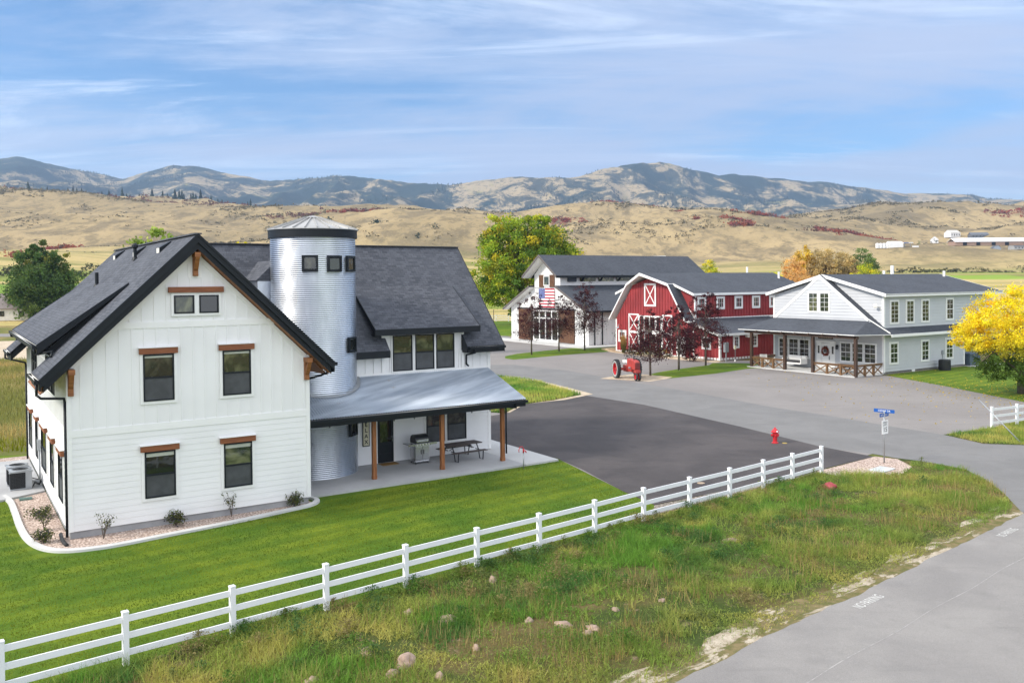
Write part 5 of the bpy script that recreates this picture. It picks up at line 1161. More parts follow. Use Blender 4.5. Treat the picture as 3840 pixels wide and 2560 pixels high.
battens(mb, cf, [(0, .15), (18.14, .15), (18.14, 4.9), (12.15, 7.6), (6.02, 7.6), (0, 4.9)], .5); battens(mb, cf, [(6.02, 7.6), (12.15, 7.6), (12.15, 9.35), (CV, 11.75), (6.02, 9.35)], .5); battens(mb, cs_, [(0, .15), (24, .15), (24, 4.9), (0, 4.9)], .5); battens(mb, cu, [(0, 7.7), (2.9, 7.7), (2.9, 9.3), (0, 9.3)], .5)
mb.build('siding', None, ch)
ro = -1.4; mb = MB(); cr = 12.02; cz = lambda v: cr - .70 * abs(v - CV)
roof_slab(mb, [(ro, CV, cr), (26.4, CV, cr), (26.4, 5.0, cz(5.0)), (ro, 5.0, cz(5.0))], .3, M_SH2, M_BLACK); roof_slab(mb, [(ro, CV, cr), (26.4, CV, cr), (26.4, 13.15, cz(5.0)), (ro, 13.15, cz(5.0))], .3, M_SH2, M_BLACK)
lz = lambda v: 7.85 - .47 * (6.05 - v)
roof_slab(mb, [(-.9, 6.03, lz(6.05)), (25, 6.03, lz(6.05)), (25, -.85, lz(-.85)), (-.9, -.85, lz(-.85))], .22, M_SH2, M_BLACK); roof_slab(mb, [(-.9, 12.15, lz(6.05)), (25, 12.15, lz(6.05)), (25, 19.0, lz(-.85)), (-.9, 19.0, lz(-.85))], .22, M_SH2, M_BLACK)
mb.build('roof', None, ch)
mb = MB(); gy = vm('brown_grey_rake_board', (.12, .105, .10), .6)
for s in (-1, 1):
    mb.prism([(ro - .05, CV, cr + .02), (ro - .05, CV + s * 4.07, cz(5.0) + .02), (ro - .05, CV + s * 4.07, cz(5.0) - .3), (ro - .05, CV, cr - .3)], (.08, 0, 0))
    v0, v1 = (6.0, -.85) if s < 0 else (12.15, 19.0); mb.prism([(-.95, v0, lz(6.05) + .02), (-.95, v1, lz(-.85) + .02), (-.95, v1, lz(-.85) - .26), (-.95, v0, lz(6.05) - .26)], (.08, 0, 0))
mb.build('rake_boards', gy, ch)
mb = MB()
for s in (-1, 1):
    mb.prism([(ro + .03, CV, cr - .31), (ro + .03, CV + s * 4.0, cz(5.07) - .31), (ro + .03, CV + s * 4.0, cz(5.07) - .36), (ro + .03, CV, cr - .36)], (1.4, 0, 0))
    v0, v1 = (6.0, -.8) if s < 0 else (12.15, 18.95); mb.prism([(-.86, v0, lz(6.05) - .23), (-.86, v1, lz(-.8) - .23), (-.86, v1, lz(-.8) - .28), (-.86, v0, lz(6.05) - .28)], (.86, 0, 0))
mb.build('soffit', M_WTRIM, ch)
cw = window(ch, cf, 8.35, 9.75, 7.8, 9.2, frame=M_WTRIM, sash=None, tw=.0, trim=None, glass=M_GLASSG, fw=.13, base=.06)
for a in (7.25, 9.8): mb = MB(); cf.box(mb, a, a + 1.1, 7.62, 9.3, .02, .08); mb.beam(cf.P(a + .05, 7.7, .09), cf.P(a + 1.05, 9.2, .09), .04, .1); mb.build('shutter', M_SHUT, ch)
for (a0, a1) in ((2.85, 6.35), (12.5, 16.02)): 
    mb = MB(); cf.box(mb, a0, a1, .25, 4.55, .05, .13); cf.box(mb, a0, a1, .25, .5, .13, .17); cf.box(mb, a0, a1, 4.3, 4.55, .13, .17); mb.build('barn_door', M_SHUT, ch)
mb = MB(); cf.box(mb, 2.6, 16.3, 4.6, 4.75, .06, .16); mb.build('door_track', M_BLACK, ch)
mb = MB(); cf.box(mb, 6.4, 12.4, .3, 4.5, .02, .04); g_ = mb.build('entry_glazing', M_GLASS, ch)
mb = MB()
for a in (6.4, 7.85, 9.3, 10.75, 12.2): cf.box(mb, a, a + .2, .3, 4.5, .04, .1)
for z in (.3, 3.3, 4.3): cf.box(mb, 6.6, 12.2, z, z + .18, .045, .09)
mb.build('glazing_frame', M_WTRIM, g_)
# clerestory windows and timber brackets
for k in range(5):
    a = 3.2 + 3.2 * k
    mb = MB(); cu.box(mb, a, a + 2.8, 8.35, 9.1, .01, .03); g_ = mb.build('clerestory_window', M_GLASSC, ch)
    mb = MB(); cu.box(mb, a - .1, a + 2.9, 8.2, 8.35, .01, .09); cu.box(mb, a - .12, a, 8.35, 9.25, .01, .09); cu.box(mb, a + 2.8, a + 2.92, 8.35, 9.25, .01, .09); cu.box(mb, a + .6, a + 2.6, 9.1, 9.25, .01, .12); mb.build('frame', M_WTRIM, g_)
    mb = MB(); p = cu.P(a + 1.4, 0, 0); mb.beam(cu.P(a + .35, 8.4, .1), cu.P(a + .35, 9.2, .9), .16, .18); mb.beam(cu.P(a + .35, 9.2, .0), cu.P(a + .35, 9.2, 1.0), .16, .16); mb.build('roof_bracket', M_BLACK, ch)
mb = MB(); cu.box(mb, 1.2, 2.5, 8.35, 9.15, .0, .35); mb.build('duct_vent', vm('dark_blue_grey_duct', (.035, .045, .065), .5), ch)
# side doors and glazed link
mb = MB(); cs_.box(mb, 5, 14, .2, 4.6, .02, .05); g_ = mb.build('side_glazing', M_GLASS, ch)
mb = MB()
for a in (.9, 2.15, 4.9, 7.0, 9.2): cs_.box(mb, a, a + .14, .2, 4.6, .05, .12)
for z in (2.9, 4.45): cs_.box(mb, 5, 14, z, z + .14, .055, .11)
mb.build('glazing_frame', M_BLACK, g_)
def cpn(u, v, z=0): return tuple(frame_pt(C0, CT, u, v, z))
mb = MB(); mb.prism([(-2.6, -2.5, 0), (-2.2, 19.5, 0), (.1, 20.5, 0), (.1, -.05, 0), (8, -.05, 0), (8, -2.5, 0)], (0, 0, .15)); o = mb.build('clubhouse_walk', M_CONCL); o['kind'] = 'structure'; o.matrix_world = Matrix.Translation((*C0, 0)) @ Matrix.Rotation(CT, 4, 'Z')
# flag
t = thing('flag', 'American flag banner hung on the white clubhouse gable', 'flag', cpn(-.10, 7.22, 4.85), CT)
mb = MB(); mb.use(vm('flag_red_cloth', (.42, .02, .04), .8)); FW, FH = 3.72, 2.6; sh_ = FH / 13
for k in range(13):
    if k == 7: pass
    mb.use(MATS['flag_red_cloth'] if k % 2 == 0 else M_LETW); z1 = FH - k * sh_
    v1 = FW if k >= 7 else FW * .6
    mb.face([(-.0, 0, z1 - sh_), (-.0, v1, z1 - sh_), (-.0, v1, z1), (-.0, 0, z1)])
mb.build('stripes', None, t, recalc=False)
mb = MB(); mb.use(vm('flag_blue_cloth', (.025, .06, .26), .8)); mb.box(-.004, .004, FW * .6, FW, FH - 7 * sh_, FH); mb.use(M_LETW)
for r_ in range(9):
    for c_i in range(6 if r_ % 2 == 0 else 5):
        y = FW - (FW * .4) * ((c_i + (.5 if r_ % 2 == 0 else 1.0)) / 6); z = FH - 7 * sh_ * ((r_ + .5) / 9); pts = []
        for k in range(10): a = math.pi / 2 + k * math.pi / 5; rr_ = .062 if k % 2 == 0 else .026; pts.append((-.006, y + rr_ * math.cos(a), z + rr_ * math.sin(a)))
        mb.face(pts)
mb.build('star_field', None, t)

# ================================================================== TRACTOR
t = thing('tractor', 'old red row-crop tractor parked on the sandy patch', 'tractor', (9.95, 75.4, .03), R(-77))
# local: front of the tractor points to +x
mb = MB(); mb.use(M_TRACT)
pf = [(.55, 1.0), (.5, 1.55), (.62, 1.75), (1.9, 1.70), (2.35, 1.62), (2.42, 1.5), (2.42, .95), (2.2, .85), (.6, .9)]
for s in (1,): mb.prism([(x, -.24, z) for x, z in pf], (0, .48, 0))
hood = mb.build('hood', None, t, bevel=.09)
mb = MB(); mb.use(M_TRACT)
for k in range(9): mb.box(2.425, 2.45, -.2 + k * .05 - .008, -.2 + k * .05 + .008, .98, 1.5)
mb.use(M_DSTEEL); mb.box(2.41, 2.43, -.21, .21, .98, 1.5); mb.build('grille', None, t)
mb = MB(); mb.use(M_TRACT); mb.box(.3, 2.45, -.13, .13, .62, .92); mb.box(2.2, 2.62, -.2, .2, .66, .9); mb.tube([(2.45, 0, .85), (2.45, 0, .34)], .08, 10); mb.build('frame', None, t, bevel=.02)
mb = MB(); mb.use(M_DSTEEL); mb.box(.9, 1.9, -.2, -.14, .8, 1.2); mb.use(M_TRACT); mb.box(.95, 1.75, -.28, -.18, .7, 1.1); mb.use(M_ZINC); mb.tube([(1.35, -.32, 1.0), (1.55, -.32, 1.0)], .1, 10); mb.build('engine', None, t)
mb = MB(); mb.use(M_TRACT); mb.tube([(-.1, -1.02, .78), (-.1, 1.02, .78)], .11, 12); mb.box(-.5, .4, -.22, .22, .55, 1.1); mb.build('rear_axle', None, t, bevel=.02)
def tyre(mbt, mbr, c, r_, w_, lug=0):
    pr_ = []
    for k in range(13): a = math.pi * k / 12; pr_.append((r_ - w_ * .32 * (1 - math.sin(a)), -w_ / 2 * math.cos(a)))
    pr_ = [(r_ * .66, -w_ * .42)] + pr_ + [(r_ * .66, w_ * .42)]; mbt.lathe(pr_, c, 40, 'y')
    if lug:
        for k in range(lug):
            a = 2 * math.pi * k / lug
            for s in (-1, 1):
                a2 = a + s * .06
                p = Vector((c[0] + math.cos(a2) * r_ * 1.01, c[1] + s * w_ * .03, c[2] + math.sin(a2) * r_ * 1.01)); q_ = Vector((c[0] + math.cos(a2 - .16) * r_ * .985, c[1] + s * w_ * .48, c[2] + math.sin(a2 - .16) * r_ * .985))
                mbt.beam(p, q_, .05, .05, (math.cos(a2), 0, math.sin(a2)))
    mbr.lathe([(r_ * .68, -w_ * .42), (r_ * .6, -w_ * .3), (r_ * .58, 0), (r_ * .6, w_ * .3), (r_ * .68, w_ * .42)], c, 32, 'y')
    mbr.lathe([(0, -.03), (r_ * .16, -.04), (r_ * .16, .04), (0, .03)], c, 16, 'y')
    for k in range(6): a = k * math.pi / 3; mbr.beam((c[0], c[1], c[2]), (c[0] + math.cos(a) * r_ * .6, c[1], c[2] + math.sin(a) * r_ * .6), .1, .02, (0, 1, 0))
for s in (-1, 1):
    wt = MB(); wr = MB(); c = (-.1, s * .95, .80); tyre(wt, wr, c, .80, .32, 22); wo = wt.build('rear_wheel', M_RUBBER, t); wr.build('rim', M_TRACT if s > 0 else M_REDP, wo)
    wt = MB(); wt.lathe([(.53, c[1] + s * .158), (.70, c[1] + s * .166)], (c[0], 0, c[2]), 36, 'y'); wt.build('sidewall', vm('dusty_rubber', (.33, .33, .32), .9, .2, 4), wo)
for s in (-1, 1):
    wt = MB(); wr = MB(); tyre(wt, wr, (2.45, s * .15, .34), .34, .15); wo = wt.build('front_wheel', M_RUBBER, t); wr.build('rim', M_REDP, wo)
mb = MB(); mb.lathe([(.20, -.02), (.22, 0), (.20, .02), (.18, 0), (.20, -.02)], (0, 0, 0), 28); mb.tube([(0, -.2, 0), (0, .2, 0)], .015, 6); mb.tube([(-.2, 0, 0), (.2, 0, 0)], .015, 6); o = mb.build('steering_wheel', M_RUBBER, t, smooth=True); o.location = (.12, 0, 1.72); o.rotation_euler = (0, R(-50), 0)
mb = MB(); mb.tube([(.12, 0, 1.72), (.6, 0, 1.45)], .025, 8); mb.build('steering_column', M_TRACT, t)
mb = MB(); mb.prism([(-.55, -.22, 1.28), (-.1, -.22, 1.28), (-.1, -.22, 1.32), (-.5, -.22, 1.34), (-.62, -.22, 1.52), (-.66, -.22, 1.5)], (0, .44, 0)); mb.tube([(-.35, 0, 1.0), (-.35, 0, 1.3)], .04, 8); mb.build('seat', M_GUTTER, t, bevel=.02)
mb = MB(); mb.tube([(1.25, .12, 1.65), (1.25, .12, 2.15)], .035, 10); mb.build('exhaust_pipe', M_DSTEEL, t, smooth=True); mb = MB(); mb.tube([(1.75, -.05, 1.68), (1.75, -.05, 1.92)], .05, 10); mb.sphere((1.75, -.05, 1.95), .07, 8); mb.build('air_intake', M_DSTEEL, t)

# ================================================================== STREET THINGS
t = thing('fire_hydrant', 'bright red fire hydrant standing on the dark asphalt', 'fire hydrant', (13.52, 44.8, .022), .3)
mb = MB(); mb.lathe([(.17, 0), (.17, .04), (.12, .05), (.11, .1), (.11, .5), (.15, .52), (.15, .56), (.12, .57)], (0, 0, 0), 24); mb.build('barrel', M_REDP, t, smooth=False)
mb = MB(); mb.lathe([(.20, .56), (.20, .59), (.16, .64), (.10, .72), (.04, .76), (.035, .82), (0, .82)], (0, 0, 0), 24); mb.build('bonnet', M_REDP, t)
for a, r_ in ((0, .07), (math.pi, .07), (-math.pi / 2, .09)):
    mb = MB(); d = Vector((math.cos(a), math.sin(a), 0)); mb.tube([d * .1 + Vector((0, 0, .42)), d * .2 + Vector((0, 0, .42))], r_, 12); mb.tube([d * .2 + Vector((0, 0, .42)), d * .23 + Vector((0, 0, .42))], r_ * .45, 5); mb.build('nozzle_cap', M_REDP, t)
mb = MB(); mb.face([(-.04, -.205, .585), (.04, -.205, .585), (.04, -.175, .66), (-.04, -.175, .66)]); mb.build('tag', M_LETW, t)
mb = MB(); mb.lathe([(0, .012), (.13, .012), (.13, 0)], (0, 0, 0), 20); o = mb.build('valve_cover', vm('yellow_valve_lid', (.42, .30, .05), .6)); o.location = (14.0, 44.75, .022); tag(o, 'flat round yellow valve cover in asphalt beside the red hydrant', 'valve cover')
mb = MB(); mb.lathe([(0, .012), (.16, .012), (.16, 0)], (0, 0, 0), 20); o = mb.build('manhole_cover', vm('tan_valve_lid', (.36, .28, .2), .8)); o.location = (7.8, 36.1, .022); tag(o, 'small round tan cover in dark asphalt behind the rail fence', 'manhole cover')
# sign post with two blades and the speed plate
SPX = (17.02, 39.8); t = thing('street_sign', 'grey sign post with speed limit 15 plate and two blue name blades', 'street sign', (*SPX, 0), 0)
mb = MB(); mb.tube([(0, 0, 0), (0, 0, 2.42)], .032, 10); mb.build('pole', M_ZINC, t, smooth=True)
def plate_sign(name, ctr, ang, w_, h_, m, lines, lm, border=None, both=True):
    mb = MB(); mb.box(-w_ / 2, w_ / 2, -.006, .006, -h_ / 2, h_ / 2); o = mb.build(name, m, t); o.location = ctr; o.rotation_euler = (0, 0, ang)
    mb = MB()
    for tx, sz, z in lines:
        text_mb(mb, tx, sz, lambda x, y, d, z=z: (x, -.007 - d, z + y), bold=.003 if sz > .2 else 0)
    mb.build('lettering', lm, o)
    return o
plate_sign('speed_plate', (.02, -.045, 1.66), R(33), .46, .62, vm('white_sign_face', (.82, .82, .82), .45), [('SPEED', .115, .21), ('LIMIT', .115, .10), ('15', .31, -.12)], M_LETB)
plate_sign('name_blade', (0, 0, 2.40), R(-42), .92, .16, M_BLUE, [('CEDAR DR', .115, 0)], M_LETW)
nb = plate_sign('name_blade', (0, 0, 2.22), R(35), .70, .16, M_BLUE, [], M_LETW)
mb = MB()   # the second name cannot be read in the photograph: worn strokes only
for k in range(9): mb.box(-.27 + k * .06, -.27 + k * .06 + .022, -.009, -.0065, -.045 + (k % 3) * .012, .045 - (k % 2) * .03)
mb.build('worn_lettering', M_LETW, nb)
mb = MB(); mb.box(-.55, .55, -.35, .35, 0, .04); o = mb.build('ground_hatch', vm('pale_grey_utility_lid', (.50, .53, .54), .6)); o.location = (16.3, 38.35, .01); o.rotation_euler = (0, 0, .72); tag(o, 'pale flat utility box lid in the pink rock below the street sign', 'utility lid')
t = thing('guy_wire_marker', 'leaning grey metal marker pole in front of the right-hand fence', 'pole', (25.9, 44.2, 0), 0)
mb = MB(); mb.tube([(0, 0, 0), (-1.25, 1.7, 2.0)], .032, 8); mb.build('pole', M_ZINC, t, smooth=True)
# painted words on the road
def road_text(x, y, label, sz=.38):
    mb = MB(); ang = math.atan2(rd.y, rd.x); c, s_ = math.cos(ang), math.sin(ang)
    text_mb(mb, 'NO PARKING', sz, lambda a, b, d: (x + a * c - b * s_, y + a * s_ + b * c, .017), bold=.001, sx=.56)
    o = mb.build('road_lettering', M_PAINT, recalc=False); tag(o, label, 'road marking', 'no parking words painted on the road')
road_text(9.3, 22.7, 'worn white NO PARKING lettering on the road, the nearer and lower one'); road_text(16.4, 28.75, 'worn white NO PARKING lettering on the road near the junction, farther one')
# boulders
def boulder(name, x, y, sx, sy, sz, label, m=M_STONE, seed=0, group='boulders in the verge'):
    bm = bmesh.new(); bmesh.ops.create_icosphere(bm, subdivisions=3, radius=1)
    for v in bm.verts:
        n = mnoise.noise(v.co * 1.3 + Vector((seed * 3.7, 0, 0))); n2 = mnoise.noise(v.co * 3.5 + Vector((0, seed, 0)))
        n3_ = mnoise.cell(v.co * 1.1 + Vector((seed, 5, 2))); v.co *= 1 + .30 * n + .14 * n2 + .10 * n3_; v.co = Vector((v.co.x * sx, v.co.y * sy, max(v.co.z, -.3) * sz))
    me = bpy.data.meshes.new(name); bm.to_mesh(me); bm.free(); me.materials.append(m); o = bpy.data.objects.new(name, me); COL.objects.link(o); o.location = (x, y, sz * .02); o.rotation_euler = (0, 0, seed * 1.3)
    me.polygons.foreach_set('use_smooth', [True] * len(me.polygons)); return tag(o, label, 'boulder', group)
for i, (x, y, sx, sy, sz, lb) in enumerate([(-2.42, 19.25, .30, .22, .20, 'largest pinkish boulder near the bottom edge of the verge'), (-3.37, 19.75, .21, .16, .15, 'tan boulder just left of the largest one in the verge'), (-2.67, 18.7, .17, .14, .12, 'small pink boulder below and left of the largest one'),
    (-1.64, 18.56, .11, .09, .13, 'small pale stone by the bottom edge right of the largest boulder'), (-1.68, 21.6, .27, .18, .14, 'flat pinkish boulder halfway up the verge among dry grass'), (-.62, 24.5, .15, .11, .14, 'rounded pink stone just below the rail fence'),
    (1.17, 21.3, .22, .14, .11, 'white-topped flat stone in the middle of the verge'), (.35, 21.6, .15, .1, .09, 'low pale stone left of the white-topped one'), (1.9, 21.1, .20, .13, .09, 'flat tan stone in the bare patch right of the white-topped one'), (1.75, 20.8, .13, .1, .08, 'small tan stone at the lower side of the bare patch'),
    (-2.74, 22.2, .17, .12, .11, 'rounded tan stone half hidden in grass under the fence'), (7.04, 28.15, .27, .12, .09, 'long pale slab in the grass farther along the verge'), (-4.35, 18.35, .2, .16, .12, 'brownish boulder at the bottom edge, leftmost in the verge'), (-.9, 19.95, .1, .08, .12, 'small upright tan stone right of the largest boulder'),
    (3.9, 22.9, .12, .08, .06, 'tiny pale stone lying near the road side of the verge'), (2.6, 22.3, .13, .09, .07, 'tiny pale stone above the bare patch in the verge')]):
    boulder('boulder', x, y, sx, sy, sz, lb, seed=i + 1)
boulder('painted_rock', 12.75, 35.0, .34, .24, .27, 'dark red painted rock lying in tall verge grass', vm('dull_red_rock_paint', (.28, .04, .045), .6, .2, 6), seed=21, group='boulders in the verge')
# stone steps between clubhouse and barn
stp = thing('stone_steps', 'three wide sandstone steps between the clubhouse walk and red barn', 'steps', (13.0, 104.8, 0), .45)
for k in range(4): mb = MB(); mb.box(-1.9 + .15 * k, 1.9 + .25 * k, -1.6 + k * .75, -.7 + k * .9, 0, .05 + .06 * k); mb.build('step', M_SANDST, stp, bevel=.03)
mb = MB(); mb.face([(x, y, .034) for x, y in [(24.6, 83.9), (27.0, 85.2), (27.6, 84.3), (25.2, 83.0)]]); o = mb.build('stepping_slab', M_SANDST); tag(o, 'flat tan stone slab set in the lawn strip by the red annex', 'stone slab')
o.location.x = -1.2; o.location.z = .012

# ================================================================== VEGETATION
def vnoise(x, y, seed=0):
    xi = np.floor(x).astype(int); yi = np.floor(y).astype(int); fx = x - xi; fy = y - yi
    fx = fx * fx * (3 - 2 * fx); fy = fy * fy * (3 - 2 * fy)
    def h(a, b):
        n = (a * 374761393 + b * 668265263 + seed * 1442695041) & 0x7fffffff; n = ((n ^ (n >> 13)) * 1274126177) & 0x7fffffff
        return ((n ^ (n >> 16)) & 0xffff) / 65535.
    return (h(xi, yi) * (1 - fx) + h(xi + 1, yi) * fx) * (1 - fy) + (h(xi, yi + 1) * (1 - fx) + h(xi + 1, yi + 1) * fx) * fy
def fbm(x, y, seed=0, oct_=4):
    a = .5; s = 0; t = 0
    for k in range(oct_): s = s + a * vnoise(x * 2 ** k, y * 2 ** k, seed + k * 7); t += a; a *= .5
    return s / t
def inpoly(x, y, poly):
    c = np.zeros(len(x), bool); n = len(poly)
    for i in range(n):
        x0, y0 = poly[i]; x1, y1 = poly[(i + 1) % n]
        if y0 == y1: continue
        m = ((y0 > y) != (y1 > y)) & (x < (x1 - x0) * (y - y0) / (y1 - y0) + x0); c ^= m
    return c
def f_leaf(t, p):
    a = t.new('ShaderNodeAttribute', attribute_name='tint').outputs['Color']
    link(t, a, p, 'Base Color')
    tr = t.new('ShaderNodeBsdfTranslucent', {'Color': t.mix(1.0, a, (1, 1, .85), 'MULTIPLY')}); mx = t.new('ShaderNodeMixShader', {0: .42})
    out_ = [n for n in t.n if n.type == 'OUTPUT_MATERIAL'][0]
    t.l.new(p.outputs[0], mx.inputs[1]); t.l.new(tr.outputs[0], mx.inputs[2]); t.l.new(mx.outputs[0], out_.inputs[0])
M_LEAF = mat('foliage', (.06, .1, .02), .7, 0, f_leaf, spec=.2)
def poly_mesh(name, V, F, C, m=M_LEAF, parent=None):
    """V (n,3) verts, F (m,k) faces, C (m,3) colours"""
    k = F.shape[1]; me = bpy.data.meshes.new(name); me.vertices.add(len(V)); me.vertices.foreach_set('co', V.astype(np.float32).ravel())
    me.loops.add(F.size); me.loops.foreach_set('vertex_index', F.astype(np.int32).ravel()); me.polygons.add(len(F)); me.polygons.foreach_set('loop_start', np.arange(0, F.size, k, dtype=np.int32))
    me.update(calc_edges=True); at_ = me.color_attributes.new('tint', 'FLOAT_COLOR', 'CORNER')
    cc = np.ones((F.size, 4), np.float32); cc[:, :3] = np.repeat(C, k, axis=0); at_.data.foreach_set('color', cc.ravel()); me.materials.append(m)
    o = bpy.data.objects.new(name, me); COL.objects.link(o)
    if parent: o.parent = parent
    return o
def leaf_quads(P, size, C, flat=.0, asp=.6):
    n = len(P); a = RNG.normal(size=(n, 3)); a[:, 2] *= (1 - flat) * .9; a /= np.linalg.norm(a, axis=1)[:, None]; b = RNG.normal(size=(n, 3)); b -= a * (a * b).sum(1)[:, None]; b /= np.linalg.norm(b, axis=1)[:, None]
    s = (size * RNG.uniform(.6, 1.3, n))[:, None]; a = a * s; b = b * s * asp
    V = np.stack([P - a, P + b, P + a, P - b], 1).reshape(-1, 3); F = np.arange(4 * n).reshape(n, 4); return V, F, C
def crown(name, lobes, nclump, nleaf, size, cols, parent, clump_r=.28, shell=.55, jitter=.22, seed=0, thin=0, low=None):
    """lobes: (cx, cy, cz, rx, ry, rz); cols: list of (weight, colour)"""
    rs_ = np.random.default_rng(seed + 100); L = np.array(lobes, float); vol = (L[:, 3] * L[:, 4] * L[:, 5]) ** .67; pick = rs_.choice(len(L), nclump, p=vol / vol.sum())
    d = rs_.normal(size=(nclump, 3)); d /= np.linalg.norm(d, axis=1)[:, None]; r = rs_.uniform(shell ** 3, 1, nclump) ** (1 / 3)
    Cc = L[pick, :3] + d * L[pick, 3:6] * r[:, None]
    base = np.array([c for _, c in cols]); w = np.array([q for q, _ in cols], float); ci = base[rs_.choice(len(cols), nclump, p=w / w.sum())] * rs_.uniform(1 - jitter, 1 + jitter, (nclump, 1))
    if low is not None:      # a second leaf colour on the crown's lower limbs
        f = np.clip((low[1] - Cc[:, 2]) / low[2] + rs_.normal(0, .25, nclump), 0, 1)[:, None]; ci = ci * (1 - f) + np.array(low[0]) * f * rs_.uniform(.7, 1.2, (nclump, 1))
    k = max(1, nleaf // nclump); idx = np.repeat(np.arange(nclump), k); cr_ = clump_r * (L[pick, 3:6].mean(1)) * rs_.uniform(.6, 1.4, nclump)
    P = Cc[idx] + rs_.normal(size=(len(idx), 3)) * cr_[idx][:, None] * np.array([.55, .55, .42]); C = ci[idx] * rs_.uniform(.72, 1.28, (len(idx), 1))
    V, F, C = leaf_quads(P, size, C); o = poly_mesh(name, V, F, np.clip(C, 0, 1), parent=parent); return o, Cc
def tree(name, label, loc, lobes, trunk_r, nclump, nleaf, size, cols, seed=0, group=None, trunk_top=None, bark=M_BARK, limbs=9, cat='tree', **k):
    t = thing(name, label, cat, loc, 0, group); o, Cc = crown('crown', lobes, nclump, nleaf, size, cols, t, seed=seed, **k)
    rr_ = random.Random(seed); L = lobes[0]; zt_ = trunk_top or L[2]; mb = MB()
    p = [Vector((0, 0, -.2)), Vector((rr_.uniform(-.1, .1) * trunk_r * 4, rr_.uniform(-.1, .1) * trunk_r * 4, zt_ * .45)), Vector((L[0] * .5, L[1] * .5, zt_))]
    mb.tube(p, [trunk_r * 1.25, trunk_r * .9, trunk_r * .5], 10)
    order = sorted(range(len(Cc)), key=lambda i: (i * 7919) % len(Cc))[:limbs]
    for i in order:
        c = Vector(Cc[i]); s = p[1].lerp(p[2], rr_.uniform(-.3, .95)); md = s.lerp(c, .5) + Vector((rr_.uniform(-.2, .2), rr_.uniform(-.2, .2), rr_.uniform(.0, .3))) * trunk_r * 3
        mb.tube([s, md, s.lerp(c, .97)], [trunk_r * .42, trunk_r * .26, trunk_r * .09], 6, caps=False)
    mb.build('trunk', bark, t, smooth=True); return t

GRN = [(3, (.075, .14, .035)), (2, (.11, .18, .045)), (1, (.16, .22, .06)), (.12, (.20, .20, .03))]
tree('dense_tree', 'large dark green broadleaf tree at left beyond the farmhouse', (-107.5, 200, 0), [(0, 0, 7.6, 7.4, 7, 5.6), (-2.2, 0, 12.2, 4.4, 4, 4.8), (2.8, 0, 12.6, 2.6, 3, 5.0), (0, 0, 4.2, 7.4, 6, 3.8), (-1.2, 0, 16.6, 2.2, 2, 2.4)], .45, 460, 52000, .27, GRN, seed=1, clump_r=.22, jitter=.4, shell=.4)
YG = [(3, (.22, .33, .03)), (3, (.30, .40, .03)), (2, (.42, .44, .035)), (1.2, (.60, .50, .04)), (1.2, (.11, .20, .03))]
tree('broad_tree', 'huge yellow-green tree rising behind the white clubhouse', (2.2, 168, 0), [(0, 0, 14, 9, 8, 7), (-5, 0, 9, 5, 6, 6), (4.5, 0, 13, 6.5, 6, 5.5), (-3.5, 0, 16.5, 5, 5, 4.8), (0, 0, 7, 8, 6, 5), (2.5, 0, 18, 5, 5, 3.4)], .7, 620, 60000, .24, YG, seed=2, clump_r=.15, jitter=.34, shell=.45)
PUR = [(3, (.045, .013, .020)), (2, (.070, .020, .027)), (1, (.115, .032, .032)), (.6, (.022, .010, .014))]
def plum(x, y, h, r, label, seed, dens=1.0):
    r *= 1.12; tree('plum_tree', label, (x, y, .02), [(0, 0, h * .40, r * .98, r * .98, h * .19), (0, 0, h * .56, r * .8, r * .8, h * .24), (r * .3, 0, h * .78, r * .34, r * .4, h * .20), (-r * .35, .1, h * .74, r * .34, r * .4, h * .19), (0, 0, h * .85, r * .22, r * .22, h * .15)], .085, int(190 * dens), int(7800 * dens), .058, PUR, seed=seed, group='purple-leaved trees along the drive', limbs=40, clump_r=.20, jitter=.3, shell=.3, trunk_top=h * .8)
plum(2.19, 99.85, 7.3, 2.0, 'purple-leaved young tree farthest left on the lawn island', 11, 1.1); plum(5.59, 104.42, 6.9, 2.1, 'purple-leaved young tree in the middle of the lawn island', 12, 1.2)
plum(8.76, 105.37, 8.4, 2.35, 'tallest purple-leaved tree at the right end of the lawn island', 13, 1.4); plum(12.2, 76.94, 5.9, 2.05, 'purple-leaved tree beside the red tractor', 14, 1.3)
plum(15.59, 81.54, 6.3, 1.9, 'purple-leaved tree in the middle of the lawn strip before the barn', 15, 1.2); plum(18.99, 85.43, 7.3, 2.1, 'purple-leaved tree at the red annex corner', 16, 1.3)
tree('plum_shrub', 'low dark purple shrub against the red barn front', (18.4, 90.1, .0), [(0, 0, .9, 1.0, .8, .9), (0, 0, 2.6, .7, .6, 1.8)], .06, 60, 5000, .06, PUR, seed=17, cat='shrub', limbs=14)
YEL = [(4, (.86, .64, .018)), (3, (.92, .74, .04)), (1.5, (.72, .62, .03)), (.7, (.84, .50, .015))]
tree('yellow_tree', 'golden yellow autumn tree with green lower branches at the right edge', (36.9, 62.9, 0), [(0, 0, 4.9, 4.7, 4.2, 2.3), (-2.6, -.3, 4.3, 2.4, 2.6, 1.4), (.3, 0, 6.1, 3.4, 3.2, 1.7), (-3.4, .5, 3.9, 1.5, 1.8, .8), (-.3, -.6, 2.7, 4.1, 3.5, 1.6), (-1.0, -1.0, 1.9, 2.9, 2.4, 1.2)], .27, 520, 52000, .070, YEL, seed=3, clump_r=.13, jitter=.25, shell=.45, low=((.085, .15, .025), 3.7, .9), limbs=24)
OR = [(3, (.74, .44, .15)), (2, (.82, .52, .20)), (1, (.60, .38, .16))]; TANL = [(3, (.50, .38, .18)), (2, (.62, .47, .20)), (1, (.38, .30, .15))]; YGB = [(3, (.52, .55, .04)), (2, (.75, .64, .04)), (1, (.28, .36, .04))]; GB = [(3, (.13, .20, .06)), (2, (.18, .25, .08))]
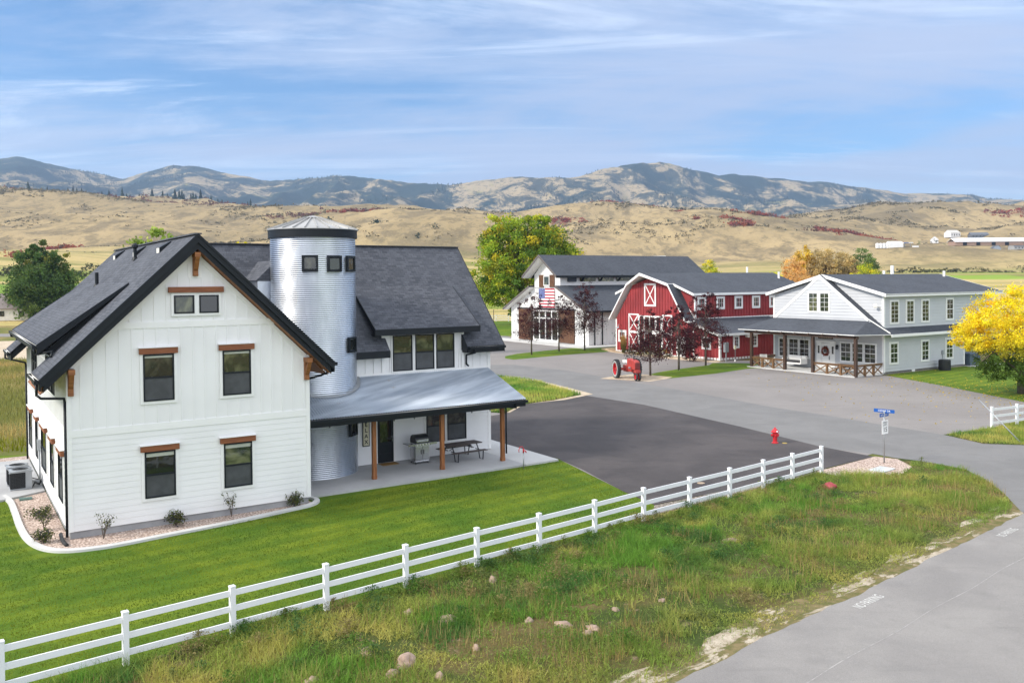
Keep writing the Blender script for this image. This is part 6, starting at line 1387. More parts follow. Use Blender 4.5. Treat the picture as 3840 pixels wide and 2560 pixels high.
def bt(t_, y, h, r, cols, label, seed, dens=1, cat='tree', nm='autumn_tree', lo=.32):
    z = hill_z(t_, y, True) if y > 190 else 0; x = t_ * y
    return tree(nm, label, (x, y, z - .2), [(0, 0, h * .62, r, r, h * .38), (-r * .35, 0, h * lo + h * .1, r * .8, r * .7, h * .26), (r * .4, 0, h * .5, r * .75, r * .7, h * .3)], max(.1, h * .022), int(150 * dens), int(9000 * dens), h * .017, cols, seed=seed, cat=cat, limbs=12, clump_r=.19, jitter=.3, shell=.4)
bt(.300, 246, 9.0, 3.0, YGB, 'small yellow-green tree left of the orange autumn trees', 31); bt(.322, 250, 13, 4.2, OR, 'orange-tan autumn tree, leftmost of the cluster behind the roofs', 32, 1.2)
bt(.336, 258, 16, 3.4, [(3, (.78, .56, .06)), (2, (.64, .44, .08))], 'tall golden-orange tree in the cluster behind the grey roof', 33); bt(.358, 254, 15.2, 4.6, TANL, 'large tan half-bare tree in the middle of the autumn cluster', 34, 1.4)
bt(.382, 256, 14.2, 4.2, TANL, 'brownish half-bare tree right of the large tan one', 35, 1.2); bt(.330, 240, 9, 4.2, OR, 'low orange tree in front of the autumn cluster', 36)
bt(.403, 268, 15, 4.6, GB, 'soft green round tree at the right of the autumn cluster', 37, 1.2, nm='green_tree'); bt(.404, 248, 10.8, 4.0, YGB, 'bright yellow-green tree in front of the soft green one', 38, 1.2); bt(.416, 242, 8.6, 2.6, YGB, 'small bright yellow tree at the right end of the cluster', 39)
YP = [(3, (.24, .34, .06)), (2, (.32, .40, .08)), (1, (.42, .44, .10))]
bt(-.428, 95, 13.8, 2.2, YP, 'feathery light green treetop left behind the farmhouse ridge', 41, .5, nm='poplar_tree'); bt(-.402, 96, 15.4, 1.9, YP, 'taller feathery light green treetop behind the farmhouse ridge', 42, .5, nm='poplar_tree'); bt(-.390, 99, 14.9, 1.4, YP, 'third feathery green treetop behind the farmhouse ridge', 43, .35, nm='poplar_tree')
bt(-.312, 100, 13.6, 1.9, YGB, 'bright yellow-green treetop just left of the silo', 44, .8); bt(-.325, 104, 13.2, 1.2, YGB, 'small yellow-green treetop between gable peak and silo', 45, .5); bt(-.129, 100, 12.6, 2.1, YP, 'green treetop showing over the wing roof right of the silo', 46, .7, nm='poplar_tree')
bt(.228, 270, 12, 3.0, YGB, 'small green tree just past the clubhouse roof end', 47, .8, nm='green_tree')
# hedges and field shrubs
SHR = [(3, (.085, .095, .045)), (2, (.12, .12, .055)), (1, (.055, .07, .04)), (1, (.16, .14, .05))]
srs = random.Random(21)
def shrub(t_, y, w_, h_, label, seed, cols=SHR, group='field shrubs'):
    z = hill_z(t_, y, True); return tree('field_shrub', label, (t_ * y, y, z - .1), [(-w_ * .25, 0, h_ * .5, w_ * .32, 1.5, h_ * .5), (w_ * .25, 0, h_ * .45, w_ * .3, 1.5, h_ * .45), (0, 0, h_ * .55, w_ * .3, 1.5, h_ * .5)], .08, 40, 1600, .3, cols, seed=seed, group=group, cat='shrub', limbs=4)
for i in range(9):
    t_ = -.60 + i * .020; shrub(t_, 452 + srs.uniform(-14, 14), srs.uniform(8, 13), srs.uniform(3.5, 6), ['leftmost', 'second', 'third', 'fourth', 'fifth', 'sixth', 'seventh', 'eighth', 'rightmost'][i] + ' field shrub of the hedgerow beyond the left green field', 60 + i, group='hedgerow shrubs beyond the left field')
for i, (t_, w_, h_) in enumerate([(.445, 14, 4), (.462, 9, 5), (.478, 12, 4), (.495, 15, 4.4), (.508, 14, 4.5)]): shrub(t_, 650, w_ * 1.15, h_ * 1.1, ['leftmost', 'second', 'middle', 'fourth', 'fifth'][i] + ' grey-green shrub of the hedgerow across the right straw field', 80 + i, group='hedgerow shrubs across the right field')
shrub(.535, 650, 30, 5.5, 'long dark green hedge shrub in the middle of the right field', 90, group=None); shrub(.562, 655, 18, 4, 'low green shrub right of the long hedge', 91, group=None); shrub(.588, 680, 25, 8, 'big round grey-green shrub at the far right field edge', 92, group=None)
for i, t_ in enumerate((.235, .262, .272, .290)): shrub(t_, 330 + 30 * i, 7, 3.2, ['low dark shrub just right of the clubhouse roof end', 'small olive shrub on the field behind the barn roof', 'rounded olive shrub on the field behind the barn roof', 'dark shrub left of the yellow-green tree in the field'][i], 95 + i, group=None)

# rough verge grass: individual blades in clumps
def blades(name, label, poly, n, hfun, wid, cfun, z=.0, lean=.45, cx=None, tuft=True):
    P = np.array(poly); x = RNG.uniform(P[:, 0].min(), P[:, 0].max(), n * 3); y = RNG.uniform(P[:, 1].min(), P[:, 1].max(), n * 3)
    m = inpoly(x, y, poly)
    if cx is not None: m &= cx(x, y)
    x, y = x[m][:n], y[m][:n]; n = len(x)
    if tuft:
        g = .20; x = x + (np.round(x / g) * g - x) * .45 + RNG.normal(0, .02, n); y = y + (np.round(y / g) * g - y) * .45 + RNG.normal(0, .02, n)
    h = hfun(x, y) * RNG.uniform(.45, 1.25, n); a = RNG.uniform(0, 2 * math.pi, n); l = np.abs(RNG.normal(0, lean, n)) * h
    b = RNG.uniform(0, math.pi, n); dx = np.cos(b) * wid * RNG.uniform(.6, 1.3, n); dy = np.sin(b) * wid
    V = np.empty((n, 3, 3)); V[:, 0] = np.stack([x - dx, y - dy, np.full(n, z)], 1); V[:, 1] = np.stack([x + dx, y + dy, np.full(n, z)], 1); V[:, 2] = np.stack([x + np.cos(a) * l, y + np.sin(a) * l, z + h], 1)
    C = cfun(x, y) * RNG.uniform(.65, 1.35, (n, 1)); o = poly_mesh(name, V.reshape(-1, 3), np.arange(3 * n).reshape(n, 3), np.clip(C, 0, 1)); tag(o, label, kind='stuff'); return o
def road_off(x, y): return (x - 3.35) * .653 + (y - 18.2) * -.757     # >0 on the road
def mixc(f, a, b): f = np.clip(f, 0, 1)[:, None]; return np.array(a) * (1 - f) + np.array(b) * f
def vcol(x, y):
    n = fbm(x * .28, y * .28, 3); n2 = fbm(x * 1.1, y * 1.1, 9); n3 = fbm(x * .6 + 5, y * .6, 15)
    c = mixc((n - .47) * 7, (.075, .150, .024), (.235, .205, .065)); c = c + (mixc((n2 - .5) * 5, (.09, .155, .035), (.32, .26, .11)) - c) * .5
    c = c + (np.array((.050, .105, .032)) - c) * np.clip((n3 - .60) * 7, 0, 1)[:, None]
    near = np.clip((-road_off(x, y) - 2.2) / 3, 0, 1); c = c + (np.array((.21, .16, .065)) - c) * ((1 - near) * .3)[:, None]; return c * np.array((1.78, 1.98, 1.45))
def vh(x, y): return .08 + .19 * np.clip((fbm(x * .55, y * .55, 22) - .38) * 3, 0, 1) + .12 * np.clip((-road_off(x, y) - 4.2) / 2, 0, 1)
vz = [(-12, fence_line(-12, .0)), (13.4, fence_line(13.4, 0)), (15.2, 37.2), (16.8, 37.4), (18.2, 39.6), (19.9, 38.2), (19.6, 35.5), (19.1, 33.6), (18.2, 31.6), (16.4, 29.9), (4, 18.9), (-2, 13.5), (-12, 13.5)]
def vmask(x, y):
    bare = fbm(x * .8, y * .8, 41); off = -road_off(x, y); keep = RNG.uniform(0, 1, len(x)); dens = np.clip((off - .1) / 1.0, .0, 1) * np.where(bare > .575, .12, 1.0); dens = np.maximum(dens, .25 * (fbm(x * 1.2, y * 1.2, 61) < .47)); return keep < dens
blades('verge_grass', 'rough mixed green and dry grass between fence and road', vz, 150000, vh, .009, vcol, cx=vmask, lean=.9)
def ground_leaves(name, label, poly, n, size, hfun, cfun, cx=None, z=0):
    P = np.array(poly); x = RNG.uniform(P[:, 0].min(), P[:, 0].max(), n * 3); y = RNG.uniform(P[:, 1].min(), P[:, 1].max(), n * 3); m = inpoly(x, y, poly)
    if cx is not None: m &= cx(x, y)
    x, y = x[m][:n], y[m][:n]; n = len(x); zz3 = z + .01 + hfun(x, y) * RNG.uniform(0, 1, n) ** .7; V, F, C = leaf_quads(np.stack([x, y, zz3], 1), size, cfun(x, y) * RNG.uniform(.55, 1.4, (n, 1)), flat=.1, asp=.3)
    o = poly_mesh(name, V, F, np.clip(C, 0, 1)); tag(o, label, kind='stuff')
def lh(x, y): return .03 + .16 * np.clip((fbm(x * 1.5, y * 1.5, 31) - .42) * 3.2, 0, 1) + .12 * np.clip((fbm(x * .45, y * .45, 33) - .5) * 4, 0, 1)
def lcol2(x, y):
    c = vcol(x, y); n = fbm(x * 1.5, y * 1.5, 31); d = np.clip((n - .5) * 5, 0, 1)[:, None]; return c * (1 - d) + (np.array((.06, .13, .03)) * .6 + c * .5) * d
ground_leaves('verge_herbs', 'low leafy weeds and herbs filling the roadside verge', vz, 170000, .030, lh, lcol2, cx=vmask)
def weedcol(x, y): return mixc((fbm(x, y, 5) - .3) * 2, (.035, .085, .020), (.075, .125, .035))
# taller weed clumps along the fence foot and in the verge
cl = []
for i in range(190):
    t_ = srs.uniform(0, 1); x = -8 + 21 * srs.random(); off = abs(srs.gauss(0, .35)) if i < 55 else srs.uniform(.4, 5.6)
    cl.append((x, fence_line(x) - off * 1.0, srs.uniform(.25, .7) * (1.15 if i < 55 else .8), srs.uniform(.16, .42)))
for (x, y, r_, h_) in [(6.1, 22.8, .5, .38), (4.6, 21.6, .55, .42), (5.4, 24.2, .45, .35), (7.3, 26.0, .5, .4), (10.6, 29.6, .55, .35), (16.8, 35.6, .4, .4), (17.8, 37.8, .35, .7), (2.6, 20.2, .6, .35), (.4, 23.0, .7, .5), (1.2, 24.6, .9, .55), (-5.2, 20.6, .9, .5), (14.2, 31.6, .5, .4)]: cl.append((x, y, r_, h_))
PP = []; CC = []
for (x, y, r_, h_) in cl:
    k = int(900 * r_ * (h_ + .5)); rr_ = np.abs(RNG.normal(0, r_ * .5, k)); a = RNG.uniform(0, 6.283, k); zz2 = RNG.uniform(0, 1, k) ** .8 * h_ * (1 - .6 * np.clip(rr_ / (r_ * 1.4), 0, 1))
    PP.append(np.stack([x + rr_ * np.cos(a), y + rr_ * np.sin(a), zz2 + .02], 1)); base = np.array(srs.choice([(.06, .14, .035), (.09, .17, .05), (.11, .21, .035), (.16, .19, .06), (.26, .22, .09), (.20, .25, .05)])); CC.append(base * RNG.uniform(.6, 1.4, (k, 1)))
PP = np.concatenate(PP); CC = np.concatenate(CC); V, F, C = leaf_quads(PP, .032, CC, asp=.35); o = poly_mesh('verge_weeds', V, F, np.clip(C, 0, 1)); tag(o, 'leafy green weed clumps in the verge and under the fence', kind='stuff')
def drycol(x, y): return mixc((fbm(x * 2, y * 2, 8) - .3) * 2, (.30, .22, .08), (.42, .33, .15))
blades('dry_stalks', 'tall straw-coloured seed stalks standing in the verge', vz, 15000, lambda x, y: np.full(len(x), .40), .009, drycol, cx=lambda x, y: (fbm(x * .7, y * .7, 51) > .52) & (-road_off(x, y) > 1.2), lean=.3, tuft=False)
def lcol(x, y):
    n = fbm(x * .35, y * .35, 2); n2 = fbm(x * 1.7, y * 1.7, 4); c = mixc((n - .35) * 3.2, (.085, .160, .014), (.215, .255, .020)); c = c * (1 - .30 * (np.sin((-.644 * x + .765 * y) * 3.4 + fbm(x * .3, y * .3, 6) * 2) > 0))[:, None]; return c + (np.array((.050, .115, .014)) - c) * (np.clip((n2 - .5) * 4, 0, 1) * .6)[:, None]
lz_ = [(-30, fence_line(-30)), (4.9, fence_line(4.9) + .0), (5.3, 32.5), (4.3, 34.9), (3.05, 38.8), (1.95, 41.3), (1.3, 40.9), (-7.55, 33.6), (-7.4, 33.0), (-8.6, 31.9), (-13.6, 27.2), (-14.8, 27.0), (-16.1, 28.2), (-19.2, 33.4), (-21.5, 36.2), (-30, 33)]
blades('lawn_grass', 'mown bright green lawn in front of the farmhouse', lz_, 200000, lambda x, y: np.full(len(x), .042), .009, lcol, z=.008, tuft=False, lean=.6)
blades('corner_grass', 'rough grass on the corner strip beneath the right fence', [(23.4, 46.7), (26.87, 48.6), (30.24, 51.2), (36, 55.4), (36, 46.5), (30.5, 42.0), (28.6, 43.1), (25.69, 43.8), (23.9, 44.4)], 26000, lambda x, y: .12 + .2 * fbm(x, y, 3), .014, vcol, z=.018)
blades('wedge_grass', 'rough tan and green grass wedge beside the dark asphalt', GW, 26000, lambda x, y: .15 + .25 * fbm(x * .6, y * .6, 3), .02, lambda x, y: vcol(x * .7, y * .7 + 30) * 1.15, z=.03)
blades('field_grass', 'dry golden field grass beyond the left side of the farmhouse', [(-60, 42.2), (-22.2, 44.4), (-20.6, 44.8), (-26, 100), (-70, 100)], 60000, lambda x, y: .25 + .35 * fbm(x * .3, y * .3, 3), .03, lambda x, y: mixc((fbm(x * .12, y * .12, 77) - .42) * 6, (.24, .24, .07), (.46, .35, .14)) + (np.array((.08, .14, .02)) - .2) * np.clip((50 - y) / 8, 0, 1)[:, None] * .6)

# garden plants in the rock bed
def bedplant(u, v, h, w_, kind, label, seed):
    rr_ = random.Random(seed); t = thing('bed_shrub', label, 'shrub', hp(u, v, .03), 0, None); mb = MB(); tips = []
    for k in range(7 if kind == 'sparse' else 12):
        a = rr_.uniform(0, 6.28); e = Vector((math.cos(a) * w_ * rr_.uniform(.3, 1), math.sin(a) * w_ * rr_.uniform(.3, .8), h * rr_.uniform(.55, 1))); m_ = Vector((e.x * .3, e.y * .3, e.z * .5)); mb.tube([(0, 0, 0), m_, e], [.012, .008, .004], 5, caps=False); tips += [m_.lerp(e, q) for q in (.2, .45, .7, .9, 1)]
    mb.build('stems', M_BARK, t); n = 130 if kind == 'sparse' else 700; P = np.array([tuple(rr_.choice(tips)) for _ in range(n)]) + RNG.normal(0, .05 if kind == 'sparse' else .07, (n, 3)); P[:, 2] = np.abs(P[:, 2])
    C = np.array([rr_.choice([(.08, .11, .035), (.10, .13, .03), (.14, .13, .05), (.07, .07, .09)]) for _ in range(n)]); V, F, C = leaf_quads(P, .035, C); poly_mesh('leaves', V, F, C, parent=t)
bedplant(.95, -.55, 1.0, .42, 'sparse', 'sparse leggy shrub in pink rock near the farmhouse front corner', 1); bedplant(3.3, -.35, .52, .3, 'dense', 'low bushy shrub in pink rock under the lower left window', 2)
bedplant(5.25, -.25, .95, .42, 'sparse', 'sparse upright shrub in pink rock under the lower right window', 3); bedplant(7.6, -.22, .5, .36, 'dense', 'low bushy shrub at the right end of the rock bed', 4)
bedplant(-.55, 3.7, .3, .6, 'dense', 'low spreading green plant in the side rock bed', 5); bedplant(-.6, 1.8, .55, .3, 'sparse', 'small bare-stemmed shrub in the side rock bed', 6); bedplant(-.75, .1, .4, .35, 'dense', 'yellow-green shrub beside the black drain hose', 7)
t = thing('ornamental_grass', 'tall golden tuft of ornamental grass before the barn door', 'grass clump', bp(-1.0, 14.1, .03), 0); n = 900; a = RNG.uniform(0, 6.28, n); l = RNG.uniform(0, .45, n); hh_ = RNG.uniform(1.0, 2.3, n)
V = np.empty((n, 3, 3)); V[:, 0] = np.stack([np.cos(a) * .15 - .02, np.sin(a) * .15, np.zeros(n)], 1); V[:, 1] = V[:, 0] + [.04, 0, 0]; V[:, 2] = np.stack([np.cos(a) * l, np.sin(a) * l, hh_], 1)
poly_mesh('blades', V.reshape(-1, 3), np.arange(3 * n).reshape(n, 3), np.where(hh_[:, None] > 1.6, np.array([[.45, .27, .09]]), np.array([[.12, .13, .04]])), parent=t)
tree('rose_bush', 'green bush with pale yellow blooms between clubhouse and barn', (14.2, 107.5, 0), [(0, 0, 1.2, 1.5, 1.2, 1.2)], .05, 50, 4000, .06, [(4, (.04, .075, .02)), (1, (.55, .50, .30))], seed=71, cat='shrub', limbs=6, jitter=.3)
tree('flower_bed', 'low yellow-green plants along the foot of the barn front', (14.6, 98.6, 0), [(0, 0, .5, 1.6, 1.6, .5), (1.8, -2.6, .45, 1.3, 1.3, .45)], .03, 50, 3000, .06, [(3, (.10, .14, .03)), (1, (.40, .34, .06))], seed=72, cat='flower bed', limbs=3)
# leaves scattered under the yellow tree and on the lot
n = 1500; x = RNG.normal(37, 4.5, n); y = RNG.normal(64, 6, n); x[1200:] = RNG.uniform(20, 35, 300); y[1200:] = RNG.uniform(50, 80, 300); V, F, C = leaf_quads(np.stack([x, y, np.full(n, .05)], 1), .055, np.tile([(.55, .40, .06)], (n, 1)) * RNG.uniform(.6, 1.2, (n, 1)), flat=.95); o = poly_mesh('fallen_leaves', V, F, C); tag(o, 'yellow fallen leaves scattered on lawn and asphalt', kind='stuff')

# hillside scrub, red maple thickets, conifers
def scatter(name, label, items, leafs, size, sq=.5, ring=1.0):
    """items: (x, y, w, h, colour)"""
    A = np.array([(i[0], i[1], i[2], i[3]) for i in items]); Cc = np.array([i[4] for i in items]); z = np.array([hill_z(i[0] / i[1], i[1]) for i in items]); k = leafs; idx = np.repeat(np.arange(len(A)), k)
    d = RNG.normal(size=(len(idx), 3)) * np.array([.42, .42, .30]); P = np.stack([A[idx, 0] + d[:, 0] * A[idx, 2], A[idx, 1] + d[:, 1] * A[idx, 2], z[idx] + A[idx, 3] * .35 + d[:, 2] * A[idx, 3]], 1)
    C = Cc[idx] * RNG.uniform(.6, 1.35, (len(idx), 1)); s = np.repeat(A[:, 2] * size, k); V, F, C = leaf_quads(P, s, C, asp=.8); o = poly_mesh(name, V, F, np.clip(C, 0, 1)); tag(o, label, kind='stuff')
hs_ = random.Random(9); items = []
while len(items) < 4600:
    y = hs_.uniform(640, 1900); t_ = hs_.uniform(-.72, .72); xv = 1176 + 2004 * t_
    if y > crest_depth(xv) * 1.02 or (xv > 1600 and y < 1050): continue
    n_ = mnoise.noise(Vector((t_ * y * .006, y * .006, 3))) + .5 * mnoise.noise(Vector((t_ * y * .02, y * .02, 8)))
    if hs_.random() > .012 + max(0, n_ - .08) * 2.6: continue
    w_ = hs_.uniform(1.6, 4.2) * y / 1100; items.append((t_ * y, y, w_, w_ * .55, hs_.choice([(.15, .13, .075), (.19, .155, .09), (.12, .115, .07), (.22, .175, .095)])))
scatter('hillside_scrub', 'grey-brown sagebrush dotting the dry hills', items, 9, .28)
items = []
RED = [(.30, .055, .045), (.36, .09, .05), (.22, .06, .05), (.38, .13, .06), (.16, .09, .06)]
def thicket(xv, y, wpx, n_, cols=RED, hgt=4.0):
    t0 = (xv - 1176) / 2004; wx = wpx / 2004 * y
    for _ in range(n_):
        x = t0 * y + hs_.gauss(0, wx * .33); yy = y + hs_.gauss(0, wx * .22); items.append((x, yy, hs_.uniform(3, 7), hs_.uniform(.7, 1.2) * hgt, hs_.choice(cols)))
for a in ((140, 780, 62, 60), (72, 800, 16, 8), (50, 590, 44, 22), (548, 760, 62, 44, [(.13, .03, .035), (.17, .04, .04), (.20, .035, .035)]), (700, 1300, 90, 60, [(.16, .06, .05), (.12, .08, .05), (.20, .07, .04)]), (860, 1380, 130, 90, [(.14, .06, .05), (.12, .08, .05), (.18, .07, .04)]), (800, 1180, 60, 30),
          (1280, 1330, 36, 26), (1290, 1420, 80, 50), (1440, 1660, 110, 70), (1565, 1330, 56, 44), (1650, 1330, 90, 44, [(.30, .10, .04), (.24, .05, .04)]), (1745, 1240, 56, 40), (1788, 1300, 30, 20), (1605, 1150, 20, 8), (1690, 1120, 60, 30), (1716, 1060, 50, 26), (1340, 720, 34, 20), (1880, 1180, 18, 10), (1935, 1090, 80, 40), (1330, 800, 40, 26, [(.16, .05, .05), (.1, .07, .05)]),
          (2310, 1500, 60, 30), (2340, 1850, 90, 50), (2200, 1900, 260, 120, [(.13, .09, .055), (.17, .07, .05), (.10, .085, .05)]), (1980, 1880, 120, 60, [(.13, .09, .055), (.10, .085, .05)]), (2010, 1060, 220, 50), (380, 1650, 300, 160, [(.16, .06, .045), (.11, .07, .05), (.20, .08, .045)]), (120, 1800, 260, 160, [(.20, .075, .045), (.11, .07, .05), (.24, .10, .05)])): thicket(*a)
scatter('red_scrub', 'red and rust autumn thickets on the dry hills', items, 30, .19)
def cones(name, label, items):
    V = []; F = []; C = []
    for (x, y, h, c) in items:
        z = hill_z(x / y, y) - h * .05
        for (z0, z1, r_) in ((.08, .55, .24), (.3, .8, .17), (.55, 1.0, .11)):
            b = len(V); a0 = hs_.uniform(0, 6)
            for k in range(6): a = a0 + k * math.pi / 3; q = r_ * h * hs_.uniform(.8, 1.2); V.append((x + math.cos(a) * q, y + math.sin(a) * q, z + z0 * h))
            V.append((x, y, z + z1 * h))
            for k in range(6): F.append((b + k, b + (k + 1) % 6, b + 6)); C.append(c)
    C = np.array(C) * RNG.uniform(.7, 1.3, (len(C), 1)); o = poly_mesh(name, np.array(V), np.array(F), C); tag(o, label, kind='stuff')
items = []
CON = [(.022, .040, .030), (.030, .050, .034), (.018, .034, .030)]
for _ in range(150):
    xv = hs_.choice([hs_.gauss(270, 30), hs_.gauss(165, 40), hs_.uniform(60, 620), hs_.gauss(350, 60), hs_.gauss(430, 70)]); y = hs_.uniform(1750, 2400); items.append(((xv - 1176) / 2004 * y, y, hs_.uniform(14, 26), hs_.choice(CON)))
while len(items) < 7500:
    t_ = hs_.uniform(-.70, .70); y = hs_.uniform(3300, 5650); x = t_ * y; n_ = mnoise.noise(Vector((x * .0022, y * .0012, 12))) + .5 * mnoise.noise(Vector((x * .007, y * .004, 18)))
    if n_ < .10 + .25 * hs_.random(): continue
    items.append((x, y, hs_.uniform(7, 13), hs_.choice(CON)))
cones('mountain_conifers', 'dark conifers scattered over the far mountain slopes', items)
items = []
for xv, y in ((757, 1100), (1345, 1330), (1500, 1300), (1620, 1290), (1735, 1220), (868, 960), (960, 870), (1000, 900)): items.append(((xv - 1176) / 2004 * y, y, hs_.uniform(4, 7), hs_.uniform(4, 7), (.03, .05, .028)))
for k in range(60): xv = hs_.gauss(1620, 60); y = hs_.uniform(1550, 1700); items.append(((xv - 1176) / 2004 * y, y, hs_.uniform(3, 6), hs_.uniform(3, 6), (.05, .06, .04)))
scatter('juniper_scrub', 'dark green juniper bushes on the hill crests', items, 40, .2)

# ================================================================== FAR BUILDINGS
def far_house(label, t_, y, w_, d_, h_, rh, rot, wall_m, roof_m, name='far_house', cat='house', sink=.5):
    z = hill_z(t_, y) if y > 190 else 0; t = thing(name, label, cat, (t_ * y, y, z - sink), rot)
    mb = MB(); mb.box(-w_ / 2, w_ / 2, -d_ / 2, d_ / 2, 0, h_); mb.prism([(-w_ / 2, -d_ / 2, h_), (-w_ / 2, d_ / 2, h_), (-w_ / 2, 0, h_ + rh * .95)], (w_, 0, 0)); mb.build('wall', wall_m, t)
    mb = MB()
    for s in (-1, 1): roof_slab(mb, [(-w_ / 2 - .4, 0, h_ + rh), (w_ / 2 + .4, 0, h_ + rh), (w_ / 2 + .4, s * (d_ / 2 + .4), h_ - .1), (-w_ / 2 - .4, s * (d_ / 2 + .4), h_ - .1)], .2, roof_m, roof_m)
    mb.build('roof', None, t); n = max(2, int(w_ / 4))
    for k in range(n): x = -w_ / 2 + w_ * (k + .5) / n; mb = MB(); mb.box(x - .6, x + .6, -d_ / 2 - .06, -d_ / 2, h_ * .35, h_ * .75); mb.build('window', M_GLASS, t)
    return t
RT = vm('tan_grey_shingles', (.20, .17, .16), .9, .1, 2); RG = vm('grey_far_roof', (.13, .14, .16), .8); WT = vm('far_pale_wall', (.55, .53, .48), .7)
far_house('low tan house with brown-grey roof behind the dark green tree', -.588, 200, 17, 9, 2.9, 3.2, .12, WT, RT, sink=0)
far_house('white house with pale roof highest on the far right hillside', .506, 1180, 16, 12, 6, 4, .3, M_WHITE, WT); far_house('grey low house with dark roof on the far right hillside', .536, 1150, 22, 12, 4, 3.5, -.1, RG, RG)
far_house('small white gabled house left of the highest white one', .4855, 1150, 10, 9, 5, 4, 1.2, M_WHITE, WT); far_house('blue-roofed shed with blue wall at the foot of the hill', .477, 1060, 13, 10, 5, 1.6, .05, vm('far_blue_wall', (.05, .14, .26), .6), WT, name='blue_shed', cat='shed')
far_house('blue-grey house with steep roof between trees on the hill foot', .508, 1080, 12, 10, 6, 5, 1.0, vm('far_bluegrey_wall', (.28, .32, .38), .7), RG); far_house('pale blue gabled house near the right edge of the hill foot', .556, 1070, 11, 9, 6, 5, 1.3, vm('far_bluegrey_wall', (.28, .32, .38), .7), RG)
far_house('long grey low house left of the pale blue gabled house', .537, 1040, 16, 9, 3, 2.5, .1, vm('far_grey_wall', (.36, .36, .35), .7), RG); far_house('grey-roofed house at the right edge above the long barn', .583, 1050, 20, 12, 4, 4, .05, vm('far_grey_wall', (.36, .36, .35), .7), RG)
# long white arena barn
t = thing('long_barn', 'very long white-roofed barn stretching across the far right', 'barn', (.506 * 900 + 62, 903, max(hill_z(.50 + .02 * k, 893) for k in range(8)) - .5), .03)
mb = MB(); mb.box(-62, 66, -7, 7, 0, 4.2); mb.build('wall', vm('far_pinkish_wall', (.36, .24, .18), .7), t); mb = MB(); roof_slab(mb, [(-63, 0, 8.0), (67, 0, 8.0), (67, -8, 4), (-63, -8, 4)], .4, M_WHITE, M_WHITE); roof_slab(mb, [(-63, 0, 8.0), (67, 0, 8.0), (67, 8, 4), (-63, 8, 4)], .4, M_WHITE, M_WHITE); mb.build('roof', None, t)
for x in (-52, -38, -22, -8, 12, 30, 48): mb = MB(); mb.box(x - 2, x + 2, -7.3, -7, 0, 3.4); mb.build('door', M_BLACK, t)
# white greenhouse row behind the clubhouse ridge
t = thing('greenhouse', 'row of white arched greenhouses on the hill foot above the clubhouse roof', 'greenhouse', (.140 * 880, 880, hill_z(.140, 880) + .2), 0); t.scale = (1.6,) * 3
for k in range(8): mb = MB(); mb.lathe([(1.9, 0), (1.9, 8)], (-15 + k * 2.6, 0, .6), 12, 'y', 0, math.pi); mb.box(-15 + k * 2.6 - .1, -15 + k * 2.6 + .1, 0, 8, 0, 3.2); mb.box(-15 + k * 2.6 - 1.2, -15 + k * 2.6 + 1.2, .0, .2, 0, 2.2); mb.build('bay', M_WHITE, t)
mb = MB(); mb.box(6, 21, 0, 8, 0, 2.6); mb.prism([(6, 0, 2.6), (6, 8, 2.6), (6, 4, 3.6)], (15, 0, 0)); mb.build('shed', M_WHITE, t)
t = thing('farm_depot', 'white low depot with round tanks and a blue canopy on the right', 'depot', (.437 * 870, 870, hill_z(.437, 870) - .3), 0); t.scale = (1.25,) * 3
mb = MB(); mb.box(-2, 9, 0, 8, 0, 4); mb.prism([(-2, 0, 4), (-2, 8, 4), (-2, 4, 5.4)], (11, 0, 0)); mb.build('wall', M_WHITE, t)
for k in range(4): mb = MB(); mb.lathe([(1.4, 0), (1.4, 3.6), (0, 4.1)], (-11 + 2.7 * k, 2, 0), 16); mb.build('tank', M_WHITE, t)
mb = MB(); mb.use(M_WHITE); mb.box(9.5, 17, 0, 5, 3.8, 4.4); mb.use(M_BLUE); mb.box(9.5, 13.2, -.05, 0, 3.85, 4.35); cn = mb.build('canopy', None, t)
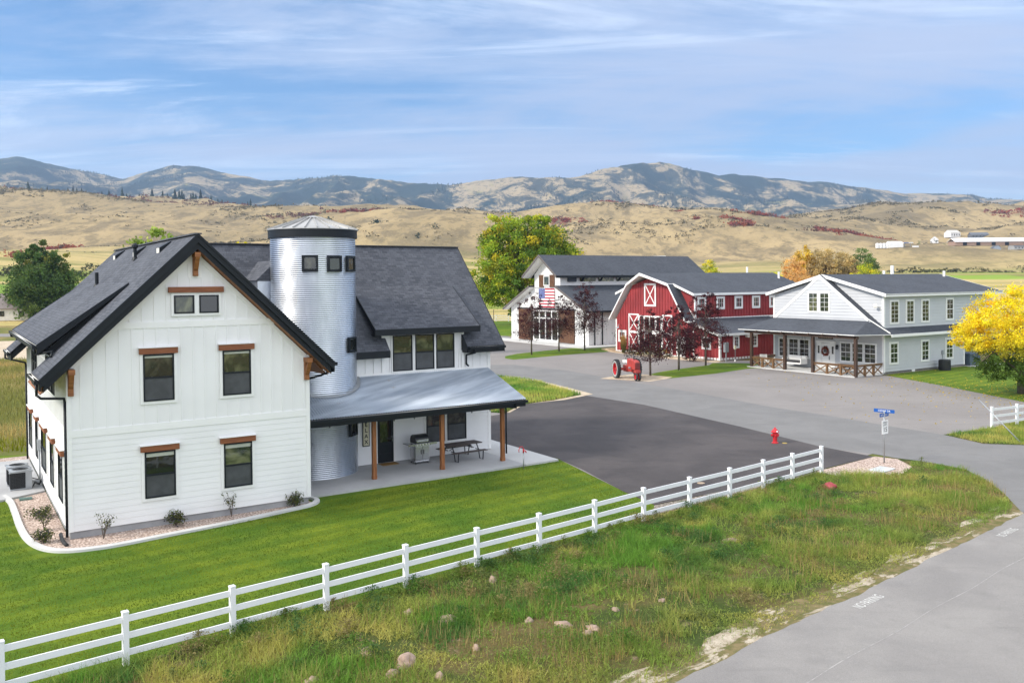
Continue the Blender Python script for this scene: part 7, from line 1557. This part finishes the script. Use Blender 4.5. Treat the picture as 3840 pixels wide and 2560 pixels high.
for x in (11, 15.5): mb = MB(); mb.box(x - .2, x + .2, 2, 2.4, 0, 3.8); mb.build('canopy_post', M_ZINC, t)
mb = MB(); mb.box(16, 20.5, -2, 0, .3, 1.5); o = mb.build('trailer_body', M_WHITE, t)
rail_fence('rail_fence', 'distant white rail fence left of the clubhouse under the huge tree', [(-6 + 2.6 * k, 183 + .1 * k) for k in range(6)], h=1.5, rails=(.35, .8, 1.25))
t = thing('thin_post', 'thin dark post standing on the grass left of the clubhouse', 'post', (-3.2, 150, 0)); mb = MB(); mb.tube([(0, 0, 0), (0, 0, 3.6)], .06, 6); mb.build('pole', M_WOODD, t)
for i, (t_, y, h, c) in enumerate([(.497, 985, 11, GB), (.538, 1000, 9, GB), (.486, 960, 13, [(1, (.03, .05, .035))]), (.572, 1010, 12, GB), (.585, 1000, 14, GB), (.56, 1005, 9, GB), (.515, 1010, 9, GB), (.468, 1040, 9, GB)]):
    bt(t_, y, h, h * .32, c, ['green tree beside the white hillside houses', 'round green tree below the grey hillside house', 'dark narrow tree at the left end of the long white barn', 'slim green tree behind the long white barn', 'tall green tree at far right behind the long barn', 'small green tree by the pale blue house', 'small green tree under the steep-roofed hill house', 'small tree left of the blue shed'][i], 120 + i, .25, nm='far_tree')

# ================================================================== HAZE
HAZE = True
if HAZE:
    mb = MB(); mb.box(-7200, 7200, -80, 9200, -60, 1250); o = mb.build('haze', None); 
    m = bpy.data.materials.new('haze'); m.use_nodes = True; nt_ = m.node_tree; nt_.nodes.clear(); ou = nt_.nodes.new('ShaderNodeOutputMaterial'); pv = nt_.nodes.new('ShaderNodeVolumePrincipled')
    pv.inputs['Color'].default_value = (.50, .70, 1, 1); pv.inputs['Density'].default_value = 9.5e-5; pv.inputs['Anisotropy'].default_value = .2
    nt_.links.new(pv.outputs[0], ou.inputs['Volume']); o.data.materials.clear(); o.data.materials.append(m); o['kind'] = 'stuff'
S.cycles.max_bounces = 7; S.cycles.volume_bounces = 0; S.cycles.transparent_max_bounces = 6
